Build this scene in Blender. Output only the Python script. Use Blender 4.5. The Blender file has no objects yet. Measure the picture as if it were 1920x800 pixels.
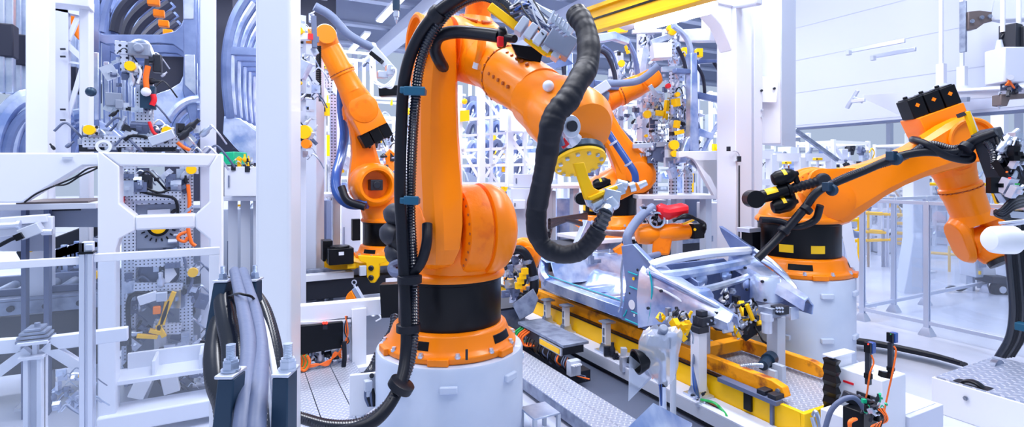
import bpy, bmesh, math, random
from mathutils import Vector, Matrix
C = bpy.context.scene.collection
PI = math.pi
V = Vector
CAMH = 1.75
CA, SA = .887, .4616           # the hall's axes are turned this much from the camera's view
ZZ = V((0, 0, 1)); XX = V((1, 0, 0)); YY = V((0, 1, 0))

def P(px, py, d):
    cx = (px - 960) * d / 1000
    return V((cx * CA + d * SA, -cx * SA + d * CA, CAMH - (py - 325) * d / 1000))
def PZ(px, py, z):
    return P(px, py, (CAMH - z) * 1000 / (py - 325))
def PX(px, py, X):
    return P(px, py, X / ((px - 960) / 1000 * CA + SA))
def PY(px, py, Y):
    return P(px, py, Y / (-(px - 960) / 1000 * SA + CA))

# ---------------------------------------------------------------- materials
def mat(name, col, rough=.5, metal=0., coat=0., spec=.5, emit=0., bump=None, noise=None, alpha=1., trans=0.):
    m = bpy.data.materials.new(name); m.use_nodes = True
    nt = m.node_tree; b = nt.nodes['Principled BSDF']
    b.inputs['Base Color'].default_value = (*col, 1)
    b.inputs['Roughness'].default_value = rough
    b.inputs['Metallic'].default_value = metal
    b.inputs['Coat Weight'].default_value = coat
    b.inputs['Specular IOR Level'].default_value = spec
    if emit:
        b.inputs['Emission Color'].default_value = (*col, 1)
        b.inputs['Emission Strength'].default_value = emit
    if alpha < 1: b.inputs['Alpha'].default_value = alpha
    if trans: b.inputs['Transmission Weight'].default_value = trans
    tc = nt.nodes.new('ShaderNodeTexCoord')
    if noise:                       # (scale, other colour, low, high)
        n = nt.nodes.new('ShaderNodeTexNoise'); n.inputs['Scale'].default_value = noise[0]
        n.inputs['Detail'].default_value = 6
        nt.links.new(tc.outputs['Object'], n.inputs['Vector'])
        r = nt.nodes.new('ShaderNodeMapRange')
        r.inputs['From Min'].default_value = noise[2]; r.inputs['From Max'].default_value = noise[3]
        nt.links.new(n.outputs['Fac'], r.inputs['Value'])
        x = nt.nodes.new('ShaderNodeMix'); x.data_type = 'RGBA'
        x.inputs[6].default_value = (*noise[1], 1); x.inputs[7].default_value = (*col, 1)
        nt.links.new(r.outputs['Result'], x.inputs[0])
        nt.links.new(x.outputs[2], b.inputs['Base Color'])
    if bump:                        # (scale, strength)
        n = nt.nodes.new('ShaderNodeTexNoise'); n.inputs['Scale'].default_value = bump[0]; n.inputs['Detail'].default_value = 3
        nt.links.new(tc.outputs['Object'], n.inputs['Vector'])
        u = nt.nodes.new('ShaderNodeBump'); u.inputs['Strength'].default_value = bump[1]; u.inputs['Distance'].default_value = .02
        nt.links.new(n.outputs['Fac'], u.inputs['Height'])
        nt.links.new(u.outputs['Normal'], b.inputs['Normal'])
    return m

def dots(name, col, dark, pitch, rad, rough=.4, metal=.4, thick=None):
    """rows of round holes on every axis-aligned face"""
    m = mat(name, col, rough, metal)
    nt = m.node_tree; b = nt.nodes['Principled BSDF']; N = nt.nodes.new; K = nt.links.new
    tc = N('ShaderNodeTexCoord'); g = N('ShaderNodeNewGeometry')
    s = N('ShaderNodeVectorMath'); s.operation = 'SCALE'; s.inputs['Scale'].default_value = 1 / pitch
    f = N('ShaderNodeVectorMath'); f.operation = 'FRACTION'
    o = N('ShaderNodeVectorMath'); o.operation = 'SUBTRACT'; o.inputs[1].default_value = (.5, .5, .5)
    a = N('ShaderNodeVectorMath'); a.operation = 'ABSOLUTE'
    i = N('ShaderNodeVectorMath'); i.operation = 'SUBTRACT'; i.inputs[0].default_value = (1, 1, 1)
    q = N('ShaderNodeVectorMath'); q.operation = 'MULTIPLY'
    l = N('ShaderNodeVectorMath'); l.operation = 'LENGTH'
    K(tc.outputs['Object'], s.inputs[0]); K(s.outputs[0], f.inputs[0]); K(f.outputs[0], o.inputs[0])
    K(g.outputs['True Normal'], a.inputs[0]); K(a.outputs[0], i.inputs[1])
    K(o.outputs[0], q.inputs[0]); K(i.outputs[0], q.inputs[1]); K(q.outputs[0], l.inputs[0])
    c = N('ShaderNodeMath'); c.operation = 'LESS_THAN'; c.inputs[1].default_value = rad
    K(l.outputs['Value'], c.inputs[0])
    x = N('ShaderNodeMix'); x.data_type = 'RGBA'
    x.inputs[6].default_value = (*col, 1); x.inputs[7].default_value = (*dark, 1)
    K(c.outputs[0], x.inputs[0]); K(x.outputs[2], b.inputs['Base Color'])
    return m

def plate_mat(name, col, pitch=.03, dark=(.25, .3, .42)):
    """checker plate: raised lozenges in alternating directions"""
    m = mat(name, col, .38, .45)
    nt = m.node_tree; b = nt.nodes['Principled BSDF']; N = nt.nodes.new; K = nt.links.new
    tc = N('ShaderNodeTexCoord')
    mp = N('ShaderNodeMapping'); mp.inputs['Rotation'].default_value = (0, 0, .785); mp.inputs['Scale'].default_value = (1/pitch,) * 3
    K(tc.outputs['Object'], mp.inputs['Vector'])
    ch = N('ShaderNodeTexChecker'); ch.inputs['Scale'].default_value = 1
    K(mp.outputs[0], ch.inputs['Vector'])
    sep = N('ShaderNodeSeparateXYZ'); K(mp.outputs[0], sep.inputs[0])
    outs = []
    for (p, q) in ((3, 1), (1, 3)):
        s = []
        for ax, k in (('X', p), ('Y', q)):
            f = N('ShaderNodeMath'); f.operation = 'FRACT'; K(sep.outputs[ax], f.inputs[0])
            d = N('ShaderNodeMath'); d.operation = 'SUBTRACT'; d.inputs[1].default_value = .5; K(f.outputs[0], d.inputs[0])
            e = N('ShaderNodeMath'); e.operation = 'MULTIPLY'; e.inputs[1].default_value = k; K(d.outputs[0], e.inputs[0])
            h = N('ShaderNodeMath'); h.operation = 'POWER'; h.inputs[1].default_value = 2; 
            ab = N('ShaderNodeMath'); ab.operation = 'ABSOLUTE'; K(e.outputs[0], ab.inputs[0]); K(ab.outputs[0], h.inputs[0])
            s.append(h)
        t = N('ShaderNodeMath'); t.operation = 'ADD'; K(s[0].outputs[0], t.inputs[0]); K(s[1].outputs[0], t.inputs[1])
        outs.append(t)
    mx = N('ShaderNodeMix'); mx.data_type = 'FLOAT'
    K(ch.outputs['Fac'], mx.inputs[0]); K(outs[0].outputs[0], mx.inputs[2]); K(outs[1].outputs[0], mx.inputs[3])
    r = N('ShaderNodeMapRange'); r.inputs['From Min'].default_value = .28; r.inputs['From Max'].default_value = .16
    K(mx.outputs[0], r.inputs['Value'])
    bu = N('ShaderNodeBump'); bu.inputs['Strength'].default_value = .8; bu.inputs['Distance'].default_value = .004
    K(r.outputs[0], bu.inputs['Height']); K(bu.outputs[0], b.inputs['Normal'])
    x = N('ShaderNodeMix'); x.data_type = 'RGBA'
    x.inputs[6].default_value = (*dark, 1); x.inputs[7].default_value = (*col, 1)
    K(r.outputs[0], x.inputs[0]); K(x.outputs[2], b.inputs['Base Color'])
    return m

M = dict(
    orange=mat('orange_paint', (1.0, .245, .0), .34, 0, .12, .32, bump=(7, .06)),
    orange2=mat('orange_cast_paint', (1.0, .225, .0), .42, 0, .08, .32, bump=(40, .08), noise=(9, (.88, .16, .0), .3, .42)),
    orange_dark=mat('orange_bolts', (.42, .09, .01), .5),
    yellow=mat('yellow_paint', (1.0, .56, .0), .4, 0, .08, .3, bump=(8, .04)),
    yellow_worn=mat('worn_yellow_paint', (1.0, .37, .003), .5, 0, .04, .3, noise=(7, (.30, .07, .012), .34, .46), bump=(30, .15)),
    label=mat('yellow_label', (1.0, .62, .0), .5),
    white=mat('white_paint', (.74, .77, .86), .45, 0, .1),
    white_cast=mat('warm_white_paint', (.80, .83, .90), .35, 0, .3, bump=(3, .03)),
    ped=mat('pedestal_paint', (.60, .68, .84), .4, 0, .2, noise=(2.2, (.50, .59, .77), .3, .6)),
    grey=mat('light_grey_paint', (.50, .55, .66), .5),
    midgrey=mat('mid_grey_paint', (.22, .26, .36), .5),
    dark=mat('dark_steel', (.015, .019, .032), .45, .2),
    navy=mat('navy_steel', (.015, .045, .09), .4, .3),
    black=mat('black_paint', (.003, .004, .007), .32, 0, .0, .22),
    rubber=mat('black_rubber', (.005, .007, .014), .36, 0, .0, .28),
    cloth=mat('black_sleeve_fabric', (.003, .0045, .012), .5, 0, .0, .35, bump=(9, .45)),
    corr=mat('corrugated_black_plastic', (.012, .016, .030), .22, 0, .0, .8),
    bluehose=mat('blue_hose', (.01, .07, .32), .35, 0, .2),
    greyhose=mat('grey_blue_hose', (.17, .22, .36), .5, bump=(25, .2)),
    cable_grey=mat('grey_cable', (.10, .13, .235), .5, bump=(18, .15)),
    cable_white=mat('white_cable', (.72, .76, .86), .4),
    teal=mat('teal_clamp', (.01, .10, .19), .4, .2),
    red=mat('red_plastic', (.78, .008, .02), .4),
    cable_orange=mat('orange_cable', (.95, .16, .01), .4),
    cable_green=mat('green_cable', (.01, .35, .08), .4),
    cyan=mat('cyan_sealant', (.0, .42, .5), .4),
    zinc=mat('zinc_steel', (.66, .72, .84), .28, .75, noise=(6, (.42, .5, .66), .35, .6)),
    alu=mat('aluminium', (.62, .67, .80), .33, .6),
    galv=mat('galvanised_sheet', (.62, .71, .92), .30, .62, bump=(6, .5), noise=(4.5, (.26, .37, .68), .38, .58)),
    body=mat('body_panel_steel', (.21, .28, .50), .36, .45, bump=(5, .2), noise=(2.4, (.10, .15, .33), .35, .6)),
    body_dark=mat('black_felt_and_shade', (.012, .016, .04), .6),  # felt covers, and the sheets painted as darkness behind the frames
    steel=mat('worn_steel', (.30, .35, .46), .4, .6, noise=(12, (.16, .19, .28), .3, .6)),
    brown=mat('brown_steel', (.16, .13, .13), .5, .3),
    floor=mat('sealed_floor', (.62, .65, .76), .22, 0, .15, noise=(1.3, (.50, .54, .67), .3, .62)),
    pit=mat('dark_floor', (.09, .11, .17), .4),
    ceiling=mat('ceiling_steel', (.42, .47, .60), .6),
    wall=mat('wall_cladding', (.60, .64, .77), .45),
    green=mat('green_plastic', (.0, .45, .22), .4),
    lamp=mat('lit_diffuser', (.92, .95, 1.0), .5, emit=9.),
    led=mat('red_indicator', (1, .02, .01), .5, emit=3.),
    perf=dots('perforated_profile', (.60, .65, .78), (.03, .035, .06), .026, .20),
    perf_big=dots('drilled_bracket', (.55, .60, .74), (.02, .025, .05), .045, .22),
    chequer=plate_mat('checker_plate', (.72, .76, .86), .034, (.42, .47, .60)),
    chequer_soft=plate_mat('ramp_checker_plate', (.66, .70, .84), .055, (.40, .46, .62)),
)
def glass_mat(name, tint, rough=.02, film=.12):
    m = bpy.data.materials.new(name); m.use_nodes = True; nt = m.node_tree; nt.nodes.clear()
    o = nt.nodes.new('ShaderNodeOutputMaterial'); t = nt.nodes.new('ShaderNodeBsdfTransparent'); t.inputs[0].default_value = (*tint, 1)
    g = nt.nodes.new('ShaderNodeBsdfGlossy'); g.inputs['Roughness'].default_value = rough
    f = nt.nodes.new('ShaderNodeFresnel'); f.inputs[0].default_value = 1.5
    ge = nt.nodes.new('ShaderNodeNewGeometry'); io = nt.nodes.new('ShaderNodeMapRange'); io.inputs['To Min'].default_value = 1.5; io.inputs['To Max'].default_value = 1/1.5
    nt.links.new(ge.outputs['Backfacing'], io.inputs['Value']); nt.links.new(io.outputs['Result'], f.inputs[0])
    ad = nt.nodes.new('ShaderNodeMath'); ad.operation = 'ADD'; ad.inputs[1].default_value = film * .3
    nt.links.new(f.outputs[0], ad.inputs[0])
    x = nt.nodes.new('ShaderNodeMixShader')
    d = nt.nodes.new('ShaderNodeBsdfDiffuse'); d.inputs[0].default_value = (.75, .82, .95, 1)
    y = nt.nodes.new('ShaderNodeMixShader'); y.inputs[0].default_value = film
    nt.links.new(ad.outputs[0], x.inputs[0]); nt.links.new(t.outputs[0], x.inputs[1]); nt.links.new(g.outputs[0], x.inputs[2])
    nt.links.new(x.outputs[0], y.inputs[1]); nt.links.new(d.outputs[0], y.inputs[2]); nt.links.new(y.outputs[0], o.inputs[0])
    return m
M['glass'] = glass_mat('guard_glass', (.94, .965, 1.0), .02, .035)
M['film'] = glass_mat('plastic_film', (.86, .90, .97), .08, .30)

# ---------------------------------------------------------------- mesh builder
def frame(d):
    d = V(d).normalized()
    u = ZZ if abs(d.z) < .95 else XX
    a = d.cross(u).normalized(); b = a.cross(d).normalized()
    return d, a, b
def cr(pts, sub):
    """Catmull-Rom through the points"""
    if len(pts) < 3 or sub < 2: return [V(p) for p in pts]
    q = [V(p) for p in pts]; q = [q[0] * 2 - q[1]] + q + [q[-1] * 2 - q[-2]]
    out = []
    for i in range(1, len(q) - 2):
        p0, p1, p2, p3 = q[i-1:i+3]
        for k in range(sub):
            t = k / sub
            out.append(.5 * ((2 * p1) + (p2 - p0) * t + (2*p0 - 5*p1 + 4*p2 - p3) * t*t + (3*p1 - p0 - 3*p2 + p3) * t**3))
    out.append(q[-2]); return out

class MB:
    def __init__(s): s.bm = bmesh.new()
    def poly(s, vs, fs):
        b = [s.bm.verts.new(v) for v in vs]
        for f in fs:
            try: s.bm.faces.new([b[i] for i in f])
            except ValueError: pass
        return s
    def box(s, c, size, R=None):
        c = V(c); x, y, z = (k / 2 for k in size)
        vs = [V((i*x, j*y, k*z)) for i in (-1, 1) for j in (-1, 1) for k in (-1, 1)]
        if R is not None: vs = [R @ v for v in vs]
        return s.poly([c + v for v in vs], [(0,1,3,2),(4,6,7,5),(0,4,5,1),(2,3,7,6),(0,2,6,4),(1,5,7,3)])
    def bb(s, x0, x1, y0, y1, z0, z1):
        return s.box(((x0+x1)/2, (y0+y1)/2, (z0+z1)/2), (abs(x1-x0), abs(y1-y0), abs(z1-z0)))
    def beam(s, p0, p1, w, h, up=None):
        p0, p1 = V(p0), V(p1); d = (p1 - p0)
        L = d.length; d.normalize()
        up = V(up) if up is not None else (ZZ if abs(d.z) < .9 else YY)
        a = d.cross(up).normalized(); b = a.cross(d).normalized()
        R = Matrix((a, d, b)).transposed()
        return s.box((p0 + p1) / 2, (w, L, h), R)
    def lathe(s, prof, o, axis, n=32, cap=True, a0=0, sweep=2*PI):
        o = V(o); d, a, b = frame(axis)
        full = abs(sweep - 2*PI) < 1e-4; m = n if full else n + 1
        rings = []
        for r, h in prof:
            rings.append([s.bm.verts.new(o + d*h + (a*math.cos(a0+sweep*i/n) + b*math.sin(a0+sweep*i/n)) * max(r, 1e-4)) for i in range(m)])
        for k in range(len(rings) - 1):
            for i in range(n):
                j = (i + 1) % m
                s.bm.faces.new((rings[k][i], rings[k][j], rings[k+1][j], rings[k+1][i]))
        if cap and full:
            s.bm.faces.new(rings[0][::-1]); s.bm.faces.new(rings[-1])
        return s
    def cyl(s, p0, p1, r0, r1=None, n=20):
        p0, p1 = V(p0), V(p1)
        return s.lathe([(r0, 0), (r1 if r1 is not None else r0, (p1-p0).length)], p0, p1 - p0, n)
    def tube(s, pts, r, n=10, sub=6, rib=0, sag=0):
        """r: a number or one per point. rib: pitch of corrugation"""
        c = cr(pts, sub)
        if isinstance(r, (list, tuple)):
            rr = [v[0] for v in cr([V((x, 0, 0)) for x in r], sub)]
        else: rr = [r] * len(c)
        if rib:
            # resample at half the rib pitch
            L = [0]
            for i in range(1, len(c)): L.append(L[-1] + (c[i]-c[i-1]).length)
            N = max(4, int(L[-1] / (rib / 2))); o = []; ro = []; j = 0
            for k in range(N + 1):
                t = L[-1] * k / N
                while j < len(L) - 2 and L[j+1] < t: j += 1
                f = (t - L[j]) / max(1e-9, L[j+1] - L[j])
                o.append(c[j].lerp(c[j+1], f)); ro.append((rr[j]*(1-f)+rr[j+1]*f) * (1 if k % 2 else .82))
            c, rr = o, ro
        t0 = (c[1] - c[0]).normalized(); d, a, b = frame(t0)
        rings = []
        for i, p in enumerate(c):
            t = (c[min(i+1, len(c)-1)] - c[max(i-1, 0)]).normalized()
            a = (a - t * a.dot(t)).normalized(); b = t.cross(a)
            rings.append([s.bm.verts.new(p + (a*math.cos(2*PI*k/n) + b*math.sin(2*PI*k/n)) * rr[i]) for k in range(n)])
        for i in range(len(rings) - 1):
            for k in range(n):
                s.bm.faces.new((rings[i][k], rings[i][(k+1) % n], rings[i+1][(k+1) % n], rings[i+1][k]))
        s.bm.faces.new(rings[0][::-1]); s.bm.faces.new(rings[-1]); return s
    def prism(s, pts, n, t):
        """closed outline pts (3-D, planar) thickened by t along n, centred"""
        n = V(n).normalized() * t / 2
        a = [s.bm.verts.new(V(p) - n) for p in pts]; b = [s.bm.verts.new(V(p) + n) for p in pts]
        s.bm.faces.new(a[::-1]); s.bm.faces.new(b)
        for i in range(len(pts)):
            j = (i + 1) % len(pts); s.bm.faces.new((a[i], a[j], b[j], b[i]))
        return s
    def ball(s, c, r, axes=None, n=20, sc=(1, 1, 1)):
        c = V(c); rings = []
        m = n // 2
        for i in range(1, m):
            th = PI * i / m
            ring = []
            for k in range(n):
                v = V((math.sin(th)*math.cos(2*PI*k/n)*sc[0], math.sin(th)*math.sin(2*PI*k/n)*sc[1], math.cos(th)*sc[2])) * r
                if axes: v = axes[0]*v.x + axes[1]*v.y + axes[2]*v.z
                ring.append(s.bm.verts.new(c + v))
            rings.append(ring)
        w = V((0, 0, r*sc[2])); w = axes[2]*w.z if axes else w
        top = s.bm.verts.new(c + w); bot = s.bm.verts.new(c - w)
        for i in range(len(rings) - 1):
            for k in range(n):
                s.bm.faces.new((rings[i][k], rings[i+1][k], rings[i+1][(k+1) % n], rings[i][(k+1) % n]))
        for k in range(n):
            s.bm.faces.new((top, rings[0][k], rings[0][(k+1) % n])); s.bm.faces.new((bot, rings[-1][(k+1) % n], rings[-1][k]))
        return s
    def hull(s, pts):
        vs = [s.bm.verts.new(p) for p in pts]
        r = bmesh.ops.convex_hull(s.bm, input=vs)
        dead = [g for g in r['geom_interior'] if isinstance(g, bmesh.types.BMVert)] + [g for g in r['geom_unused'] if isinstance(g, bmesh.types.BMVert)]
        dead = list({v for v in dead if v.is_valid and not v.link_faces})
        bmesh.ops.delete(s.bm, geom=dead, context='VERTS'); return s
    def loft(s, secs, cap=True):
        """secs: list of equal-length loops of 3-D points"""
        R = [[s.bm.verts.new(p) for p in q] for q in secs]; n = len(R[0])
        for i in range(len(R) - 1):
            for k in range(n): s.bm.faces.new((R[i][k], R[i][(k+1) % n], R[i+1][(k+1) % n], R[i+1][k]))
        if cap: s.bm.faces.new(R[0][::-1]); s.bm.faces.new(R[-1])
        return s
    def bolt(s, p, axis, r, h): return s.cyl(p, V(p) + V(axis).normalized() * h, r, r, 6)
    def build(s, name, m, parent=None, bev=0, smooth=35, seg=2, loc=None, sub=0):
        bmesh.ops.recalc_face_normals(s.bm, faces=s.bm.faces)
        o0 = V(parent['_w']) if parent is not None else (V(loc) if loc is not None else V((0, 0, 0)))
        if parent is None and loc is None and s.bm.verts:
            xs = [v.co for v in s.bm.verts]
            o0 = V(((min(v.x for v in xs)+max(v.x for v in xs))/2, (min(v.y for v in xs)+max(v.y for v in xs))/2, min(v.z for v in xs)))
        for v in s.bm.verts: v.co -= o0
        me = bpy.data.meshes.new(name); s.bm.to_mesh(me); s.bm.free()
        if smooth:
            for p in me.polygons: p.use_smooth = True
            me.set_sharp_from_angle(angle=math.radians(smooth))
        me.materials.append(M[m] if isinstance(m, str) else m)
        o = bpy.data.objects.new(name, me); C.objects.link(o)
        if parent is not None: o.parent = parent
        else: o.location = o0
        o['_w'] = tuple(o0)
        if bev:
            b = o.modifiers.new('bevel', 'BEVEL'); b.width = bev; b.segments = seg; b.limit_method = 'ANGLE'; b.angle_limit = math.radians(30); b.harden_normals = False
        if sub:
            b = o.modifiers.new('sub', 'SUBSURF'); b.levels = sub; b.render_levels = sub
        return o

def thing(name, loc, label, cat, group=None):
    o = bpy.data.objects.new(name, None); C.objects.link(o); o.location = V(loc); o.empty_display_size = .1
    o['_w'] = tuple(V(loc)); return tag(o, label, cat, group)
def tag(o, label, cat, group=None, kind=None):
    o['label'] = label; o['category'] = cat
    if group: o['group'] = group
    if kind: o['kind'] = kind
    return o
def struct(o): o['kind'] = 'structure'; return o
def copy_tree(o, parent=None):
    c = o.copy(); C.objects.link(c); c.parent = parent
    for ch in list(o.children): copy_tree(ch, c)
    return c
def dup(root, dloc, label=None, rz=None, scale=None):
    c = copy_tree(root); c.location = root.location + V(dloc)
    if rz is not None: c.rotation_euler = (0, 0, rz)
    if scale: c.scale = scale if hasattr(scale, '__len__') else (scale,) * 3
    if label: c['label'] = label
    return c
def circ(c, a, b, r, n=24, t0=0, t1=2*PI):
    return [V(c) + (V(a)*math.cos(t0+(t1-t0)*i/n) + V(b)*math.sin(t0+(t1-t0)*i/n)) * r for i in range(n)]
def px(pts, d=None):
    return [P(*p) if len(p) == 3 else P(p[0], p[1], d) for p in pts]
# ---------------------------------------------------------------- robots
class Robot:
    """an articulated six-axis robot. u runs ahead in the arm's plane, a sideways, z up."""
    def __init__(s, base, fdir, q2, q3, label, A2=(.20, .75), link=1.25, tube=1.0, size=1., wrist='yoke', hp=0., motors=True, bolts=True, group=None, hollow=False):
        s.o = V(base); F = V((fdir[0], fdir[1], 0)).normalized(); s.F = F; s.A = V((-F.y, F.x, 0)); s.s = size
        s.root = thing('industrial_robot', base, label, 'robot', group)
        s.q2, s.q3 = math.radians(q2), math.radians(q3)
        s.A2 = A2; s.L = link
        s.A3 = (A2[0] + link*math.cos(s.q2), A2[1] + link*math.sin(s.q2))
        s.g = (math.cos(s.q3), math.sin(s.q3)); s.tl = tube
        s.base(bolts); s.turret(hollow); s.link(); s.forearm(motors)
    def W(s, u, a, z): return s.o + (s.F*u + s.A*a + ZZ*z) * s.s
    def D(s, u, a, z): return s.F*u + s.A*a + ZZ*z
    def G(s, t, a, n):
        """a point by distance t along the forearm and n above it"""
        g = s.g; return s.W(s.A3[0] + g[0]*t - g[1]*n, a, s.A3[1] + g[1]*t + g[0]*n)
    def K(s, t, a, n):
        """a point by distance t along the link and n to its upper side"""
        c, d = math.cos(s.q2), math.sin(s.q2)
        return s.W(s.A2[0] + c*t - d*n, a, s.A2[1] + d*t + c*n)
    @property
    def gd(s): return s.D(s.g[0], 0, s.g[1])
    @property
    def gn(s): return s.D(-s.g[1], 0, s.g[0])
    def base(s, bolts):
        r, k = s.root, s.s
        m = MB(); m.lathe([(.30*k, 0), (.445*k, 0), (.452*k, .012*k), (.452*k, .04*k), (.435*k, .05*k), (.415*k, .07*k), (.385*k, .15*k), (.36*k, .165*k), (.30*k, .165*k)], s.o, ZZ, 64)
        for i in range(6):
            t = PI/6 + i*PI/3
            m.beam(s.W(.36*math.cos(t), .36*math.sin(t), .022), s.W(.475*math.cos(t), .475*math.sin(t), .022), .13*k, .044*k)
        m.build('base_flange', 'orange', r, bev=.006*k)
        if bolts:
            for i in range(12):
                t = PI/12 + i*PI/6
                b = MB(); p = s.W(.437*math.cos(t), .437*math.sin(t), .038); b.lathe([(.020*k, 0), (.020*k, .012*k)], p, ZZ, 12); b.bolt(p + ZZ*.01*k, ZZ, .014*k, .018*k); b.build('bolt', 'alu', r)
        for i in range(4):
            t = PI/4 + i*PI/2 + .15
            m = MB(); m.lathe([(.407*k, .066*k), (.415*k, .075*k), (.398*k, .122*k), (.388*k, .128*k)], s.o, ZZ, 12, cap=False, a0=t-.24, sweep=.48)
            m.build('vent_opening', 'black', r)
        m = MB(); m.lathe([(.30*k, .16*k), (.345*k, .16*k), (.35*k, .17*k), (.35*k, .45*k), (.356*k, .455*k), (.356*k, .475*k), (.30*k, .475*k)], s.o, ZZ, 64)
        m.build('base_column', 'black', r)
    def turret(s, hollow):
        r, k = s.root, s.s; u2, z2 = s.A2
        m = MB(); m.lathe([(.30*k, .475*k), (.372*k, .475*k), (.378*k, .485*k), (.374*k, .505*k), (.35*k, .53*k), (.2*k, .56*k)], s.o, ZZ, 64)
        m.hull(circ(s.W(0, 0, .50), s.F, s.A, .352*k, 32) + circ(s.W(0, 0, .56), s.F, s.A, .338*k, 32)
               + circ(s.W(u2-.02, .12, z2), s.F, ZZ, .22*k, 24) + circ(s.W(u2-.02, -.04, z2), s.F, ZZ, .20*k, 24) + circ(s.W(-.12, .12, .64), s.F, s.A, .12*k, 12))
        m.build('turntable', 'orange', r, smooth=50)
        m = MB()
        m.lathe([(.21*k, -.07*k), (.24*k, -.07*k), (.28*k, -.05*k), (.293*k, -.02*k), (.293*k, .09*k), (.28*k, .10*k), (.28*k, .11*k)], s.W(u2, 0, z2), s.A, 56)
        m.build('shoulder_housing', 'orange2', r)
        m = MB()
        if hollow:
            m.lathe([(.274*k, .105*k), (.290*k, .12*k), (.292*k, .2*k), (.285*k, .34*k), (.262*k, .40*k), (.225*k, .43*k), (.195*k, .43*k), (.185*k, .41*k), (.18*k, .24*k), (.02*k, .24*k)], s.W(u2, 0, z2), s.A, 56, cap=False)
            m.build('motor_housing', 'orange', r)
            n = MB(); n.box(s.W(u2, .30, z2), (.16*k, .2*k, .14*k)); n.cyl(s.W(u2, .3, z2), s.W(u2, .42, z2), .05*k)
            n.build('shoulder_motor', 'dark', r, bev=.01*k)
        else:
            m.lathe([(.28*k, .105*k), (.300*k, .115*k), (.303*k, .14*k), (.297*k, .19*k), (.275*k, .25*k), (.235*k, .285*k), (.15*k, .30*k), (.14*k, .30*k)], s.W(u2, 0, z2), s.A, 56)
            m.build('motor_housing', 'orange', r)
        for i in range(20):
            t = i*PI/10
            if i % 2 == 0 or s.s > .9:
                pass
        m = MB()
        for i in range(28):
            t = i*PI/14
            m.ball(s.W(u2 + .262*math.cos(t), -.055, z2 + .262*math.sin(t)), .011*k, n=6)
        m.lathe([(.255*k, -.052*k), (.269*k, -.056*k), (.269*k, -.050*k)], s.W(u2, 0, z2), s.A, 48, cap=False); m.build('shoulder_bolt_ring', 'orange_dark', r)
        o = s.W(u2, .108, z2); m = MB()
        m.lathe([(.272*k, -.008*k), (.277*k, -.008*k), (.277*k, .008*k), (.272*k, .008*k)], o, s.A, 48); m.build('seam', 'orange_dark', r)
    def link(s):
        r, k, L = s.root, s.s, s.L
        # (t, back edge n, front edge n, a near, a far): the cast arm seen in its own plane
        sec = [(-.23, .07, -.08, -.25, -.12), (-.19, .16, -.17, -.28, -.10), (-.09, .225, -.235, -.30, -.08), (.06, .24, -.25, -.31, -.07), (.22, .21, -.215, -.31, -.06), (.42, .17, -.165, -.31, -.06), (.62, .15, -.145, -.31, -.07),
               (.80, .155, -.15, -.31, -.08), (.95, .175, -.175, -.31, -.09), (L-.10, .205, -.205, -.31, -.10), (L+.04, .21, -.21, -.30, -.11), (L+.14, .17, -.17, -.28, -.12), (L+.205, .08, -.08, -.25, -.14)]
        secs = []
        for t, n1, n0, a0, a1 in sec:
            w = n1 - n0; c = .24*w; e = .045
            q = [(n1, a0+e), (n1-c*.45, a0), (n0+c*.9, a0), (n0+.2*c, a0+e), (n0, a0+2*e), (n0, a1-e*.7), (n0+c*.6, a1), (n1-c*.6, a1), (n1, a1-e*.7)]
            secs.append([s.K(t, a, n) for n, a in q])
        m = MB(); m.loft(secs); m.build('link_arm', 'orange', r, smooth=24, bev=.008*k)
        m = MB(); m.lathe([(.05*k, -.325*k), (.15*k, -.325*k), (.175*k, -.315*k), (.18*k, -.29*k)], s.K(0, 0, 0), s.A, 40); m.build('shoulder_cover', 'orange2', r)
        m = MB(); m.lathe([(.185*k, -.30*k), (.192*k, -.325*k), (.178*k, -.335*k), (.160*k, -.33*k), (.155*k, -.285*k), (.10*k, -.28*k), (.098*k, -.30*k), (.0, -.30*k)], s.K(L, 0, 0), s.A, 40)
        m.build('elbow_cover', 'orange2', r)
        m = MB()
        for i in range(16):
            t = i*PI/8; m.ball(s.K(L + .128*math.cos(t), -.283, .128*math.sin(t)), .009*k, n=6)
        m.lathe([(.121*k, -.281*k), (.135*k, -.284*k), (.135*k, -.278*k)], s.K(L, 0, 0), s.A, 36, cap=False); m.build('elbow_bolt_ring', 'orange_dark', r)
    def forearm(s, motors):
        r, k = s.root, s.s; ao = s.ao = .06
        m = MB(); m.lathe([(.12*k, -.10*k), (.195*k, -.10*k), (.205*k, -.08*k), (.205*k, .17*k), (.19*k, .20*k), (.12*k, .22*k), (.11*k, .22*k)], s.G(0, 0, 0), s.A, 44)
        m.hull(circ(s.G(0, -.07, 0), s.gd, s.gn, .195*k, 28) + circ(s.G(0, .17, 0), s.gd, s.gn, .195*k, 28) + circ(s.G(.30, ao, 0), s.A, s.gn, .165*k, 28))
        m.build('elbow_housing', 'orange2', r, smooth=40)
        tl = s.tl
        m = MB(); m.lathe([(.168*k, .26*k), (.160*k, .34*k), (.150*k, (.50*tl-.04)*k), (.152*k, (.50*tl-.03)*k), (.168*k, (.50*tl-.02)*k), (.168*k, (.5*tl+.005)*k)], s.G(0, ao, 0), s.gd, 44); m.build('forearm_tube', 'orange', r)
        m = MB()
        for i in range(24):
            t = i*PI/12; m.ball(s.G(.5*tl+.011, ao + .165*math.cos(t), .165*math.sin(t)), .0105*k, n=6)
        m.lathe([(.150*k, (.5*tl+.003)*k), (.164*k, (.5*tl+.006)*k), (.164*k, (.5*tl)*k)], s.G(0, ao, 0), s.gd, 36, cap=False); m.build('flange_bolt_ring', 'orange_dark', r)
        m = MB(); m.lathe([(.160*k, (.5*tl+.004)*k), (.160*k, (.5*tl+.018)*k)], s.G(0, ao, 0), s.gd, 44); m.build('flange_gap', 'orange_dark', r)
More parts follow.
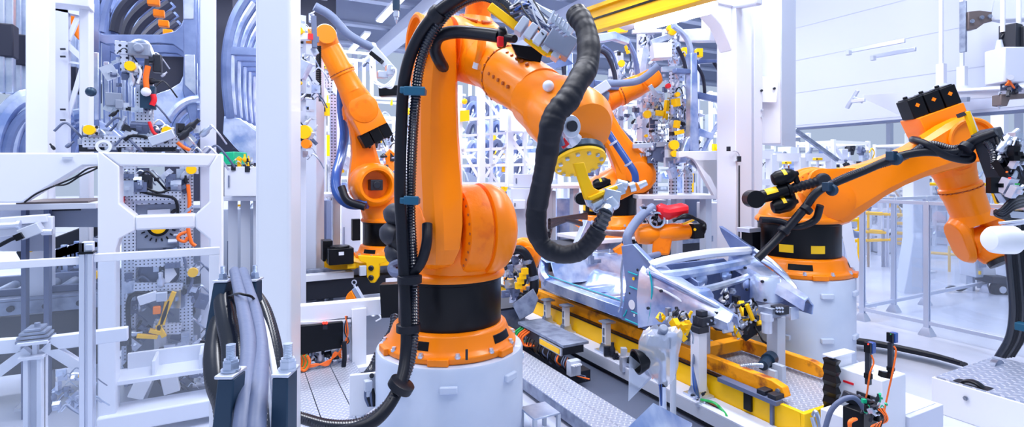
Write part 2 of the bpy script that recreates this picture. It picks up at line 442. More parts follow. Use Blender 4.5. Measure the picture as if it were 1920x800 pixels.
        m = MB(); m.lathe([(.166*k, (.5*tl+.018)*k), (.168*k, (.5*tl+.05)*k), (.158*k, (.5*tl+.09)*k), (.150*k, (.80*tl)*k), (.145*k, (.84*tl)*k), (.10*k, (.86*tl)*k)], s.G(0, ao, 0), s.gd, 44); m.build('forearm_extension', 'orange', r)
        if motors:
            m = MB(); m.hull([s.G(t, a, n) for t in (-.12, -.30) for a in (-.10, .19) for n in (-.19 if t > -.2 else -.20, .19)] + circ(s.G(0, -.06, 0), s.gd, s.gn, .19*k, 20) + circ(s.G(0, .16, 0), s.gd, s.gn, .19*k, 20))
            m.build('motor_mount', 'orange', r, bev=.012*k, smooth=40)
            for i, (n, ) in enumerate(((-.145,), (0,), (.145,))):
                mm = MB(); c = s.G(-.39, .04, n)
                R = Matrix((s.gd, s.A, s.gn)).transposed()
                mm.box(c, (.18*k, .18*k, .132*k), R); mm.box(s.G(-.46, .04, n), (.06*k, .15*k, .11*k), R); mm.cyl(s.G(-.48, .08, n), s.G(-.51, .08, n), .02*k, n=10)
                mo = mm.build('arm_motor', 'black', r, bev=.008*k)
                q = MB(); q.box(s.G(-.41, -.052, n), (.03*k, .004*k, .03*k), R @ Matrix.Rotation(.785, 3, 'Y')); q.build('warning_label', 'orange', mo)
    # ------------------------------------------------ wrists
    def yoke(s, a5=0.):
        """fork with the drum of the wrist between its two cheeks"""
        r, k, tl, ao = s.root, s.s, s.tl, s.ao
        t0 = .84*tl
        for sg, nm in ((-1, 'wrist_cheek'), (1, 'wrist_cheek')):
            m = MB(); n0 = sg*.152
            m.hull(circ(s.G(t0-.03, ao, n0*.55), s.A, s.gn, .075*k, 14) + circ(s.G(t0+.10, ao, n0*1.0), s.gd, s.A, .15*k, 18) + circ(s.G(t0+.25, ao, n0*1.0), s.gd, s.A, .135*k, 18)
                   + circ(s.G(t0+.10, ao, n0*1.35), s.gd, s.A, .12*k, 18) + circ(s.G(t0+.24, ao, n0*1.32), s.gd, s.A, .115*k, 18))
            m.build(nm, 'orange', r, bev=.008*k, smooth=40)
        m = MB(); m.hull(circ(s.G(t0-.06, ao, 0), s.A, s.gn, .15*k, 24) + circ(s.G(t0+.03, ao, 0), s.A, s.gn, .165*k, 24) + [s.G(t0+.05, ao+i*.10, j*.19) for i in (-1, 1) for j in (-1, 1)]); m.build('yoke_base', 'orange', r, smooth=40)
        m = MB(); m.lathe([(.12*k, -.12*k), (.128*k, -.10*k), (.128*k, .10*k), (.12*k, .12*k)], s.G(t0+.22, ao, 0), s.gn, 36)
        q = a5; d = s.gd*math.cos(q) + s.A*math.sin(q)
        m.lathe([(.128*k, 0), (.125*k, .12*k), (.10*k, .19*k), (.07*k, .20*k)], s.G(t0+.22, ao, 0), d, 32)
        m.build('wrist_drum', 'orange2', r, bev=.006*k)
        m = MB(); m.lathe([(.075*k, .195*k), (.085*k, .20*k), (.085*k, .24*k), (.03*k, .245*k)], s.G(t0+.22, ao, 0), d, 28); m.build('tool_flange', 'dark', r)
        return s.G(t0+.22, ao, 0) + d*.24*k, d
    def counterbalance(s, L2=.55, dz=.1):
        """the gas spring from behind the shoulder to the link, with two black accumulators"""
        r, k = s.root, s.s; a = -.335
        p1 = s.K(-.02, a, .21); d0 = s.D(-.96, 0, -.28).normalized(); p0 = p1 + d0*.60*k
        m = MB(); m.cyl(p0, p0 + (p1-p0)*.48, .058*k, n=20); m.cyl(p0 + (p1-p0)*.48, p0 + (p1-p0)*.52, .07*k, n=20)
        m.lathe([(.058*k, -.04*k), (.07*k, -.04*k), (.07*k, .04*k), (.02*k, .045*k)], p0, s.A, 24)
        m.cyl(p0 + s.A*.1*k, p0 - s.A*.06*k, .078*k, n=24)
        cb = m.build('counterbalance_cylinder', 'black', r, bev=.004*k)
        m = MB(); m.tube([p0 + (p1-p0)*.5, p0 + (p1-p0)*.9], .046*k, rib=.035*k, n=16, sub=1); m.build('rubber_bellows', 'rubber', cb)
        m = MB(); m.lathe([(.062*k, -.03*k), (.062*k, .02*k), (.045*k, .03*k)], p1, -s.A, 28); pv = m.build('pivot_cap', 'dark', r, bev=.004*k)
        m = MB()
        m.hull(circ(p1 + s.A*.02, s.D(1, 0, 0), ZZ, .10*k, 20) + circ(p1 + s.A*.07*k, s.D(1, 0, 0), ZZ, .10*k, 20) + [s.K(-.15, a+.06, .08), s.K(-.15, a+.13, .08), s.K(.40, a+.06, .13), s.K(.40, a+.13, .13), s.K(.0, a+.06, 0)])
        m.build('pivot_lug', 'orange', r, smooth=40)
        nrm = d0.cross(s.A).normalized(); 
        if nrm.z < 0: nrm = -nrm
        for sg, tt in ((1, .52), (-1, .40)):
            c = p0 + (p1-p0)*(tt-.02) + nrm*sg*.118*k
            m = MB(); m.lathe([(.02*k, -.11*k), (.05*k, -.10*k), (.068*k, -.06*k), (.070*k, .03*k), (.055*k, .07*k), (.025*k, .10*k), (.02*k, .12*k)], c, -d0, 24)
            m.cyl(c - d0*.09*k, c - d0*.09*k - nrm*sg*.08*k, .025*k, n=12)
            ac = m.build('gas_accumulator', 'black', r)
            q = MB(); q.lathe([(.071*k, 0), (.071*k, .03*k)], c + d0*.02, -d0, 6, cap=False, a0=.3, sweep=.9); q.build('warning_label', 'label', ac)
        q = MB(); q.lathe([(.0595*k, .10*k), (.0595*k, .20*k)], p0, p1-p0, 8, cap=False, a0=.2, sweep=1.6); q.build('warning_label', 'label', cb)
    def label_on_column(s, ang, z=.25, w=.12):
        """ang: where round the column, in camera-facing world degrees"""
        k = s.s; m = MB(); m.lathe([(.352*k, (z-.035)*k), (.352*k, (z+.035)*k)], s.o, ZZ, 6, cap=False, a0=math.radians(ang), sweep=w/.35)
        m.build('warning_label', 'label', s.root)

def hose(root, pts, r, m='rubber', rib=0, name='hose', n=12, sub=8):
    b = MB(); b.tube(pts, r, n=n, rib=rib, sub=sub); return b.build(name, m, root, smooth=60 if not rib else 30)
def clamp(root, p, axis, w, h, l, m='teal', name='hose_clamp'):
    b = MB(); b.beam(V(p) - V(axis)*l/2, V(p) + V(axis)*l/2, w, h); return b.build(name, m, root, bev=.004)
def pedestal(c, z, r, label, tabs=()):
    root = thing('robot_pedestal', (c[0], c[1], 0), label, 'pedestal', None)
    m = MB(); m.lathe([(r-.01, 0), (r+.05, 0), (r+.05, .02), (r, .02), (r, z-.02), (r-.008, z-.004), (r-.02, z), (.02, z)], (c[0], c[1], 0), ZZ, 96); m.build('drum', 'ped', root)
    for (t, zz) in tabs:
        t = math.radians(t); d = V((math.cos(t), math.sin(t), 0)); p = V((c[0], c[1], zz)) + d*(r+.008)
        b = MB(); b.beam(p - V((-d.y, d.x, 0))*.055, p + V((-d.y, d.x, 0))*.055, .03, .045); b.build('welded_tab', 'ped', root, bev=.008)
    return root

# ---- the near robot
B1 = V((1.32, 3.46, .585))
pedestal((1.32, 3.46), .583, .50, 'wide round white drum pedestal under the nearest orange robot', [(a, z) for a in (-150, -112, -62, -10) for z in (.46, .08)])
R1 = Robot(B1, (0, -1), 89, -25, 'largest orange robot, on the nearest white drum, black sleeve hanging from its arm', A2=(.22, .80), link=1.17, tube=1.16, motors=False)
def robot_one():
    s = R1; r = s.root
    # top of the elbow
    m = MB(); m.lathe([(.13, .0), (.12, .10), (.085, .14), (.08, .24), (.085, .25), (.05, .26)], s.G(-.02, .08, .08), s.gn + s.gd*-.2, 28); m.build('elbow_turret', 'orange2', r)
    m = MB(); m.tube([s.G(-.02+.1*math.cos(t), .06+.1*math.sin(t), .20) for t in [i*.6 for i in range(11)]], .012, rib=.03); m.build('bolt_ring', 'orange_dark', r)
    for t_ in (.66, .72, .78, .84, .90):
        for up_ in (.35, -.75):
            c_ = s.G(t_, .06, 0); v_ = V((0, 0, CAMH)) - c_; v_ = (v_ - s.gd*v_.dot(s.gd)).normalized(); v_ = (v_ + s.gd.cross(v_)*up_).normalized()
            m = MB(); m.bolt(c_ + v_*.150, v_, .010, .014); m.build('bolt', 'orange_dark', r)
    # white-tipped handles
    for pts in ([P(905, 55, 3.05), P(902, 95, 3.03), P(896, 118, 3.05)], [P(912, 405, 3.42), P(906, 445, 3.40), P(896, 478, 3.38)]):
        m = MB(); m.tube(pts, [.022, .026, .024], sub=4); h = m.build('lever', 'orange', r)
        d = (pts[-1]-pts[-2]).normalized(); m = MB(); m.cyl(pts[-1], pts[-1] + d*.035, .025); m.build('white_tip', 'white', h)
    # wrist
    w = s.G(1.26, .06, -.02)
    gd, gn = s.gd, s.gn
    m = MB(); m.lathe([(.13, -.36), (.155, -.30), (.165, -.14), (.175, -.12), (.178, 0), (.176, .06)], w, gd, 44); m.build('wrist_housing', 'orange', r)
    m = MB(); m.lathe([(.178, .064), (.172, .11), (.13, .165), (.05, .185), (.01, .187)], w, gd, 44); m.build('wrist_dome', 'orange', r)
    m = MB(); m.lathe([(.174, .05), (.1745, .066)], w, gd, 44); m.build('seam', 'orange_dark', r)
    dn = (P(1082, 285, 1) - P(1075, 232, 1)); dn = (V((-.08, -.58, -1))).normalized()
    m = MB(); m.lathe([(.14, 0), (.13, .10), (.10, .14), (.095, .15)], w, dn, 36); m.build('wrist_neck', 'orange2', r)
    m = MB(); m.lathe([(.065, .13), (.07, .155), (.095, .172), (.108, .18), (.108, .19)], w, dn, 36); m.build('silver_collar', 'alu', r)
    m = MB(); m.lathe([(.104, .185), (.122, .19), (.124, .218), (.10, .226), (.03, .228)], w, dn, 40); m.build('tool_changer', 'navy', r)
    f = w + dn*.222
    m = MB(); m.lathe([(.05, 0), (.114, 0), (.120, .006), (.120, .018), (.114, .023), (.02, .023)], f, dn, 44); fl = m.build('tool_plate', 'yellow', r)
    d, a, b = frame(dn)
    for i in range(12):
        t = i*PI/6; p = f + dn*.021 + (a*math.cos(t) + b*math.sin(t))*.096
        q = MB(); q.bolt(p, dn, .010, .012); q.build('bolt', 'zinc', fl)
    # yellow bent bracket below
    m = MB(); m.prism([P(x, y, 2.08) for x, y in ((1074, 306), (1094, 304), (1102, 330), (1112, 352), (1124, 358), (1152, 348), (1154, 356), (1112, 376), (1096, 374), (1090, 356))], V((SA*.6, CA, 0)), .022)
    m.beam(P(1100, 372, 2.08), P(1152, 350, 2.10), .075, .014); m.build('bent_bracket', 'yellow', r, bev=.003)
    g = MB(); g.beam(P(1098, 378, 2.1), P(1168, 352, 2.1), .05, .045); g.beam(P(1130, 365, 2.08), P(1160, 372, 2.08), .07, .055)
    g.cyl(P(1112, 388, 2.07), P(1138, 372, 2.07), .022, .014); g.cyl(P(1140, 370, 2.05), P(1150, 388, 2.05), .02, .03); g.cyl(P(1155, 345, 2.1), P(1175, 350, 2.1), .022)
    g.ball(P(1150, 382, 2.06), .025); g.cyl(P(1120, 392, 2.06), P(1112, 384, 2.1), .016, .02)
    g.build('gripper_block', 'zinc', r, bev=.004)
    g = MB(); g.beam(P(1157, 368, 2.12), P(1196, 348, 2.12), .045, .035); g.build('coupling_arm', 'orange2', r, bev=.006)
    g = MB(); g.cyl(P(1196, 349, 2.12), P(1212, 342, 2.12), .016, .012); g.cyl(P(1180, 352, 2.1), P(1190, 349, 2.1), .02); g.build('hose_fitting', 'zinc', r)
    # sleeve clamp on the wrist (silver)
    g = MB(); c = P(1062, 238, 2.12)
    g.cyl(c - V((0, -.03, 0)), c + V((0, -.035, 0)), .046, n=28); g.beam(P(1080, 233, 2.14), P(1040, 232, 2.1), .03, .04)
    g.beam(P(1047, 215, 2.1), P(1050, 256, 2.1), .02, .03); g.beam(P(1015, 240, 2.05), P(1048, 239, 2.08), .012, .012)
    g.tube([P(1066, 248, 2.14), P(1070, 258, 2.15), P(1076, 266, 2.16)], [.03, .036, .04]); g.build('sleeve_bracket', 'alu', r, bev=.004)
    g = MB(); g.lathe([(.0, 0), (.022, 0), (.022, .01)], c - V((0, .037, 0)), -YY, 20); g.build('bore', 'dark', r)
    g = MB(); g.tube([P(1037, 205, 2.03), P(1038, 235, 2.02), P(1050, 275, 2.02)], .022); g.build('guide_strip', 'cable_grey', r)
    g = MB(); g.beam(P(1052, 262, 2.05), P(1062, 275, 2.05), .02, .03); g.build('red_clip', 'red', r, bev=.003)
    g = MB(); g.ball(P(1028, 161, 2.38), .025, n=16); g.cyl(P(1028, 161, 2.38), P(1028, 161, 2.46), .026); g.build('white_plug', 'white', r)
    # hoses
    H = [(758, 800, 2.9), (750, 640, 3.1), (752, 400, 3.10), (754, 260, 3.05), (757, 150, 3.02), (775, 75, 3.0), (815, 20, 2.95), (865, -15, 2.85), (920, -5, 2.75), (960, 22, 2.65), (985, 45, 2.6)]
    hose(r, px([(558, 781, 2.9), (620, 797, 2.8), (680, 792, 2.75), (730, 755, 2.8), (765, 690, 2.95), (776, 620, 3.05), (776, 520, 3.10), (770, 400, 3.12), (772, 300, 3.08), (778, 200, 3.05), (788, 120, 3.0), (812, 60, 2.95), (850, 15, 2.9), (900, -8, 2.8), (940, 5, 2.7), (975, 38, 2.6)]), .031, 'corr', rib=.017, name='corrugated_hose', sub=10)
    hose(r, px([(600, 815, 2.8), (660, 806, 2.72), (712, 780, 2.75), (750, 720, 2.88), (762, 650, 3.0), (760, 560, 3.06), (754, 440, 3.08), (750, 350, 3.06), (754, 200, 3.04), (762, 130, 3.0), (782, 75, 2.97), (812, 32, 2.92), (850, 2, 2.85), (900, -22, 2.75), (940, -14, 2.66)]), .034, 'rubber', name='smooth_hose', sub=8)
    hose(r, px([(842, 140, 3.4), (826, 118, 3.16), (815, 90, 3.08), (824, 68, 3.02), (855, 60, 2.95), (900, 63, 2.84), (938, 68, 2.75)]), .036, 'rubber', name='elbow_hose')
    hose(r, px([(801, 420, 3.15), (800, 455, 3.1), (790, 490, 3.1), (772, 512, 3.1), (757, 515, 3.12)]), .031, 'rubber', name='shoulder_hose')
    g = MB(); g.lathe([(.045, -.02), (.055, -.015), (.055, .02), (.045, .025)], P(940, 70, 2.74), XX*.9+YY*-.3, 20); g.cyl(P(945, 70, 2.72), P(966, 73, 2.66), .024, .02); g.build('hose_gland', 'rubber', r, bev=.004)
    g = MB(); g.box(P(938, 78, 2.66), (.03, .02, .05)); g.build('red_clip', 'red', r, bev=.003)
    for y, d in ((170, 3.0), (375, 3.06)):
        g = MB(); a_, b_ = P(752, y, d), P(798 if y < 200 else 786, y+2, d)
        g.beam(a_, b_, .085, .036); g.beam(P(757, y, d-.04), P(797 if y < 200 else 785, y+1, d-.04), .02, .05); g.build('hose_clamp', 'teal', r, bev=.006)
    for (y, x) in ((523, 768), (614, 766), (722, 752)):
        g = MB(); g.lathe([(.066, -.022), (.070, -.02), (.070, .02), (.066, .022)], P(x, y, 3.06 if y < 700 else 2.86), ZZ if y < 700 else V((.5, -.3, 1)), 20); g.build('strap', 'rubber', r)
    g = MB(); g.lathe([(.05, -.03), (.055, 0), (.05, .03)], P(820, 28, 2.92), P(830, 18, 2.9)-P(812, 40, 2.94), 16); g.build('strap', 'rubber', r)
    # black gas accumulators behind the hoses
    for x, y, rr in ((742, 402, .082), (735, 438, .085), (744, 475, .08), (768, 445, .14)):
        g = MB(); c = P(x, y, 3.72); g.ball(c, rr, n=22, sc=(1, 1.5, 1)); g.cyl(c, c + V((.0, .2, 0)), rr*.5)
        g.build('gas_accumulator' if rr < .1 else 'counterbalance', 'dark' if rr < .1 else 'black', r)
    g = MB(); g.tube(px([(756, 490, 3.6), (736, 498, 3.6), (738, 510, 3.55), (756, 515, 3.4)]), .03); g.build('elbow_pipe', 'cable_grey', r)
    # marker pin on the flange
    g = MB(); g.cyl(P(875, 674, 3.22), P(875, 655, 3.22), .008); g.build('pin', 'dark', r)
    # gripper manifold at the elbow end, carried above the forearm
    v = MB(); random.seed(4)
    def plate(x, y, w, h, d, t, ang=-35, m=v):
        c = P(x, y, d); R = Matrix.Rotation(math.radians(-27.5), 3, 'Z') @ Matrix.Rotation(math.radians(-ang), 3, 'Y')
        m.box(c, (w, t, h), R)
    plate(1050, 82, .13, .10, 2.45, .10, -32, v); v.build('manifold_end', 'midgrey', r, bev=.006)
    v = MB()
    for i in range(5):
        plate(978 + i*17, 50 + i*12, .036, .075, 2.46, .09, -35, v)
    v.build('valve_block', 'grey', r, bev=.004)
    v = MB(); plate(1025, 45, .26, .09, 2.62, .12, -33, v); plate(1000, 20, .2, .05, 2.66, .1, -25, v); v.build('manifold_body', 'zinc', r, bev=.005)
    v = MB(); v.beam(P(985, 72, 2.45), P(1024, 102, 2.45), .03, .02); v.beam(P(1024, 102, 2.45), P(1052, 103, 2.45), .03, .02); v.build('yellow_guard_strip', 'yellow', r, bev=.003); v = MB(); v.beam(P(918, 12, 2.6), P(968, 50, 2.6), .03, .04); v.build('yellow_guard_strip', 'yellow', r, bev=.003)
    v = MB(); v.prism([P(958, 84, 2.75), P(1020, 92, 2.75), P(1012, 122, 2.75), P(970, 108, 2.75)], V((SA, CA, 0)), .05); v.build('black_tray', 'black', r, bev=.005)
    for i in range(16):
        a_ = P(955 + random.random()*40, 10 + random.random()*25, 2.5+random.random()*.1); b_ = P(1010+random.random()*55, 35 + random.random()*45, 2.4+random.random()*.1)
        mid = (a_+b_)/2 + V((random.uniform(-.02, .02), 0, random.uniform(.0, .07)))
        g = MB(); g.tube([a_, a_.lerp(mid, .6)+ZZ*.03, mid, b_], .0045 if i % 3 else .007, n=6); g.build('air_line', ['cable_white', 'dark', 'cable_grey', 'bluehose'][i % 4], r)
    for i in range(5):
        p = P(1030+7*i, 42+6*i, 2.36); v = MB(); v.cyl(p, p + V((0.02, -.01, .05)), .008, n=8); v.cyl(p, p + V((0, -.03, .0)), .011, n=8); v.build('air_fitting', 'zinc', r)
robot_one()
# black fabric sleeve: a hose pack in its own cover, hung between the arm's end and the tool
def sleeve():
    r = thing('hose_sleeve', P(1050, 480, 2.3), 'long black fabric hose sleeve looping down in front of the nearest robot arm', 'hose sleeve')
    path = [(1082, 28, 2.25), (1096, 50, 2.2), (1104, 85, 2.15), (1100, 125, 2.1), (1086, 150, 2.05), (1066, 185, 2.0), (1040, 215, 1.97), (1031, 250, 1.97), (1026, 290, 2.0), (1018, 335, 2.05), (1008, 385, 2.1), (1006, 430, 2.1), (1020, 462, 2.1), (1052, 476, 2.08), (1085, 470, 2.06), (1108, 452, 2.04), (1122, 430, 2.03)]
    pts = cr(px(path), 7); random.seed(9)
    m = MB(); rr = []
    for i in range(len(pts)):
        rr.append(.045 - .010*i/len(pts) + .0012*math.sin(i*.6) + random.uniform(-.0012, .0012) + (.003 if 14 < i < 40 else 0))
    m.tube(pts, rr, n=28, sub=3)
    from mathutils import noise
    c = [v.co.copy() for v in m.bm.verts]; mid = pts
    for v in m.bm.verts:
        near = min(mid, key=lambda q: (q - v.co).length_squared); dd = v.co - near
        k = noise.noise(V((v.co.x*9, v.co.y*9, v.co.z*14))) * .004 + noise.noise(v.co*25) * .001 + abs(noise.noise(V((v.co.x*4, v.co.y*4, v.co.z*7))))*.006
        v.co += dd.normalized() * k
    m.build('sleeve', 'cloth', r, smooth=80)
    a_, b_ = P(1114, 445, 2.035), P(1136, 398, 2.03)
    m = MB(); m.tube([a_, b_], .030, rib=.018, n=18, sub=1); m.build('corrugated_end', 'corr', r)
    m = MB(); m.lathe([(.026, 0), (.026, .02), (.02, .03), (.02, .05)], b_, P(1142, 385, 2.05)-b_, 20); m.build('end_fitting', 'zinc', r)
    m = MB(); m.lathe([(.042, -.012), (.047, -.008), (.047, .008), (.042, .012)], P(1082, 27, 2.25), P(1082, 27, 2.25)-P(1096, 50, 2.2), 20); m.build('end_collar', 'rubber', r)
sleeve()

# ---- the robot on the far white drum
BR = P(1497, 507, 5.02); BR.z = .83
pedestal((BR.x, BR.y), .828, .46, 'round white drum pedestal beside the car floor, carrying the arm with three motors', [(a, z) for a in (-160, -118, -75) for z in (.70, .32)])
fR = (CA, -SA)
R2 = Robot(BR, (fR[0]*.96-.0, fR[1]-.12), 25.5, -70, 'orange robot leaning over, three black motor boxes on its elbow', A2=(.18, .68), link=1.22, tube=.88)
def robot_two():
    s = R2; r = s.root; s.counterbalance(); tip, d = s.yoke(-.55)
    m = MB(); m.tube([s.G(.74+i*.0, .06-.05+.02*i, 0) for i in range(3)], .01); m.build('pin', 'white', r)
    for x, y, d_ in ((1735, 190, 4.35),): pass
    dd = 4.62
    hose(r, px([(1420, 485, 4.55), (1465, 440, 4.55), (1505, 395, 4.5), (1530, 362, 4.45), (1560, 345, 4.45), (1620, 320, 4.4), (1680, 295, 4.3), (1730, 285, 4.25), (1790, 285, 4.2), (1830, 262, 4.1), (1868, 248, 4.0)]), .034, 'rubber', name='dress_hose', sub=8)
    hose(r, px([(1425, 480, 4.6), (1475, 425, 4.56), (1515, 380, 4.5), (1545, 352, 4.45), (1600, 325, 4.42), (1690, 297, 4.3), (1740, 270, 4.25), (1790, 278, 4.2), (1840, 262, 4.1), (1862, 285, 4.0), (1866, 315, 4.0)]), .028, 'corr', rib=.016, name='dress_hose', sub=8)
    hose(r, px([(1426, 412, 4.6), (1460, 415, 4.6), (1495, 425, 4.55), (1528, 412, 4.5), (1538, 385, 4.45)]), .03, 'rubber', name='dress_hose')
    hose(r, px([(1722, 262, 4.75), (1712, 262, 4.4), (1735, 270, 4.25), (1775, 292, 4.2), (1815, 300, 4.15), (1820, 290, 4.15), (1800, 285, 4.15)]), .03, 'rubber', name='dress_hose')
    for (x, y, d_) in ((1552, 350, 4.4), (1672, 292, 4.25)):
        g = MB(); g.box(P(x, y, d_), (.07, .06, .075)); g.lathe([(.045, -.02), (.052, 0), (.045, .02)], P(x+8, y+6, d_), XX, 14); g.build('hose_clamp', 'navy', r, bev=.006)
    for x, y, d_ in ((1470, 432, 4.5), (1512, 392, 4.45), (1812, 276, 4.1)):
        g = MB(); g.lathe([(.05, -.02), (.052, 0), (.05, .02)], P(x, y, d_), P(x+20, y-22, d_)-P(x, y, d_), 14); g.build('strap', 'rubber', r)
    for a in (-160, -118): s.label_on_column(a)
    # small control box on the column
    g = MB(); g.box(P(1408, 455, 5.0), (.12, .12, .22)); g.build('junction_box', 'black', r, bev=.008)
    g = MB(); g.box(P(1404, 430, 5.0), (.16, .14, .04)); g.build('junction_box_lid', 'alu', r, bev=.004)
    return tip, d
tip2, dir2 = robot_two()

# ---- the robot on the rail behind the near one
B3 = V((1.90, 7.35, .62))
R3 = Robot(B3, (-1, 0), 83, 62, 'orange robot on a rail carriage, blue hose on its back', A2=(.26, .98), link=1.02, tube=1.05, size=1.0, hollow=True)
def robot_three():
    s = R3; r = s.root
    R = s; tl = s.tl; ao = s.ao
    w = s.G(.98*tl, ao, 0)
    m = MB(); m.hull(circ(s.G(.83*tl, ao, 0), s.A, s.gn, .14, 20) + circ(w + s.A*.16, s.gd, s.gn, .13, 24) + circ(w - s.A*.16, s.gd, s.gn, .13, 24)); m.build('wrist_fork', 'orange2', r, smooth=40, bev=.01)
    m = MB(); m.lathe([(.08, 0), (.125, 0), (.13, .02), (.12, .04), (.10, .045), (.08, .04)], w - s.A*.16, -s.A, 32); m.lathe([(.125, 0), (.13, .02), (.12, .04)], w + s.A*.16, s.A, 32); m.build('wrist_cap', 'orange', r)
    d = (P(575, 68, 6.0) - P(625, 72, 6.0)).normalized()
    m = MB(); m.lathe([(.115, .0), (.115, .22), (.09, .26)], w, d, 28); m.build('wrist_drum', 'orange', r)
    hose(r, px([(652, 128, 7.0), (642, 160, 7.2), (641, 205, 7.45), (646, 250, 7.6), (640, 290, 7.5), (630, 330, 7.1), (633, 362, 6.95), (655, 382, 6.9), (690, 382, 6.9)]), .066, 'bluehose', name='blue_hose')
    hose(r, px([(640, 350, 6.8), (652, 376, 6.75), (685, 388, 6.75)]), .05, 'rubber', name='dress_hose')
    hose(r, px([(590, 12, 5.9), (620, 30, 6.0), (650, 62, 6.1), (675, 78, 6.2), (700, 90, 6.3)]), .05, 'greyhose', name='grey_hose')
    g = MB(); g.lathe([(.05, -.03), (.065, 0), (.05, .04)], P(697, 88, 6.3), P(720, 110, 6.3)-P(697, 88, 6.3), 16); g.beam(P(700, 92, 6.3), P(738, 135, 6.3), .10, .10); g.build('hose_holder', 'grey', r, bev=.008)
    g = MB(); g.beam(P(696, 100, 6.2), P(716, 116, 6.2), .11, .05); g.build('black_plate', 'black', r)
    random.seed(2)
    for i in range(8):
        g = MB(); x0 = 693 + random.random()*10
        g.tube(px([(x0, 112 + i*4, 6.1), (x0+3, 150, 6.05), (715+i*2, 160+random.random()*5, 6.0), (738, 145+i*2, 6.0), (742, 130, 6.1), (728, 125+i, 6.2)]), .009, n=6); g.build('air_line', 'cable_white', r)
    g = MB(); g.beam(P(712, 172, 6.3), P(750, 170, 6.3), .12, .12); g.build('cable_box', 'black', r, bev=.01)
    g = MB(); g.box(P(717, 140, 6.2), (.12, .1, .08)); g.box(P(730, 132, 6.2), (.08, .1, .12)); g.build('valve_block', 'zinc', r, bev=.008)
robot_three()

# ---- the robot beyond the car floor, behind the near wrist
B4 = P(1143, 424, 7.1); B4.z = P(1143, 424, 7.1).z
R4 = Robot(B4, (fR[0], fR[1]), 122, 24, 'orange robot behind the car floor, long blue hose strapped along its link', A2=(.32, .68), link=1.08, tube=.86)
def robot_four():
    s = R4; r = s.root; s.counterbalance()
    ao, tl = s.ao, s.tl
    w = s.G(1.0*tl, ao, 0)
    m = MB(); m.hull(circ(s.G(.83*tl, ao, 0), s.A, s.gn, .14, 20) + circ(w - s.A*.17, s.gd, s.gn, .13, 24) + circ(w - s.A*.08, s.gd, s.gn, .13, 24)); m.hull(circ(s.G(.83*tl, ao, 0), s.A, s.gn, .12, 20) + circ(w + s.A*.17, s.gd, s.gn, .12, 24) + circ(w + s.A*.08, s.gd, s.gn, .12, 24)); m.build('wrist_fork', 'orange', r, smooth=40, bev=.01)
    m = MB(); m.lathe([(.10, 0), (.11, .02), (.09, .03)], w - s.A*.17, -s.A, 28); m.build('wrist_cap', 'orange2', r)
    m = MB(); m.lathe([(.11, -.1), (.11, .12), (.09, .16)], w, s.gd, 24); m.build('wrist_drum', 'orange2', r)
    hose(r, px([(1130, 232, 6.5), (1148, 260, 6.45), (1175, 300, 6.35), (1190, 325, 6.3), (1190, 345, 6.3), (1180, 356, 6.3)]), .042, 'bluehose', name='blue_hose')
    for x, y in ((1134, 240), (1150, 268), (1178, 307)):
        g = MB(); g.lathe([(.05, -.012), (.052, 0), (.05, .012)], P(x, y, 6.42 - (x-1134)*.002), P(x+15, y+22, 6.4)-P(x, y, 6.4), 14); g.build('strap', 'alu', r)
    hose(r, px([(1140, 156, 6.6), (1165, 156, 6.5), (1195, 152, 6.4), (1215, 140, 6.35), (1235, 122, 6.3)]), .045, 'greyhose', name='grey_hose')
    g = MB(); g.beam(P(1107, 180, 6.5), P(1140, 158, 6.5), .14, .12); g.build('hose_holder', 'grey', r, bev=.01)
    hose(r, px([(1115, 190, 6.7), (1125, 180, 6.6), (1140, 182, 6.6)]), .07, 'greyhose', name='grey_hose')
    s.label_on_column(-115); s.label_on_column(-80)
robot_four()
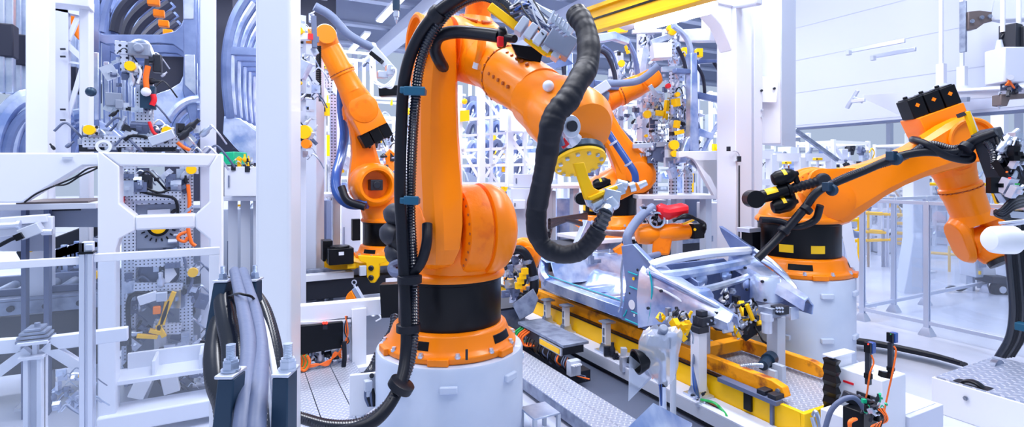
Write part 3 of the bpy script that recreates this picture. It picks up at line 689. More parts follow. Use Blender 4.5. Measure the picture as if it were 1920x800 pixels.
# ---------------------------------------------------------------- the hall
def hall():
    m = MB(); m.bb(-14, 26, -4, 22, -.2, 0); struct(m.build('floor', 'floor', bev=0, smooth=0))
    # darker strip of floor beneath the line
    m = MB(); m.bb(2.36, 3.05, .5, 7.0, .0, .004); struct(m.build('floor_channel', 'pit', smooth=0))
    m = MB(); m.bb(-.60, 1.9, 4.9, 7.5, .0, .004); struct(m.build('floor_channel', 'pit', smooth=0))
    # ceiling: sheets with deep joists, starting beyond the camera
    m = MB(); m.bb(-12, 24, 5, 20.6, 7.0, 7.2); struct(m.build('ceiling', 'ceiling', smooth=0))
    def glazed(name, along, fixed, a0, a1, k0):
        """outer wall: solid foot and head, tall open bays between mullions, added to let daylight in"""
        def bb(u0, u1, z0, z1, t=.12): 
            b = MB(); (b.bb(u0, u1, fixed-t, fixed+t, z0, z1) if along == 'x' else b.bb(fixed-t, fixed+t, u0, u1, z0, z1)); return b
        struct(bb(a0, a1, 0, 1.0).build(name, 'wall', smooth=0)); struct(bb(a0, a1, 6.5, 7.0).build(name, 'wall', smooth=0))
        n = int((a1-a0)/4); 
        for i in range(n):
            u0 = a0 + (a1-a0)*i/n; u1 = a0 + (a1-a0)*(i+1)/n
            b = bb(u0-.08, u0+.08, 1.0, 6.5)
            for z in (1.03, 2.8, 4.6, 6.47):
                (b.bb(u0, u1, fixed-.04, fixed+.04, z-.03, z+.03) if along == 'x' else b.bb(fixed-.04, fixed+.04, u0, u1, z-.03, z+.03))
            struct(b.build('daylight_bay_%d' % (k0+i), 'wall', smooth=0))
    glazed('wall_back', 'x', 20.5, -12, 24, 1); glazed('wall_left', 'y', -12, 2, 20.5, 20); glazed('wall_right', 'y', 24, -4, 20.5, 40)  # the open bays are added so that sky light reaches the hall
    for i in range(6):
        y = 6.4 + i*2.4
        r = thing('ceiling_joist', (5, y, 6.1), 'deep grey ceiling joist crossing the hall, one of the evenly spaced row', 'ceiling joist', 'ceiling joists')
        b = MB(); b.bb(-12, 24, y-.10, y+.10, 6.95, 7.0); b.bb(-12, 24, y-.02, y+.02, 6.15, 6.95); b.bb(-12, 24, y-.14, y+.14, 6.08, 6.15); b.build('girder', 'ceiling', r, smooth=0)
    for i, x in enumerate((-4.5, -.8, 1.6, 4.2, 7.5)):
        r = thing('vent_duct', (x, 6, 5.7), 'long pale ventilation duct under the ceiling, one of the parallel runs', 'air duct', 'ceiling ducts')
        b = MB(); b.bb(x-.22, x+.22, 5.2, 20.2, 5.55, 5.9); b.build('duct_run', 'wall', r, bev=.02)
    for i in range(12):
        x = (-2.6, .6, 3.0)[i % 3]; y = 8 + (i//3)*3.4
        r = thing('ceiling_light', (x, y, 5.3), 'bright white tube light hung under the ceiling ducts', 'ceiling light', 'ceiling tube lights')
        b = MB(); b.bb(x-.08, x+.08, y-1.1, y+1.1, 5.3, 5.36); b.build('lamp_housing', 'white', r); b = MB(); b.bb(x-.06, x+.06, y-1.05, y+1.05, 5.27, 5.30); b.build('lamp_tube', 'lamp', r)
hall()

def perf_post(root, x, y, z0, z1, w=.06, name='perforated_post', m='perf'):
    b = MB(); b.bb(x-w/2, x+w/2, y-w/2, y+w/2, z0, z1); return b.build(name, m, root)
def clutter(c, size, n, seed, mats=('zinc', 'grey', 'dark', 'alu'), root=None, ax=(0, 0, 0), big=1.):
    """a cluster of small clamps, blocks and fittings, each a part of its own"""
    rnd = random.Random(seed); c = V(c); n = int(n*.8)
    for i in range(n):
        mt = mats[i % len(mats)]; b = MB()
        p = c + V([rnd.uniform(-.5, .5)*s for s in size]); q = rnd.uniform(.6, 1.7)*min(.045, .11*max(size))*big
        t = rnd.random()
        R = Matrix.Rotation(rnd.choice((0, 0, .4, -.5, .8)), 3, rnd.choice('XYZ'))
        if t < .5:
            b.box(p, (q*rnd.uniform(.6, 2), q*rnd.uniform(.5, 1), q*rnd.uniform(.5, 2)), R); b.box(p + V((0, -q*.4, 0)), (q*.5, q*.6, q*.4), R); nm = 'clamp_block'
        elif t < .8:
            b.lathe([(q*.3, 0), (q*.4, q*.3), (q*.4, q*.9), (q*.22, q*1.2), (q*.22, q*1.8)], p, R @ V((rnd.choice((1, 0)), rnd.choice((-.4, 0)), 1)), 10); nm = 'air_fitting'
        else:
            b.tube([p, p + V((q, 0, q)), p + V((q*2, 0, 0)), p + V((q*3, q, -q*1.5))], q*.14, n=6); nm = 'wire_loop'
        b.build(nm, mt, root)

# ---------------------------------------------------------------- left side: tall machine frame, guard, gusset beam
def left_side():
    Y = 4.40
    r = thing('machine_portal', (-.45, Y, 0), 'thick white welded portal frame with chamfered corners behind the glass guard', 'machine frame')
    def q(x, y): return PY(x, y, Y)
    x0, x1, x2, x3 = q(188, 300).x, q(228, 300).x, q(393, 300).x, q(419, 300).x
    zt, zb = q(300, 287).z, q(300, 312).z; yn = YY
    def fr(pts, name, t=.16): b = MB(); b.prism([V((x, Y, z)) for x, z in pts], YY, t); b.build(name, 'white', r, bev=.012)
    zc0, zc1 = q(300, 402).z, q(300, 428).z
    c = .085
    fr([(x0, 0), (x1-.02, 0), (x1-.02, zc1-.12), (x1, zc1-.05), (x1+c, zc1), (x1+c, zc0), (x1, zc0+c), (x1, zb), (x1-.1, zt), (x0, zt)], 'post')
    fr([(x3, 0), (x2, 0), (x2, zc1-c), (x2-c, zc1), (x2-c, zc0), (x2, zc0+c), (x2, zb), (x2+.05, zt), (x3, zt)], 'post')
    fr([(x1-.1, zt), (x1, zb), (x2, zb), (x2+.05, zt)], 'top_rail'); fr([(x1+c, zc0), (x2-c, zc0), (x2-c, zc1), (x1+c, zc1)], 'cross_rail')
    b = MB(); b.bb(x0, x3, Y-.12, Y+.12, .05, .17); b.build('foot_rail', 'white', r, bev=.012)
    b = MB(); b.bb(x1-.05, x3, Y-.02, Y+.25, .33, .36); b.bb(x1, x3, Y+.22, Y+.25, .33, .47); b.bb(x1+.17, x1+.19, Y, Y+.24, .35, .46); b.bb(x1+.45, x1+.47, Y, Y+.24, .35, .46); b.build('base_tray', 'white', r, bev=.004)
    b = MB(); b.beam(V((x1+.60, Y+.1, .42)), V((x3+.12, Y+.1, .70)), .05, .06); b.build('brace', 'white', r)
    b = MB(); b.box((x1+.50, Y+.1, .385), (.10, .05, .04)); tag(b.build('chock', 'navy', bev=.004), 'small dark blue block lying on the tray of the portal frame', 'block')
    # big gusset beam running off to the edge
    Y2 = 4.55
    r = thing('gusset_beam', PY(60, 380, Y2), 'broad white beam with a long slanting gusset at the photo edge, over a white shelf', 'beam')
    b = MB(); b.prism([PY(x, y, Y2) for x, y in ((-120, 287), (190, 287), (190, 311), (160, 311), (92, 352), (48, 379), (-120, 381))], YY, .14); b.build('gusset_plate', 'white', r, bev=.01)
    b = MB(); b.prism([PY(x, y, Y2-.08) for x, y in ((117, 294), (136, 294), (136, 299), (117, 299))], YY, .012); b.build('name_plate', 'grey', r)
    r = thing('shelf', PY(60, 385, 4.75), 'white shelf edge with worn wooden top beneath the gusset beam', 'shelf')
    b = MB(); p = PY(-150, 386, 4.75); p1 = PY(190, 378, 4.75); b.bb(p.x, p1.x, 4.6, 5.3, p1.z-.04, p1.z); b.build('shelf_board', 'white', r, bev=.006)
    b = MB(); b.bb(p.x+.5, p1.x-.05, 4.62, 5.2, p1.z, p1.z+.012); b.build('worn_top', 'brown', r)
    tagh = thing('cable', PY(48, 376, 4.5), 'thin black cable drooping from the portal frame to the white shelf', 'cable')
    hose(tagh, [PY(*t, 4.40) for t in ((190, 311), (165, 316), (140, 332), (110, 345), (70, 362), (46, 379))], .006, 'rubber', name='wire', n=6); hose(tagh, [PY(*t, 4.40) for t in ((188, 312), (172, 320), (150, 330), (125, 345), (100, 348))], .006, 'rubber', name='wire', n=6)
    # blue-grey cabinets and a conveyor under the shelf
    for i, (a_, b_, y0, y1, mt, lb) in enumerate(((2, 44, 392, 470, 'wall', 'pale cabinet front under the white shelf at the photo edge'), (52, 92, 390, 470, 'wall', 'narrow pale cabinet door beside the grey post'), (94, 190, 388, 425, 'midgrey', 'dark grey hanging panel with a long slot under the shelf'))):
        r = thing('cabinet_panel', PY(a_, y1, 5.1), lb, 'panel'); b = MB(); b.prism([PY(x, y, 5.1) for x, y in ((a_, y0), (b_, y0), (b_, y1), (a_, y1))], YY, .06); b.build('panel_sheet', mt, r, bev=.006)  # cabinet fronts and a slotted panel, no hangers drawn
        if i == 2: b = MB(); b.prism([PY(x, y, 5.06) for x, y in ((93, 393), (152, 391), (152, 394), (93, 396))], YY, .012); b.build('slot', 'dark', r)
    for xa, xb, nm in ((42, 51, 'grey steel post between the pale cabinets'), (84, 94, 'slim grey post under the edge of the hanging panel')):
        p = PY(xa, 400, 5.0); q_ = PY(xb, 400, 5.0); r = thing('support_post', (p.x, 5.0, 0), nm, 'post'); b = MB(); b.bb(p.x, q_.x, 4.97, 5.05, 0, PY(xa, 386, 5.0).z); b.build('post_profile', 'cable_grey', r)
    # white arm brackets
    r = thing('hanging_arm_bracket', PY(5, 430, 4.5), 'white angled arm bracket with black cable poking out, above the guard rail', 'bracket')
    b = MB(); b.beam(PY(-40, 418, 4.5), PY(92, 408, 4.5), .09, .05); b.beam(PY(90, 405, 4.5), PY(90, 440, 4.5), .06, .05); b.beam(PY(-40, 440, 4.55), PY(90, 424, 4.55), .06, .06); b.build('arm', 'white', r, bev=.006)
    b = MB(); b.beam(PY(40, 440, 4.42), PY(78, 425, 4.42), .09, .07); b.build('box_arm', 'grey', r, bev=.004)
    b = MB(); b.beam(PY(30, 446, 4.38), PY(44, 440, 4.38), .06, .04); b.build('dark_end', 'black', r); hose(r, [PY(*t, 4.38) for t in ((42, 442), (22, 448), (-5, 462), (-30, 475))], .012, 'rubber', name='wire', n=8)
    b = MB(); b.cyl(PY(-5, 424, 4.42), PY(32, 422, 4.42), .022); b.cyl(PY(32, 422, 4.42), PY(38, 422, 4.42), .032); b.build('air_cylinder', 'alu', r); b = MB(); b.cyl(PY(78, 434, 4.42), PY(98, 434, 4.42), .018); b.build('cylinder_rod', 'alu', r)
    r = thing('yellow_post', PY(54, 470, 5.2), 'short yellow post standing behind the white arm bracket', 'post'); b = MB(); b.beam(PY(54, 453, 5.2), PY(54, 472, 5.2), .04, .04); b.build('post_profile', 'yellow', r)
    # conveyor chain seen through the glass
    r = thing('roller_conveyor', (-1.6, 5.6, 0), 'low grey roller conveyor behind the glass guard', 'conveyor')
    z = PY(60, 560, 5.2).z
    b = MB(); b.bb(-2.6, -.75, 5.15, 5.22, z-.10, z); b.bb(-2.6, -.75, 5.15, 5.3, z-.0, z+.02); b.build('side_rail', 'steel', r, bev=.005)
    b = MB(); b.bb(-2.6, -.75, 5.28, 5.33, z+.02, z+.07); b.bb(-2.6, -.75, 5.75, 5.8, z-.05, z+.1); b.build('side_rail', 'cable_grey', r, bev=.005)
    b = MB()
    for i in range(14): b.cyl((-2.5+i*.13, 5.32, z+.03), (-2.5+i*.13, 5.74, z+.03), .035, n=12)
    b.build('rollers', 'zinc', r)
    for i in range(9):
        b = MB(); b.cyl((-2.45+i*.2, 5.15, z-.05), (-2.45+i*.2, 5.13, z-.05), .022, n=10); b.build('roller_cap', 'dark', r)
    b = MB(); b.bb(-2.6, -.85, 5.2, 5.75, z-.55, z-.12); b.build('dark_skirt', 'dark', r)
    for i in range(3):
        b = MB(); b.bb(-2.4+i*.7, -2.3+i*.7, 5.3, 5.4, 0, z-.1); b.build('leg', 'grey', r)
    # stacked parts on the conveyor, dark rising chain
    r = thing('part_rack', PY(140, 540, 5.9), 'dark slanting rack of small steel parts behind the glass', 'parts rack')
    b = MB(); b.beam(PY(45, 480, 6.1), PY(190, 425, 6.1), .25, .12); b.build('rack_beam', 'dark', r, bev=.01)
    for i in range(16):
        t = i/15; p = PY(62 + t*120, 500 - t*35, 6.05)
        b = MB(); b.box(p, (.05, .2, .14+.05*(i % 3))); b.cyl(p + V((0, -.1, .06)), p + V((0, .1, .06)), .045, n=12); b.build('steel_part', ('zinc', 'cable_grey', 'galv')[i % 3], r, bev=.004)
    b = MB(); b.bb(PY(60, 500, 6.1).x, PY(190, 500, 6.1).x, 6.3, 6.35, .7, 1.15); b.build('back_sheet', 'cable_grey', r)
    # trestle column with diagonal braces behind the glass
    Yt = 3.75
    r = thing('braced_column', (PY(66, 700, Yt).x, Yt, 0), 'white steel column with two diagonal braces seen through the glass guard', 'column')
    def qt(x, y): return PY(x, y, Yt)
    b = MB(); x0, x1 = qt(50, 700).x, qt(84, 700).x; zt = qt(60, 668).z
    b.bb(x0, x0+.02, Yt-.06, Yt+.06, 0, zt); b.bb(x1-.02, x1, Yt-.06, Yt+.06, 0, zt); b.bb(x0, x1, Yt-.01, Yt+.01, 0, zt); b.build('column', 'white', r, bev=.003)
    b = MB(); b.bb(x0-.02, x1+.01, Yt-.07, Yt+.07, zt, zt+.015); b.build('cap_plate', 'white', r)
    b = MB(); zz = qt(60, 640).z; b.bb(x0-.02, x1+.03, Yt-.08, Yt+.08, zz, zz+.015); b.bb((x0+x1)/2-.01, (x0+x1)/2+.01, Yt-.02, Yt+.02, zt, zz); b.build('head_plate', 'white', r)
    b = MB(); b.beam(qt(86, 646), qt(156, 690), .05, .05); b.build('brace', 'white', r); b = MB(); b.beam(qt(54, 655), qt(-20, 710), .05, .05); b.build('brace', 'white', r)
    b = MB(); b.beam(qt(-80, 655), qt(42, 645), .05, .075); b.beam(qt(96, 642), qt(240, 624), .05, .075); b.build('cross_beam', 'white', r, bev=.004)
    b = MB()
    for i, (w, zz_) in enumerate(((.14, 634), (.13, 627), (.11, 620), (.07, 614))):
        p = qt(67, zz_); b.box(p, (w, .12, .014))
    b.cyl(qt(70, 612), qt(70, 604), .014, n=8); b.build('shim_stack', 'steel', r, bev=.002)
    # steel plate path at the glass foot
    b = MB(); b.bb(-2.4, -.8, 2.75, 4.1, .0, .02); o = b.build('walkway_plate', 'midgrey'); tag(o, 'dull steel floor plates behind the glass guard', 'floor plate')
    r = thing('gripper_part', PY(140, 760, 3.6), 'small jagged steel gripper lying low behind the guard post', 'gripper'); clutter(PY(136, 735, 3.6), (.16, .1, .22), 40, 5, ('zinc', 'steel', 'alu'), r); b = MB(); b.cyl(PY(148, 702, 3.55), PY(153, 702, 3.55), .015); b.build('yellow_cap', 'yellow', r)
    # glass guard: post, two framed panes
    Yg = 3.30
    r = thing('glass_guard', PY(165, 820, Yg), 'aluminium guard with clear panes, in front of the portal frame', 'machine guard')
    def g(x, y): return PY(x, y, Yg)
    xa, xb = g(151, 500).x, g(177, 500).x; zt = g(160, 474).z
    b = MB(); b.bb(xa, xa+.022, Yg-.035, Yg+.035, 0, zt); b.bb(xb-.022, xb, Yg-.035, Yg+.035, 0, zt); b.bb(xa, xb, Yg-.022, Yg+.03, 0, zt); b.build('post', 'alu', r, bev=.003)
    b = MB(); b.bb(xa-.004, xb+.004, Yg-.04, Yg+.04, zt, zt+.006); b.build('post_cap', 'black', r)
    b = MB(); b.box(g(165, 462), (.045, .05, .05)); b.box(g(170, 462) + V((0, -.03, 0)), (.03, .02, .03)); b.build('latch', 'grey', r, bev=.004)
    b = MB(); b.box(g(155, 464), (.02, .05, .05)); b.build('hinge', 'dark', r)
    z0 = g(160, 485).z
    xl = g(-40, 500).x; b = MB(); b.bb(xl, xa, Yg-.015, Yg+.015, z0-.025, z0+.012); b.build('top_rail', 'white', r, bev=.003)
    xr, xr2 = g(392, 500).x, g(412, 500).x
    b = MB(); b.bb(xb, xr2, Yg-.015, Yg+.015, z0-.018, z0+.022); b.build('top_rail', 'white', r, bev=.003)
    b = MB(); b.bb(xr, xr2, Yg-.015, Yg+.015, 0, z0-.018); b.build('side_rail', 'white', r, bev=.003)
    b = MB(); b.bb(xl, xa, Yg-.003, Yg+.003, .03, z0-.025); b.build('glass_pane', 'glass', r, smooth=0)
    b = MB(); b.bb(xb, xr, Yg-.003, Yg+.003, .03, z0-.018); b.build('glass_pane', 'glass', r, smooth=0)
    r = thing('shadow_block', PY(300, 600, 5.5), 'dark blue-grey block added as the deep shadow behind the perforated tower', 'cabinet'); r.location.z = 0; r['_w'] = tuple(r.location)  # block added to stand for the deep blue shadow inside the machine
    b = MB(); xa, xb = PY(236, 400, 5.6).x, PY(382, 400, 5.6).x; b.bb(xa, xb, 5.5, 5.9, 0.1, 1.45); b.build('cabinet_body', 'midgrey', r, bev=.01); b = MB(); b.bb(xa+.02, (xa+xb)/2-.01, 5.485, 5.5, .15, 1.42); b.build('door', 'midgrey', r, bev=.004); b = MB(); b.bb((xa+xb)/2+.01, xb-.02, 5.485, 5.5, .15, 1.42); b.build('door', 'midgrey', r, bev=.004); b = MB(); b.bb(xa, xb, 5.52, 5.88, 0, .1); b.build('plinth', 'dark', r)
    # foreground white column
    r = thing('square_column', P(520, 900, 2.5), 'tall white square column rising the full height beside the cable bracket', 'column')
    c = P(523, 700, 2.62); R = Matrix.Rotation(-.4797, 3, 'Z')
    b = MB(); b.box((c.x, c.y, 3.25), (.165, .165, 6.5), Matrix.Rotation(math.radians(-24), 3, 'Z')); b.build('shaft', 'white_cast', r, bev=.018, seg=3)
    b = MB(); b.box((c.x, c.y, .01), (.32, .32, .02), R); b.build('foot_plate', 'white_cast', r)
    b = MB(); p = P(487, 500, 2.75); b.box((p.x, p.y, 2.5), (.012, .05, 5), R); b.build('edge_strip', 'alu', r)
left_side()

# ---------------------------------------------------------------- cable bracket in the foreground
def cable_bracket():
    r = thing('cable_bracket', P(480, 800, 1.2), 'dark blue steel bracket with big bolts holding the cable bundle, beside the square column', 'bracket')
    b = MB(); 
    b.prism(px([(420, 702, 1.1), (450, 702, 1.1), (440, 860, 1.1), (402, 860, 1.1)]), V((SA, CA, 0)), .05); b.build('side_plate', 'navy', r, bev=.003)
    b = MB(); b.prism(px([(520, 700, 1.1), (549, 698, 1.1), (548, 860, 1.1), (515, 860, 1.1)]), V((SA, CA, 0)), .05); b.build('side_plate', 'navy', r, bev=.003)
    b = MB(); b.prism(px([(407, 528, 2.0), (432, 528, 2.0), (404, 634, 2.0), (389, 634, 2.0)]), V((SA, CA, 0)), .05); b.build('side_plate', 'navy', r, bev=.003)
    b = MB(); b.prism(px([(470, 526, 2.0), (486, 526, 2.0), (486, 566, 2.0), (470, 566, 2.0)]), V((SA, CA, 0)), .05); b.build('side_plate', 'navy', r, bev=.003)
    for x0, x1, y, d in ((416, 450, 698, 1.1), (520, 552, 695, 1.1), (406, 434, 525, 2.0), (468, 488, 523, 2.0)):
        b = MB(); b.beam(P(x0, y, d), P(x1, y, d), .06, .007); b.build('top_plate', 'alu', r, bev=.002)
    for x, y, d, k in ((433, 694, 1.1, 1), (540, 692, 1.1, 1), (418, 523, 2.0, .9), (478, 521, 2.0, .9)):
        p = P(x, y, d); b = MB(); b.cyl(p, p + ZZ*.004*k, .019*k, n=24); b.bolt(p + ZZ*.004, ZZ, .017*k, .014*k); b.bolt(p + ZZ*.018*k, ZZ, .015*k, .006*k)
        b.lathe([(.0095*k*(1 if i % 2 else .9), .02*k + i*.0016*k) for i in range(22)], p, ZZ, 14); b.build('bolt', 'zinc', r, smooth=30)
    b = MB(); b.beam(P(378, 639, 2.0), P(394, 639, 2.0), .02, .008); b.build('stay', 'dark', r)
    g = 'cables clamped in the foreground bracket'
    def cab(name, pts, rad, m, label, cat, rib=0):
        o = thing(name, P(*pts[-1]), label, cat, g); hose(o, px(pts), rad, m, rib=rib, name='jacket', n=16, sub=10)
    cab('cable', [(440, 508, 2.05), (447, 540, 1.85), (456, 580, 1.62), (466, 640, 1.35), (462, 720, 1.15), (455, 800, 1.05), (450, 850, 1.02)], .0185, 'cable_grey', 'thick grey cable lying over the front of the bracket, nearer the frame', 'cable')
    cab('cable', [(455, 509, 2.05), (466, 545, 1.85), (480, 590, 1.6), (488, 650, 1.35), (486, 720, 1.15), (480, 800, 1.05), (478, 850, 1.02)], .019, 'cable_grey', 'thick grey cable beside the thin white cables, passing under the tie', 'cable')
    cab('cable', [(466, 520, 2.0), (474, 560, 1.85), (496, 610, 1.55), (508, 660, 1.35), (520, 740, 1.15), (530, 850, 1.05)], .0072, 'cable_white', 'thin white cable running outermost next to the square column', 'cable')
    cab('cable', [(462, 522, 2.0), (470, 580, 1.8), (490, 650, 1.5), (504, 710, 1.25), (514, 800, 1.1), (516, 850, 1.05)], .0070, 'cable_white', 'thin white cable tucked against the thick grey one', 'cable')
    cab('conduit', [(430, 530, 2.1), (420, 560, 2.0), (425, 600, 1.85), (436, 650, 1.7), (440, 720, 1.5), (440, 800, 1.4)], .034, 'corr', 'shiny black corrugated conduit arching next to the grey cables', 'conduit', rib=.017)
    cab('conduit', [(440, 560, 2.2), (415, 600, 2.0), (405, 650, 1.8), (408, 710, 1.6), (425, 760, 1.5), (430, 830, 1.4)], .036, 'corr', 'black corrugated conduit bulging outermost towards the guard', 'conduit', rib=.017)
    cab('conduit', [(470, 545, 2.2), (490, 575, 2.05), (505, 620, 1.9), (515, 680, 1.75), (510, 760, 1.6), (505, 830, 1.5)], .030, 'corr', 'black corrugated conduit curving down on the column side', 'conduit', rib=.017)
    cab('conduit', [(480, 640, 1.9), (492, 700, 1.6), (494, 760, 1.4), (492, 830, 1.3)], .028, 'corr', 'black corrugated conduit half hidden under the white cables', 'conduit', rib=.017)
    o = thing('cable_tie', P(450, 558, 1.85), 'thin black cable tie round the two thick grey cables', 'cable tie'); hose(o, px([(431, 555, 1.9), (445, 550, 1.70), (458, 552, 1.66), (472, 556, 1.68), (482, 568, 1.75)]), .004, 'black', name='strap', n=6)
    b = MB(); b.box(P(431, 557, 1.88), (.014, .012, .01)); b.build('buckle', 'black', o)
cable_bracket()
# ---------------------------------------------------------------- hanging body side frames
def side_panel(Y, scale_from=None, stack='', label=''):
    """a car's body side: pillars, belt rail, wheel-arch quarter, roof arc, standing in the plane Y"""
    r = thing('body_side_frame', PY(270, 290, Y), label, 'body side panel', 'hanging body side frames')
    def q(pts): return [PY(x, y, Y) for x, y in pts]
    def pr(pts, name, m, t=.06, dy=0): b = MB(); b.prism([p + V((0, dy, 0)) for p in q(pts)], YY, t); return b.build(name, m, r, bev=.008)
    p = pr([(170, -90), (187, -90), (189, 30), (189, 60), (187, 240), (176, 240), (172, 100)], 'pillar', 'body', .09)
    b = MB(); b.prism(q([(176, 100), (187, 100), (187, 225), (179, 225)]), YY, .11); b.build('zinc_strip', 'zinc', p, bev=.006)
    pr([(186, 62), (196, 66), (300, 66), (328, 60), (340, 50), (346, 34), (362, 34), (362, 112), (352, 112), (342, 96), (325, 84), (300, 82), (200, 84), (186, 78)], 'belt_rail', 'body', .082)
    p = pr([(343, -90), (366, -90), (369, 40), (370, 250), (362, 250), (343, 170), (345, 110)], 'pillar', 'body', .10)
    b = MB(); b.prism(q([(347, 104), (366, 104), (368, 180), (347, 160)]), YY, .12); b.prism(q([(345, -90), (364, -90), (364, 38), (345, 38)]), YY, .12); b.build('zinc_strip', 'zinc', p, bev=.006)
    # wheel-arch quarter
    arc = [(372 - 62*math.cos(t), 262 - 74*math.sin(t)) for t in [i*PI/2/12 for i in range(13)]]
    pr([(290, 178), (318, 168), (338, 156), (345, 140), (348, 150), (371, 150)] + arc[::-1] + [(298, 262), (286, 215)], 'wheel_arch', 'galv', .07)
    for k, (w, dy) in enumerate(((1.0, -.05), (.86, .05))):
        b = MB(); b.tube([PY(374 - 66*w*math.cos(t), 266 - 80*w*math.sin(t), Y) + V((0, dy, 0)) for t in [i*PI/2/7 for i in range(8)]], .05, n=8, sub=3); b.build('arch_flange', 'galv', r)
    b = MB(); b.tube(q([(188, 60), (196, 15), (214, -25), (245, -60), (290, -90)]), .05, n=8, sub=5); b.build('roof_arc', 'body', r)
    # black sheet painted as the darkness behind the lower opening
    pr([(268, 100), (344, 102), (344, 140), (336, 154), (316, 166), (290, 176), (262, 170)], 'shade_sheet', 'body_dark', .02, .15)
    # low sill bracket
    pr([(186, 225), (205, 235), (235, 262), (262, 290), (240, 292), (205, 262), (186, 250)], 'sill', 'galv', .05)
    return r
def stacks():
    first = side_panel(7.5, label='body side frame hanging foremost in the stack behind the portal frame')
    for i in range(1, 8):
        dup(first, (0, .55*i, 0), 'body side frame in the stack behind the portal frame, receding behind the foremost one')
    # dark covered struts inside the upper openings
    for i in range(6):
        Y = 8.0 + i*.55; r = thing('covered_strut', PY(300, 20, Y), 'black felt covered curved strut hung between the stacked body sides', 'strut', 'black covered struts')
        b = MB(); f = lambda x, y: PY(x, y, 8.0) + V((0, .55*i, 0)); b.tube([f(215, 60), f(225, 25), (f(250, -5)), f(300, -40)], .06, n=8); b.build('strut_body', 'body_dark', r)
        b = MB(); b.box(f(288, 4), (.13, .1, .09)); b.build('orange_pad', 'orange2', r, bev=.01)
    b = MB(); b.bb(-1.2, 2.0, 12.3, 12.4, 1.2, 6.5); o = b.build('shade_backdrop', 'body_dark'); tag(o, 'dark screen added as the darkness at the far end of the stack of body sides', 'backdrop')  # black sheet added for the darkness beyond the stack
    # the second stack, seen edge-on past the pale column
    Y = 7.3
    r = thing('body_side_frame', PY(450, 310, Y), 'front frame of the curved stack between the grey column and the square column', 'body side panel', 'second stack of body sides')
    def q(pts, dy=0): return [PY(x, y, Y) + V((0, dy, 0)) for x, y in pts]
    b = MB(); b.tube(q([(432, 222), (425, 150), (427, 90), (440, 35), (466, -8), (500, -40)]), .06, n=8, sub=5); b.build('door_ring', 'body', r)
    b = MB(); b.tube(q([(438, 215), (434, 150), (436, 95), (450, 45), (474, 5)]), .035, n=8, sub=5); b.build('inner_ring', 'galv', r)
    b = MB(); b.prism(q([(430, 88), (500, 92), (500, 106), (430, 104)]), YY, .09); b.build('belt_rail', 'body', r, bev=.008)
    b = MB(); b.prism(q([(420, 218), (450, 222), (500, 260), (500, 308), (470, 304), (440, 275), (418, 250)]), YY, .08); b.build('sill', 'galv', r, bev=.01)
    for i in range(1, 9): dup(r, (.07*i, .36*i, 0), 'nested frame of the curved stack between the two pale columns, behind its front frame')
    b = MB(); b.bb(PY(436, 1, 11).x, PY(500, 1, 11).x, 10.9, 11, 2.2, 4.9); o = b.build('shade_backdrop', 'body_dark'); tag(o, 'dark screen added as the darkness behind the nested curved frames', 'backdrop')  # black sheet added for the darkness behind these frames
    # the third stack, at the photo edge: black covered posts and arches
    for i in range(9):
        Yk = 6.2 + i*.42; r = thing('covered_post', PY(15, 200, 6.2), 'steel body pillar with a black felt cover round its middle, at photo edge', 'pillar', 'black covered pillars'); dx = i*.0
        f = lambda x, y: PY(x, y, 6.2) + V((dx, .42*i, 0))
        x0 = f(2, 100); b = MB(); b.bb(x0.x-.05, x0.x+.09, Yk-.04, Yk+.04, f(0, 175).z, 4.6); b.bb(x0.x+.0, x0.x+.04, Yk-.07, Yk+.05, f(0, 175).z, 4.6); b.build('pillar', 'zinc', r, bev=.01)
        b = MB(); b.bb(x0.x-.065, x0.x+.105, Yk-.085, Yk+.06, f(0, 108).z, f(0, 46).z); b.build('felt_cover', 'body_dark', r, bev=.012)
        r = thing('hanging_wheel_arch', PY(15, 290, 6.2), 'shiny steel wheel arch hanging at the photo edge below the black covers', 'wheel arch', 'wheel arch panels')
        b = MB(); b.tube([f(62 - 75*math.cos(t), 300 - 120*math.sin(t)) for t in [j*PI/2/7 for j in range(8)]], .07, n=8, sub=3); b.build('outer_flange', 'galv', r)
        b = MB(); b.tube([f(70 - 58*math.cos(t), 300 - 92*math.sin(t)) for t in [j*PI/2/7 for j in range(8)]], .04, n=8, sub=3); b.build('inner_flange', 'body', r)
    # pale columns and truss
    for (xa, xb, Y, top, lb, nm, m) in ((55, 98, 5.3, 6.5, 'broad white column left of the truss, above the gusset beam', 'column', 'white'), (153, 172, 5.9, 6.5, 'slim white column beside the front body side', 'column', 'white'),
                                 (376, 405, 5.2, 6.5, 'pale grey column standing behind the top rail of the portal frame', 'column', 'grey')):
        p, q_ = PY(xa, 100, Y), PY(xb, 100, Y); r = thing('steel_column', ((p.x+q_.x)/2, Y, 0), lb, 'column')
        b = MB(); b.bb(p.x, q_.x, Y-.09, Y+.09, 0, top); b.build('shaft', m if m != 'grey' else 'wall', r, bev=.008); b = MB(); b.bb(p.x-.05, q_.x+.05, Y-.14, Y+.14, 0, .02); b.build('foot_plate', 'white', r)
    Y = 6.6
    r = thing('lattice_mast', PY(120, 290, Y), 'pale lattice mast with diagonal struts between the two white columns', 'lattice mast')
    for a_, b_, w in (((118, 300), (118, -40), .10), ((100, 60), (155, 110), .05), ((100, 20), (120, 80), .04), ((128, 75), (152, 20), .04), ((118, 250), (153, 130), .035), ((98, 160), (112, 240), .035), ((97, 10), (153, 22), .10), ((97, 112), (155, 120), .02)):
        b = MB(); b.beam(PY(*a_, Y), PY(*b_, Y), w, w); b.build('strut', 'wall', r)
    for y in (92, 106, 205, 225):
        b = MB(); b.beam(PY(113, y, Y-.09), PY(123, y, Y-.09), .02, .015); b.build('slot', 'dark', r)
    r = thing('mounted_guard', PY(125, 75, 7.0), 'deep orange machine cover glimpsed through the lattice mast', 'machine cover')
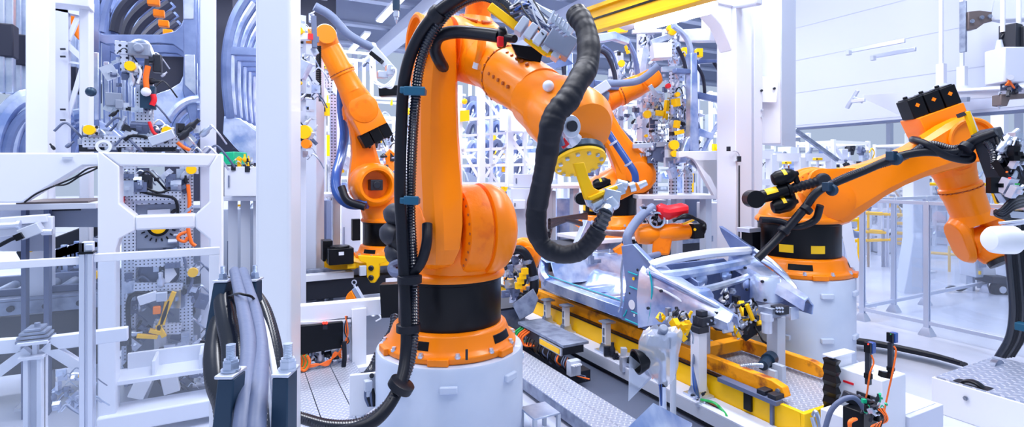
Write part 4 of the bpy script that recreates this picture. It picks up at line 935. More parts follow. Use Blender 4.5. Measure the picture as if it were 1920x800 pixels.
    b = MB(); b.prism([PY(x, y, 7.0) for x, y in ((100, 10), (153, 10), (153, 80), (140, 65), (125, 50), (110, 48))], YY, .3); b.build('cover', 'orange2', r, bev=.02)
    r = thing('white_crossbeam', PY(120, 12, 5.6), 'white beam crossing above the lattice mast', 'beam')
    b = MB(); a_, c_ = PY(96, 2, 5.8), PY(172, 2, 5.8); b.bb(a_.x, c_.x, 5.7, 5.9, PY(96, 10, 5.8).z, PY(96, -8, 5.8).z); b.build('beam_profile', 'white', r, bev=.005)
stacks()

# ---------------------------------------------------------------- gripper tower behind the portal frame
def tower():
    Y = 5.05
    r = thing('gripper_tower', (PY(300, 500, Y).x, Y, 0), 'tall perforated steel tower full of clamps and red hoses inside the portal frame', 'gripper tower')
    def q(x, y, dy=0): return PY(x, y, Y) + V((0, dy, 0))
    for xa in (243, 350):
        p = q(xa, 400); b = MB(); b.bb(p.x-.045, p.x+.045, Y-.045, Y+.045, .25, q(xa, 278).z); b.build('perforated_post', 'perf', r)
    p = q(272, 200); b = MB(); b.bb(p.x-.055, p.x+.055, Y-.04, Y+.04, q(0, 255).z, q(0, 130).z); b.build('perforated_mast', 'perf', r)
    nb = [0]
    def bar(x0, x1, y, h, dy=-.06, m='perf', name='perforated_bar'):
        nb[0] += 1; dy -= .0035*nb[0]
        a_, b_ = q(x0, y, dy), q(x1, y, dy); b = MB(); b.beam(a_, b_, .05, h); return b.build(name, m, r)
    bar(160, 345, 268, .07); bar(150, 330, 278, .05, 0, 'dark', 'dark_beam'); bar(200, 340, 262, .05)
    bar(248, 342, 366, .07); bar(250, 342, 376, .05, 0, 'perf_big', 'bracket_bar'); bar(255, 350, 487, .075); bar(255, 345, 533, .06); bar(290, 342, 610, .08); bar(255, 345, 665, .07); 
    # grey panel with yellow dial
    b = MB(); b.prism([q(x, y, -.02) for x, y in ((256, 383), (338, 381), (338, 462), (256, 466))], YY, .02); pn = b.build('grey_panel', 'midgrey', r, bev=.004)
    b = MB(); b.prism([q(x, y, -.04) for x, y in ((278, 393), (320, 391), (320, 401), (278, 403))], YY, .01); b.build('rating_plate', 'wall', pn)
    b = MB(); b.lathe([(.055, 0), (.075, 0), (.075, .02), (.055, .02)], q(298, 424, -.03), -YY, 28, cap=False); b.build('dial_ring', 'black', pn); b = MB(); b.lathe([(.0, .0), (.055, .0), (.055, .008)], q(298, 424, -.035), -YY, 28); b.build('dial', 'yellow', pn)
    for i in range(8):
        t = .3 + i*.35; b = MB(); c = q(298, 424, -.035); b.beam(c + V((.095*math.cos(t), 0, -.095*math.sin(t))), c + V((.12*math.cos(t), 0, -.12*math.sin(t))), .008, .01); b.build('tick', 'black', pn)
    # tension roller cover
    b = MB(); b.lathe([(0, 0), (.12, 0), (.14, .02), (.14, .06)], q(298, 512, -.02), YY, 28); b.build('disc', 'cable_grey', r)
    b = MB(); b.prism([q(x, y, -.1) for x, y in ((312, 492), (328, 498), (334, 510), (320, 525), (312, 525))], YY, .02); b.build('white_fin', 'white', r)
    # yellow welding clamp
    for a_, c_ in (((330, 540), (300, 610)), ((318, 555), (308, 600)), ((285, 610), (305, 615)), ((262, 620), (300, 622)), ((300, 600), (312, 622))):
        b = MB(); b.beam(q(*a_, -.14), q(*c_, -.14), .035, .03); b.build('yellow_arm', 'yellow', r, bev=.003)
    b = MB(); b.beam(q(266, 556, -.16), q(300, 545, -.16), .04, .07); b.build('white_block', 'white', r, bev=.004)
    b = MB(); b.box(q(308, 548, -.16), (.07, .05, .07)); b.build('grey_block', 'grey', r, bev=.006)
    b = MB(); b.box(q(299, 572, -.16), (.05, .04, .06)); b.build('orange_block', 'orange2', r, bev=.006)
    # hoses
    for m, pts, rad in (('red', ((235, 350), (232, 375), (234, 410)), .02), ('cable_orange', ((354, 345), (357, 380), (354, 420), (360, 450), (368, 458)), .014), ('cable_orange', ((352, 432), (340, 437), (336, 445), (348, 450), (354, 442)), .012),
                        ('rubber', ((246, 690), (246, 620), (245, 560), (260, 545), (280, 545)), .016), ('rubber', ((252, 345), (268, 358), (300, 365), (330, 372), (336, 400)), .011), ('rubber', ((255, 335), (275, 350), (300, 360), (320, 355)), .009),
                        ('cable_orange', ((281, 128), (277, 150), (279, 175)), .02), ('red', ((290, 180), (292, 190), (288, 200)), .02), ('red', ((283, 230), (290, 248), (298, 255)), .012), ('cable_orange', ((335, 268), (345, 276), (358, 282)), .014),
                        ('rubber', ((238, 265), (250, 256), (275, 258), (278, 262)), .012), ('cable_grey', ((345, 470), (352, 500), (362, 520), (352, 545)), .012), ('cable_white', ((262, 128), (268, 140), (262, 160)), .01)):
        hose(r, [q(x, y, -.10) for x, y in pts], rad, m, name='hose', n=8)
    # camera head, yellow caps
    b = MB(); b.box(q(264, 97, -.05), (.14, .12, .10)); b.cyl(q(264, 96, -.11), q(264, 96, -.14), .035, n=16); b.build('camera_head', 'midgrey', r, bev=.01); b = MB(); b.tube([q(246, 120, -.05), q(250, 85, -.05), (q(275, 82, -.05)), q(290, 112, -.05)], .018, n=8); b.build('camera_bracket', 'zinc', r)
    b = MB(); b.box(q(297, 122, -.05), (.06, .08, .14)); b.build('motor_box', 'dark', r, bev=.01); b = MB(); b.box(q(232, 93, -.05), (.09, .06, .1)); b.box(q(236, 112, -.05), (.05, .05, .2)); b.build('drilled_plate', 'perf_big', r, bev=.004)
    b = MB(); b.box(q(280, 185, -.06), (.1, .08, .18)); b.build('blue_box', 'navy', r, bev=.006); b = MB(); b.ball(q(278, 176, -.12), .035, n=12); b.build('white_knob', 'white', r)
    b = MB(); b.box(q(216, 188, -.05), (.1, .05, .1)); b.box(q(228, 198, -.06), (.05, .08, .07)); b.build('sensor_block', 'midgrey', r, bev=.005); b = MB(); b.ball(q(188, 182, -.3), .035, n=12); b.build('black_knob', 'navy', r)
    for x, y in ((250, 130), (176, 246), (317, 248), (361, 318), (364, 505), (182, 510)):
        b = MB(); b.cyl(q(x, y, -.12), q(x, y, -.16), .036, n=20); b.build('yellow_cap', 'yellow', r)
        b = MB(); b.box(q(x, y, -.08), (.09, .08, .07)); b.build('cap_holder', 'perf_big', r, bev=.003)
    b = MB(); b.beam(q(286, 268, -.14), q(330, 252, -.14), .05, .07); b.build('pneumatic_cylinder', 'alu', r, bev=.005); b = MB(); b.lathe([(.03, -.01), (.05, -.01), (.05, .01), (.03, .01)], q(202, 276, -.14), -YY, 20, cap=False); b.build('ring', 'white', r)
    k = 0
    for (x, y, w, h, n) in ((255, 135, .35, .25, 26), (180, 262, .5, .2, 36), (320, 268, .5, .25, 40), (295, 340, .4, .15, 30), (235, 340, .15, .2, 14), (340, 520, .3, .4, 40), (250, 580, .15, .5, 36), (355, 640, .2, .4, 30), (300, 660, .45, .15, 24), (345, 700, .3, .15, 24), (270, 600, .2, .2, 16), (240, 690, .15, .3, 16), (340, 430, .15, .3, 14), (245, 210, .3, .1, 14)):
        k += 1; clutter(q(x, y, -.05), (w, .12, h), n, k, ('zinc', 'alu', 'dark', 'cable_grey'), r)
    # white feet
    b = MB(); b.beam(q(258, 735, -.1), q(275, 700, -.1), .11, .08); b.beam(q(326, 725, -.1), q(318, 690, -.1), .11, .08); b.bb(q(290, 700).x, q(314, 700).x, Y-.05, Y+.05, .3, q(0, 630).z); b.build('white_foot', 'white', r, bev=.006)
tower()
# ---------------------------------------------------------------- the line: yellow bed, skid, steel bench, walkway
def line():
    r = thing('conveyor_bed', (3.2, 4.5, 0), 'long bright yellow conveyor bed with a grey top, beneath the car floor', 'conveyor')
    zt = .30
    b = MB(); b.bb(3.05, 3.08, 2.06, 6.6, .04, zt); b.build('side_wall', 'yellow', r, bev=.004)
    b = MB(); b.bb(3.05, 3.95, 2.04, 2.07, .04, zt-.002); b.build('end_wall', 'yellow', r, bev=.004)
    b = MB(); b.bb(3.92, 3.95, 2.07, 6.6, .0, zt); b.build('side_wall', 'yellow', r, bev=.004)
    b = MB(); b.bb(3.08, 3.92, 2.07, 6.6, zt-.05, zt-.02); b.build('bed_plate', 'chequer', r, smooth=0)
    b = MB(); b.bb(3.04, 3.08, 2.3, 6.6, zt, zt+.012); b.build('black_rail', 'black', r)
    b = MB(); b.bb(3.1, 3.9, 2.1, 6.5, 0, .05); b.build('plinth', 'dark', r)
    b = MB(); b.bb(3.01, 3.08, 2.2, 2.66, zt-.01, zt+.02); b.build('grey_bracket', 'cable_grey', r, bev=.003)
    b = MB(); b.bb(3.03, 3.05, 2.40, 2.46, .17, zt-.01); b.build('black_hanger', 'black', r, bev=.003); b = MB(); b.bb(3.03, 3.05, 2.24, 2.26, .15, zt-.01); b.build('hanger_rod', 'cable_grey', r)
    for y in (2.24, 2.32):
        b = MB(); b.bb(3.02, 3.11, y-.03, y+.03, zt+.02, zt+.05); b.build('stop_block', 'dark', r, bev=.004)
    # motor between the skid rails
    b = MB(); c = P(1430, 685, 3.75); b.cyl(c, c + V((.12, .05, 0)), .035); b.cyl(c + V((.12, .05, 0)), c + V((.2, .08, 0)), .05); b.build('drive_motor', 'navy', r); b = MB(); b.bb(c.x+.02, c.x+.05, c.y-.08, c.y+.02, zt-.02, zt+.08); b.bb(c.x+.1, c.x+.14, c.y-.08, c.y, zt-.02, zt+.10); b.build('motor_bracket', 'grey', r)
    b = MB(); b.tube([c, c + V((-.08, .02, .01)), c + V((-.16, .06, .0))], .018, rib=.015); b.build('spring_coupling', 'zinc', r)
    r = thing('skid', (3.37, 4.0, .3), 'worn orange-yellow skid frame of rails and cross beams carrying the car floor', 'skid')
    for x, y0 in ((3.13, 2.20), (3.70, 2.30)):
        b = MB(); b.prism([V((x, y0+.04, .305)), V((x, y0, .33)), V((x, y0+.02, .385)), V((x, y0+.10, .405)), V((x, 6.2, .405)), V((x, 6.2, .305))], XX, .06); o = b.build('skid_rail', 'yellow_worn', r, bev=.006)
    q = MB(); q.cyl((3.10, 2.25, .355), (3.09, 2.25, .355), .015, n=12); q.build('pin', 'steel', r)
    for y in (3.02, 3.75, 4.7, 5.8):
        b = MB(); b.bb(3.16, 3.67, y-.045, y+.045, .315, .405); b.build('cross_beam', 'yellow_worn', r, bev=.005)
    for x, y in ((3.2, 3.5), (3.5, 3.9), (3.2, 4.4)):
        b = MB(); b.bb(x-.04, x+.04, y-.04, y+.04, .40, .52); b.bb(x-.1, x+.1, y-.015, y+.015, .47, .49); b.build('rest_block', 'yellow_worn', r, bev=.004)
    # steel bench beside it
    r = thing('steel_bench', (2.83, 3.0, 0), 'long whitish steel bench running between walkway and yellow conveyor bed', 'bench')
    b = MB(); b.bb(2.86, 3.045, 1.2, 5.6, .135, .15); b.build('bench_top', 'wall', r, bev=.002)
    b = MB(); b.bb(2.86, 2.875, 1.2, 5.6, .05, .135); b.build('bench_apron', 'grey', r)
    b = MB(); b.bb(2.84, 2.92, 2.28, 2.34, 0, .135); b.build('bench_leg', 'grey', r)
    b = MB(); b.bb(2.89, 3.04, 1.25, 5.2, .0, .13); b.build('dark_base', 'dark', r)
    b = MB()
    for pts in (((1130, 655, .26), (1150, 660, .30), (1175, 668, .26)), ((1085, 640, .26), (1100, 640, .3), (1112, 650, .26))): pass
    # posts standing on the bench
    def post(px_, py_, w, h, label, X=2.97, cap=False, hole=True):
        p = PX(px_, py_, X); t = thing('support_post', (p.x, p.y, .15), label, 'support post')
        b = MB(); b.bb(p.x-.075, p.x+.07, p.y-.08, p.y+.08, .15, .165); b.build('foot_plate', 'zinc', t, bev=.002)
        b = MB(); b.bb(p.x-w, p.x+w, p.y-w*.9, p.y+w*.9, .165, .15+h); b.build('post_profile', 'white', t, bev=.003)
        b = MB(); b.prism([V((p.x-.0, p.y-.05, .165)), V((p.x, p.y+.05, .165)), V((p.x, p.y+.02, .23)), V((p.x, p.y-.02, .23))], XX, w*2+.03); b.build('gusset', 'zinc', t)
        if hole:
            for k in (.3, .6): b = MB(); b.bb(p.x-w-.004, p.x-w+.01, p.y-w*.4, p.y+w*.4, .15+h*k, .15+h*(k+.22)); b.build('slot', 'steel', t)
        if cap: b = MB(); b.bb(p.x-.05, p.x+.06, p.y-.06, p.y+.05, .15+h, .165+h); b.build('cap_plate', 'zinc', t)
        return t, p
    post(1026, 588, .03, .24, 'grey angled support post near the welding gun end of the bench', cap=True)
    post(1137, 647, .03, .26, 'slotted white support post on the bench, nearer the wrapped sensor', cap=True)
    post(1061, 615, .03, .26, 'white support post with a flat cap, farther from the wrapped sensor', cap=True)
    t, p = post(1310, 727, .042, .46, 'tallest white support post on the bench with black clamp on its top', hole=False)
    b = MB(); b.bb(p.x-.05, p.x+.05, p.y-.05, p.y+.05, .61, .655); b.build('cap_block', 'dark', t, bev=.003)
    b = MB(); b.bb(p.x-.02, p.x+.19, p.y-.05, p.y+.04, .655, .72); b.bb(p.x+.0, p.x+.06, p.y-.03, p.y+.03, .72, .76); b.bb(p.x+.12, p.x+.16, p.y-.06, p.y+.02, .69, .75); b.build('black_clamp', 'dark', t, bev=.004)
    for i in range(5): q = MB(); q.cyl((p.x+.03+.035*i, p.y-.05, .675+.02*(i % 2)), (p.x+.03+.035*i, p.y-.06, .675+.02*(i % 2)), .008, n=8); q.build('bolt', 'zinc', t)
    b = MB(); b.bb(p.x+.13, p.x+.19, p.y+.06, p.y+.12, .3, .80); b.build('round_post', 'alu', t, bev=.01)
    # right post and pin next to the far pedestal
    p = P(1455, 640, 3.95)
    t = thing('locating_post', (p.x, p.y, 0), 'grey post topped with a drilled clamp block, in front of the far white drum', 'locating post')
    b = MB(); b.bb(p.x-.045, p.x+.045, p.y-.045, p.y+.045, 0, P(0, 592, 3.95).z); b.build('post_profile', 'grey', t, bev=.003)
    b = MB(); c = P(1448, 582, 3.9); b.box(c, (.16, .12, .07)); b.build('clamp_block', 'steel', t, bev=.005); b = MB(); b.box(P(1462, 580, 3.85), (.10, .08, .06)); b.build('black_block', 'dark', t, bev=.004)
    b = MB(); c = P(1438, 600, 3.85); b.cyl(c, c - ZZ*.09, .035, n=18); b.cyl(c + ZZ*.05, c, .045, n=18); b.build('pneumatic_drum', 'alu', t)
    for i in range(6): q = MB(); c = P(1456+5*(i % 3), 577+6*(i//3), 3.80); q.cyl(c, c - V((SA, CA, 0))*.012, .008, n=8); q.build('bolt', 'zinc', t)
    hose(t, px([(1415, 612, 4.1), (1425, 628, 4.05), (1432, 640, 4.0), (1456, 652, 3.98)]), .008, 'rubber', name='wire', n=6)
    # walkway of checker plate
    r = thing('walkway', (2.2, 3.0, 0), 'narrow checker plate walkway between the near white drum and the steel bench', 'walkway')
    b = MB(); b.bb(2.20, 2.36, 1.2, 5.2, .115, .122); b.build('tread_plate', 'chequer', r, smooth=0)
    b = MB(); b.bb(2.04, 2.197, 1.2, 5.2, .115, .122); b.build('tread_plate', 'chequer', r, smooth=0)
    b = MB(); b.bb(2.04, 2.05, 1.2, 5.2, .03, .115); b.bb(2.35, 2.36, 1.2, 5.2, .03, .115); b.build('edge_channel', 'steel', r)
    for y in (1.6, 2.6, 3.8, 5.0): b = MB(); b.bb(2.05, 2.35, y-.03, y+.03, 0, .115); b.build('support', 'grey', r)
    p = PZ(1012, 768, .16)
    r = thing('step_stand', (p.x, p.y, 0), 'small square white steel stand at the foot of the near drum', 'stand')
    R = Matrix.Rotation(.0, 3, 'Z')
    b = MB(); b.box((p.x, p.y, .155), (.20, .20, .012), R); b.build('top_plate', 'zinc', r, bev=.002)
    for i in (-1, 1):
        for j in (-1, 1): b = MB(); b.bb(p.x+i*.09-.012, p.x+i*.09+.012, p.y+j*.09-.012, p.y+j*.09+.012, 0, .15); b.build('leg', 'grey', r)
    # left walkway
    r = thing('walkway', (.65, 4.0, 0), 'three-strip checker plate walkway on the column side of the near drum', 'walkway')
    for x0, x1 in ((.30, .515), (.522, .725), (.732, .93)):
        b = MB(); b.bb(x0, x1, 2.6, 5.0, .09, .10); b.build('tread_plate', 'chequer', r, smooth=0)
    b = MB(); b.bb(.3, .31, 2.6, 5.0, 0, .09); b.bb(.92, .93, 2.6, 5.0, 0, .09); b.build('edge_channel', 'steel', r)
    # wiring box beneath the bench end
    def q(x, y, d): return P(x, y, d)
    p = PX(1042, 620, 2.62)
    r = thing('terminal_box', (p.x, p.y, .02), 'open grey terminal box with yellow connector strip and hanging black wires', 'terminal box')
    b = MB(); b.bb(2.42, 2.68, 3.95, 4.75, .30, .325); b.build('cover', 'steel', r, bev=.003)
    b = MB(); b.bb(2.44, 2.66, 4.0, 4.72, .22, .30); b.build('dark_body', 'dark', r)
    b = MB(); b.bb(2.43, 2.45, 4.0, 4.36, .215, .285); b.build('strip_frame', 'grey', r, bev=.003)
    b = MB(); b.bb(2.42, 2.44, 4.02, 4.34, .23, .27); b.build('yellow_strip', 'yellow', r)
    b = MB(); b.bb(2.45, 2.66, 3.9, 4.9, 0, .1); b.build('foot', 'dark', r)
    random.seed(8)
    for i in range(26):
        y = 3.92 + random.random()*.75; z = .22
        b = MB(); b.tube([V((2.46, y, z)), V((2.42, y-.02, z-.06)), V((2.44+random.random()*.08, y-.05*random.random(), z-.13)), V((2.5+random.random()*.1, y-.12, .06))], .006, n=6); b.build('wire', 'cable_orange' if i in (3, 4, 19) else ('rubber' if i % 3 else 'cable_grey'), r)
    for i in range(5):
        b = MB(); y0 = 4.55+.04*i; b.tube([V((2.44, y0, .28)), V((2.38, y0+.03, .22)), V((2.40, y0+.02, .15)), V((2.46, y0-.06, .16))], .010, n=8); b.build('loop_wire', 'cable_orange' if i < 3 else 'cable_green', r)
    b = MB(); b.bb(2.42, 2.52, 3.84, 3.90, .10, .22); b.build('plug_row', 'grey', r)
    for i in range(4): b = MB(); b.cyl((2.43+i*.022, 3.84, .19), (2.43+i*.022, 3.80, .20), .009, n=8); b.build('plug', 'white', r)
    r.location.y -= .22
    t = thing('grey_cover', P(1010, 590, 4.6), 'grey steel cover box between the near drum and the terminal box', 'cover')
    b = MB(); b.bb(2.36, 2.68, 4.85, 5.35, .02, .36); b.build('cover_body', 'steel', t, bev=.004); b = MB(); b.bb(2.35, 2.69, 4.84, 5.36, .36, .38); b.build('cover_lid', 'dark', t)
    # wire clutter on the bench
    t = thing('fitting_cluster', (2.94, 3.7, .15), 'cluster of sensor fittings and wires lying on the steel bench top', 'fittings')
    clutter((2.95, 3.5, .18), (.12, .5, .05), 20, 77, ('grey', 'dark', 'alu'), t)
    for i in range(4): hose(t, [V((2.92+.02*i, 3.75, .16)), V((2.93, 3.5, .18)), V((2.97-.015*i, 3.3, .16)), V((2.90, 3.1, .16))], .005, ('rubber', 'cable_grey')[i % 2], name='wire', n=6)
    t = thing('valve_cluster', PX(1310, 752, 2.88), 'silver pneumatic valves with green and orange wires on the bench edge', 'valves')
    p = PX(1310, 752, 2.90); clutter(p, (.1, .16, .07), 24, 12, ('zinc', 'dark', 'alu'), t)
    for m_, k in (('cable_green', 0), ('cable_orange', 1), ('rubber', 2)):
        hose(t, [p + V((0, -.02, .02)), p + V((.02, -.12, .03-.01*k)), p + V((.02, -.2, .0)), p + V((-.02, -.26, -.03*k))], .010 if k == 0 else .005, m_, name='wire', n=6)
    for k in range(4): hose(t, [V((2.93, 2.80, .45)) + V((.0, .0, -.02*k)), V((2.88, 2.76, .38)), V((2.86-.01*k, 2.70, .26)), p + V((0, 0, .03))], .006, ('cable_grey', 'bluehose')[k % 2], name='air_line', n=6)
    # white sheet at the bottom
    t = thing('cover_sheet', PZ(1400, 790, .26), 'white flat cover plate on the bench end at the bottom edge', 'cover plate')
    b = MB(); b.bb(2.78, 3.04, 1.15, 1.98, .152, .18); b.build('plate', 'white', t, bev=.004)
line()

# ---------------------------------------------------------------- wrapped sensor on its pole
def wrapped_sensor():
    d = 2.55
    r = thing('wrapped_sensor', P(1243, 800, d), 'sensor head wrapped in clear plastic on a shiny pole, in front of the bench', 'sensor')
    b = MB(); b.cyl(P(1243, 790, d), P(1242, 655, d), .017, n=20); b.build('pole', 'zinc', r)
    b = MB(); b.cyl(P(1243, 796, d), P(1243, 786, d), .032, n=20); b.cyl(P(1243, 786, d), P(1243, 776, d), .024, n=20); b.build('pole_socket', 'zinc', r)
    b = MB(); b.cyl(P(1243, 722, d), P(1243, 714, d), .022, n=16); b.build('strap', 'black', r)
    b = MB(); c = P(1240, 635, d); b.box(c + V((0, 0, .0)), (.10, .12, .06), Matrix.Rotation(.5, 3, 'Z')); b.cyl(c + V((0, 0, .02)), P(1245, 622, d-.05) + V((0, 0, .02)), .022); b.build('sensor_head', 'midgrey', r, bev=.008)
    b = MB(); c0, c1 = P(1232, 668, d), P(1200, 676, d-.02); b.lathe([(.03, 0), (.056, .07), (.060, .085), (.052, .087), (.03, .02)], c0 + (c1-c0)*.3, c1-c0, 24, cap=False); b.cyl(c0, c0 + (c0-c1)*.3, .03); b.build('lens_hood', 'black', r)
    # crumpled film
    random.seed(3); b = MB()
    ctr = P(1240, 645, d); n = 26; rings = []
    for i, (yy, wl, wr) in enumerate(((628, 14, 26), (618, 22, 34), (624, 34, 38), (640, 42, 36), (660, 44, 32), (680, 34, 30), (700, 22, 26), (712, 14, 18))):
        ring = []
        for k in range(n):
            t = 2*PI*k/n; w = (wl if math.cos(t) < 0 else wr) * d/1000
            j = random.uniform(-.007, .007)
            ring.append(P(1240, yy, d) + V((CA, -SA, 0))*(math.cos(t)*w + j) + V((SA, CA, 0))*(math.sin(t)*.07 + j) + ZZ*random.uniform(-.008, .008))
        rings.append(ring)
    b.loft(rings, cap=False); b.build('plastic_wrap', 'film', r, smooth=40)
    b = MB(); pts = px([(1180, 665, d), (1222, 700, d+.02), (1225, 705, d+.04), (1178, 752, d-.02)]); b.prism(pts, V((SA, CA, 0)), .002); b.build('film_flap', 'film', r, smooth=0)
    for k in range(3): hose(r, px([(1226, 670+3*k, d-.03), (1238, 680, d-.04), (1236+2*k, 710, d-.025), (1240, 760, d-.022)]), .004, ('bluehose', 'rubber', 'bluehose')[k], name='wire', n=6)
    b = MB(); b.beam(P(1222, 706, d), P(1236, 704, d), .015, .015); b.build('orange_plug', 'cable_orange', r)
    b = MB(); b.prism(px([(1225, 757, 2.2), (1298, 795, 2.35), (1260, 850, 2.1), (1165, 815, 1.98)]), ZZ, .01)
    r2 = thing('film_covered_plate', P(1235, 800, 2.2), 'tilted plate under shiny film at the foot of the wrapped sensor', 'plate'); b.build('plate', 'galv', r2)
    b = MB(); q = P(1243, 800, d); b.bb(q.x-.04, q.x+.04, q.y-.04, q.y+.04, 0, q.z+.02); b.build('stand', 'grey', r)
wrapped_sensor()

# ---------------------------------------------------------------- welded car floor
def car():
    r = thing('car_floor', (3.58, 4.1, .45), 'shiny galvanised car floor with open engine bay, standing on the orange-yellow skid', 'car body floor')
    X0, X1, Y0, Y1 = 2.96, 4.26, 3.35, 5.0
    def pr(pts, n, t, name, m='galv', bev=.006): b = MB(); b.prism([V(p) for p in pts], n, t); return b.build(name, m, r, bev=bev)
    # sills with inner lip
    for X, sg in ((X0, 1), (X1, -1)):
        b = MB(); pts = [(0, .50), (.02, .49), (.14, .50), (.15, .60), (.10, .615), (.085, .635), (.06, .635), (.055, .615), (-.01, .60)]
        b.loft([[V((X + sg*u, y, z + (.01 if y > 4.5 else 0))) for u, z in pts] for y in (Y0, 3.9, 4.5, Y1)]); s_ = b.build('sill', 'galv', r, bev=.004)
        b = MB(); b.tube([V((X + sg*.05, Y0+.05, .638)), V((X+sg*.05, 4.4, .64)), V((X+sg*.05, Y1, .65))], .005, n=6); b.build('sealant_line', 'cyan', s_)
    # sill end curves up at the back
    b = MB(); b.tube([V((X0+.03, 4.9, .58)), V((X0+.06, 5.05, .64)), V((X0+.13, 5.15, .76)), V((X0+.2, 5.2, .9))], [.06, .06, .05, .04], n=8); b.build('rear_upturn', 'galv', r)
    # floor pan with tunnel and ribs
    b = MB(); N = 24
    secs = []
    for j in range(9):
        y = Y0 + .1 + j*(Y1-Y0-.1)/8; row = []
        for i in range(N+1):
            x = X0 + .12 + i*(X1-X0-.24)/N; u = (x - (X0+X1)/2)
            z = .53 + .13*math.exp(-(u/.12)**4) + .012*(1 if (i % 4 < 2) else 0) + .006*math.sin(j*2.4 + i)
            row.append(V((x, y, z)))
        secs.append(row + [V((p.x, p.y, p.z-.006)) for p in row[::-1]])
    b.loft(secs); b.build('floor_pan', 'galv', r, smooth=50)
    for y, z in ((3.95, .62), (4.45, .60)):
        b = MB(); b.bb(X0+.12, X1-.12, y-.05, y+.05, .53, z); o = b.build('cross_member', 'galv', r, bev=.012)
    # rear bench panels
    pr([(X0+.1, 4.85, .56), (X1-.1, 4.85, .56), (X1-.1, 4.97, .78), (X0+.1, 4.97, .78)], (0, -.88, .48), .012, 'rear_riser')
    pr([(X0+.05, 4.97, .78), (X1-.05, 4.97, .78), (X1-.05, 5.35, .82), (X0+.1, 5.35, .82)], (0, -.1, 1), .012, 'rear_shelf')
    for i in range(6):
        x = X0+.25+i*.19; b = MB(); b.bb(x-.05, x+.05, 5.02, 5.2, .79, .81 + .02*(i % 2)); b.cyl((x, 5.1, .80), (x, 5.1, .85), .012, n=8); b.build('seat_bracket', 'zinc', r, bev=.004)
    b = MB(); c = V((3.55, 4.9, .78)); b.box(c, (.05, .05, .09)); b.box(c + V((.08, 0, -.02)), (.1, .03, .04)); b.cyl(c, c+ZZ*.08, .018, n=8); b.build('latch_bracket', 'steel', r)
    # tapered rear pillar stump on the far side
    pr([(3.6, 5.4, .75), (4.15, 5.4, .75), (4.1, 5.4, .85), (3.88, 5.4, 1.16), (3.82, 5.4, 1.18)], YY, .10, 'rear_pillar')
    b = MB(); b.tube([V((4.14, 5.33, .80)), V((3.98, 5.33, 1.0)), V((3.87, 5.33, 1.17))], .02, n=6); b.build('pillar_flange', 'zinc', r)
    # hinge pillar, near side: flat grey panel with holes
    hp = pr([(X0, 3.62, .50), (X0, 3.30, .49), (X0, 3.26, .75), (X0+.02, 3.25, .95), (X0+.06, 3.32, 1.03), (X0+.03, 3.50, 1.16), (X0, 3.62, 1.13), (X0-.005, 3.55, .8)], XX, .05, 'hinge_pillar', 'body')
    for y, z, rad, m in ((3.47, .66, .04, 'white'), (3.45, .88, .014, 'yellow'), (3.40, .96, .012, 'dark'), (3.44, .58, .012, 'white'), (3.50, .75, .008, 'dark')):
        b = MB(); b.lathe([(rad, 0), (rad, .004)], (X0-.03, y, z), -XX, 20)
        b.build('hole', m, hp)
    for pts in (((3.28, .55), (3.245, .70), (3.235, .85), (3.26, .97)), ((3.58, .54), (3.56, .56), (3.54, .60))): b = MB(); b.tube([V((X0-.028, y, z)) for y, z in pts], .007, n=6); b.build('sealant_line', 'cyan', hp)
    for y0, y1, z in ((3.52, 3.40, .92), (3.50, 3.36, .80), (3.48, 3.36, .60), (3.56, 3.34, .515)): b = MB(); b.tube([V((X0-.028, y0, z+.005)), V((X0-.028, y1, z-.005))], .006, n=6); b.build('sealant_line', 'cyan', hp)
    b = MB(); b.tube([V((X0-.0, 3.60, 1.12)), V((X0-.0, 3.64, .9)), V((X0, 3.64, .65)), V((X0, 3.68, .55))], .012, n=6); b.build('panel_edge', 'zinc', hp)
    # far hinge pillar
    pr([(X1, 3.48, .50), (X1, 3.28, .50), (X1, 3.25, .95), (X1-.03, 3.32, 1.07), (X1-.05, 3.68, 1.24), (X1-.04, 3.66, 1.18), (X1-.03, 3.50, .95)], XX, .05, 'hinge_pillar', 'body')
    # firewall, cowl and dash
    pr([(X0+.05, 3.42, .55), (X1-.05, 3.42, .55), (X1-.05, 3.42, .80), (3.95, 3.42, .98), (3.2, 3.42, .98), (X0+.05, 3.42, .80)], YY, .015, 'firewall', 'body')
    b = MB(); b.tube([V((X0+.03, 3.34, 1.0)), V((3.2, 3.32, 1.035)), V((3.6, 3.30, 1.06)), V((4.0, 3.32, 1.05)), V((X1-.03, 3.36, 1.04))], .038, n=8); b.build('cowl_bar', 'white', r)
    b = MB(); b.tube([V((X0+.08, 3.26, .92)), V((3.3, 3.22, .93)), V((3.8, 3.22, .95)), V((X1-.08, 3.26, .96))], .045, n=8); b.build('cowl_box', 'galv', r)
    b = MB(); b.tube([V((X0+.1, 3.2, .82)), V((3.3, 3.14, .80)), V((3.8, 3.14, .84)), V((X1-.1, 3.2, .88))], .03, n=8); b.build('cowl_lip', 'zinc', r)
    # fender aprons / wheel houses: curved shells on each side
    for X, sg, hi in ((3.10, 1, 0), (4.05, -1, .03)):
        b = MB(); secs = []
        for i in range(11):
            y = 3.36 - i*.072; f = i/10
            outer = X - sg*(.20*(1-f)**1.2)
            top = 1.0 - .17*f**.7 - (.08*f*f) + hi
            bot = .50 + .14*math.sin(min(1, f*1.3)*PI*.5)
            prof = [V((outer, y, bot)), V((outer-sg*.015, y, bot+(top-bot)*.5)), V((outer+sg*.01, y, top-.05)), V((outer+sg*.05, y, top)), V((X+sg*.10, y, top-.02)), V((X+sg*.12, y, top-.10)),
                    V((X+sg*.11, y, top-.10)), V((X+sg*.09, y, top-.03)), V((outer+sg*.055, y, top-.015)), V((outer+sg*.02, y, top-.06)), V((outer+sg*.0, y, bot+(top-bot)*.5)), V((outer+sg*.015, y, bot))]
            secs.append(prof)
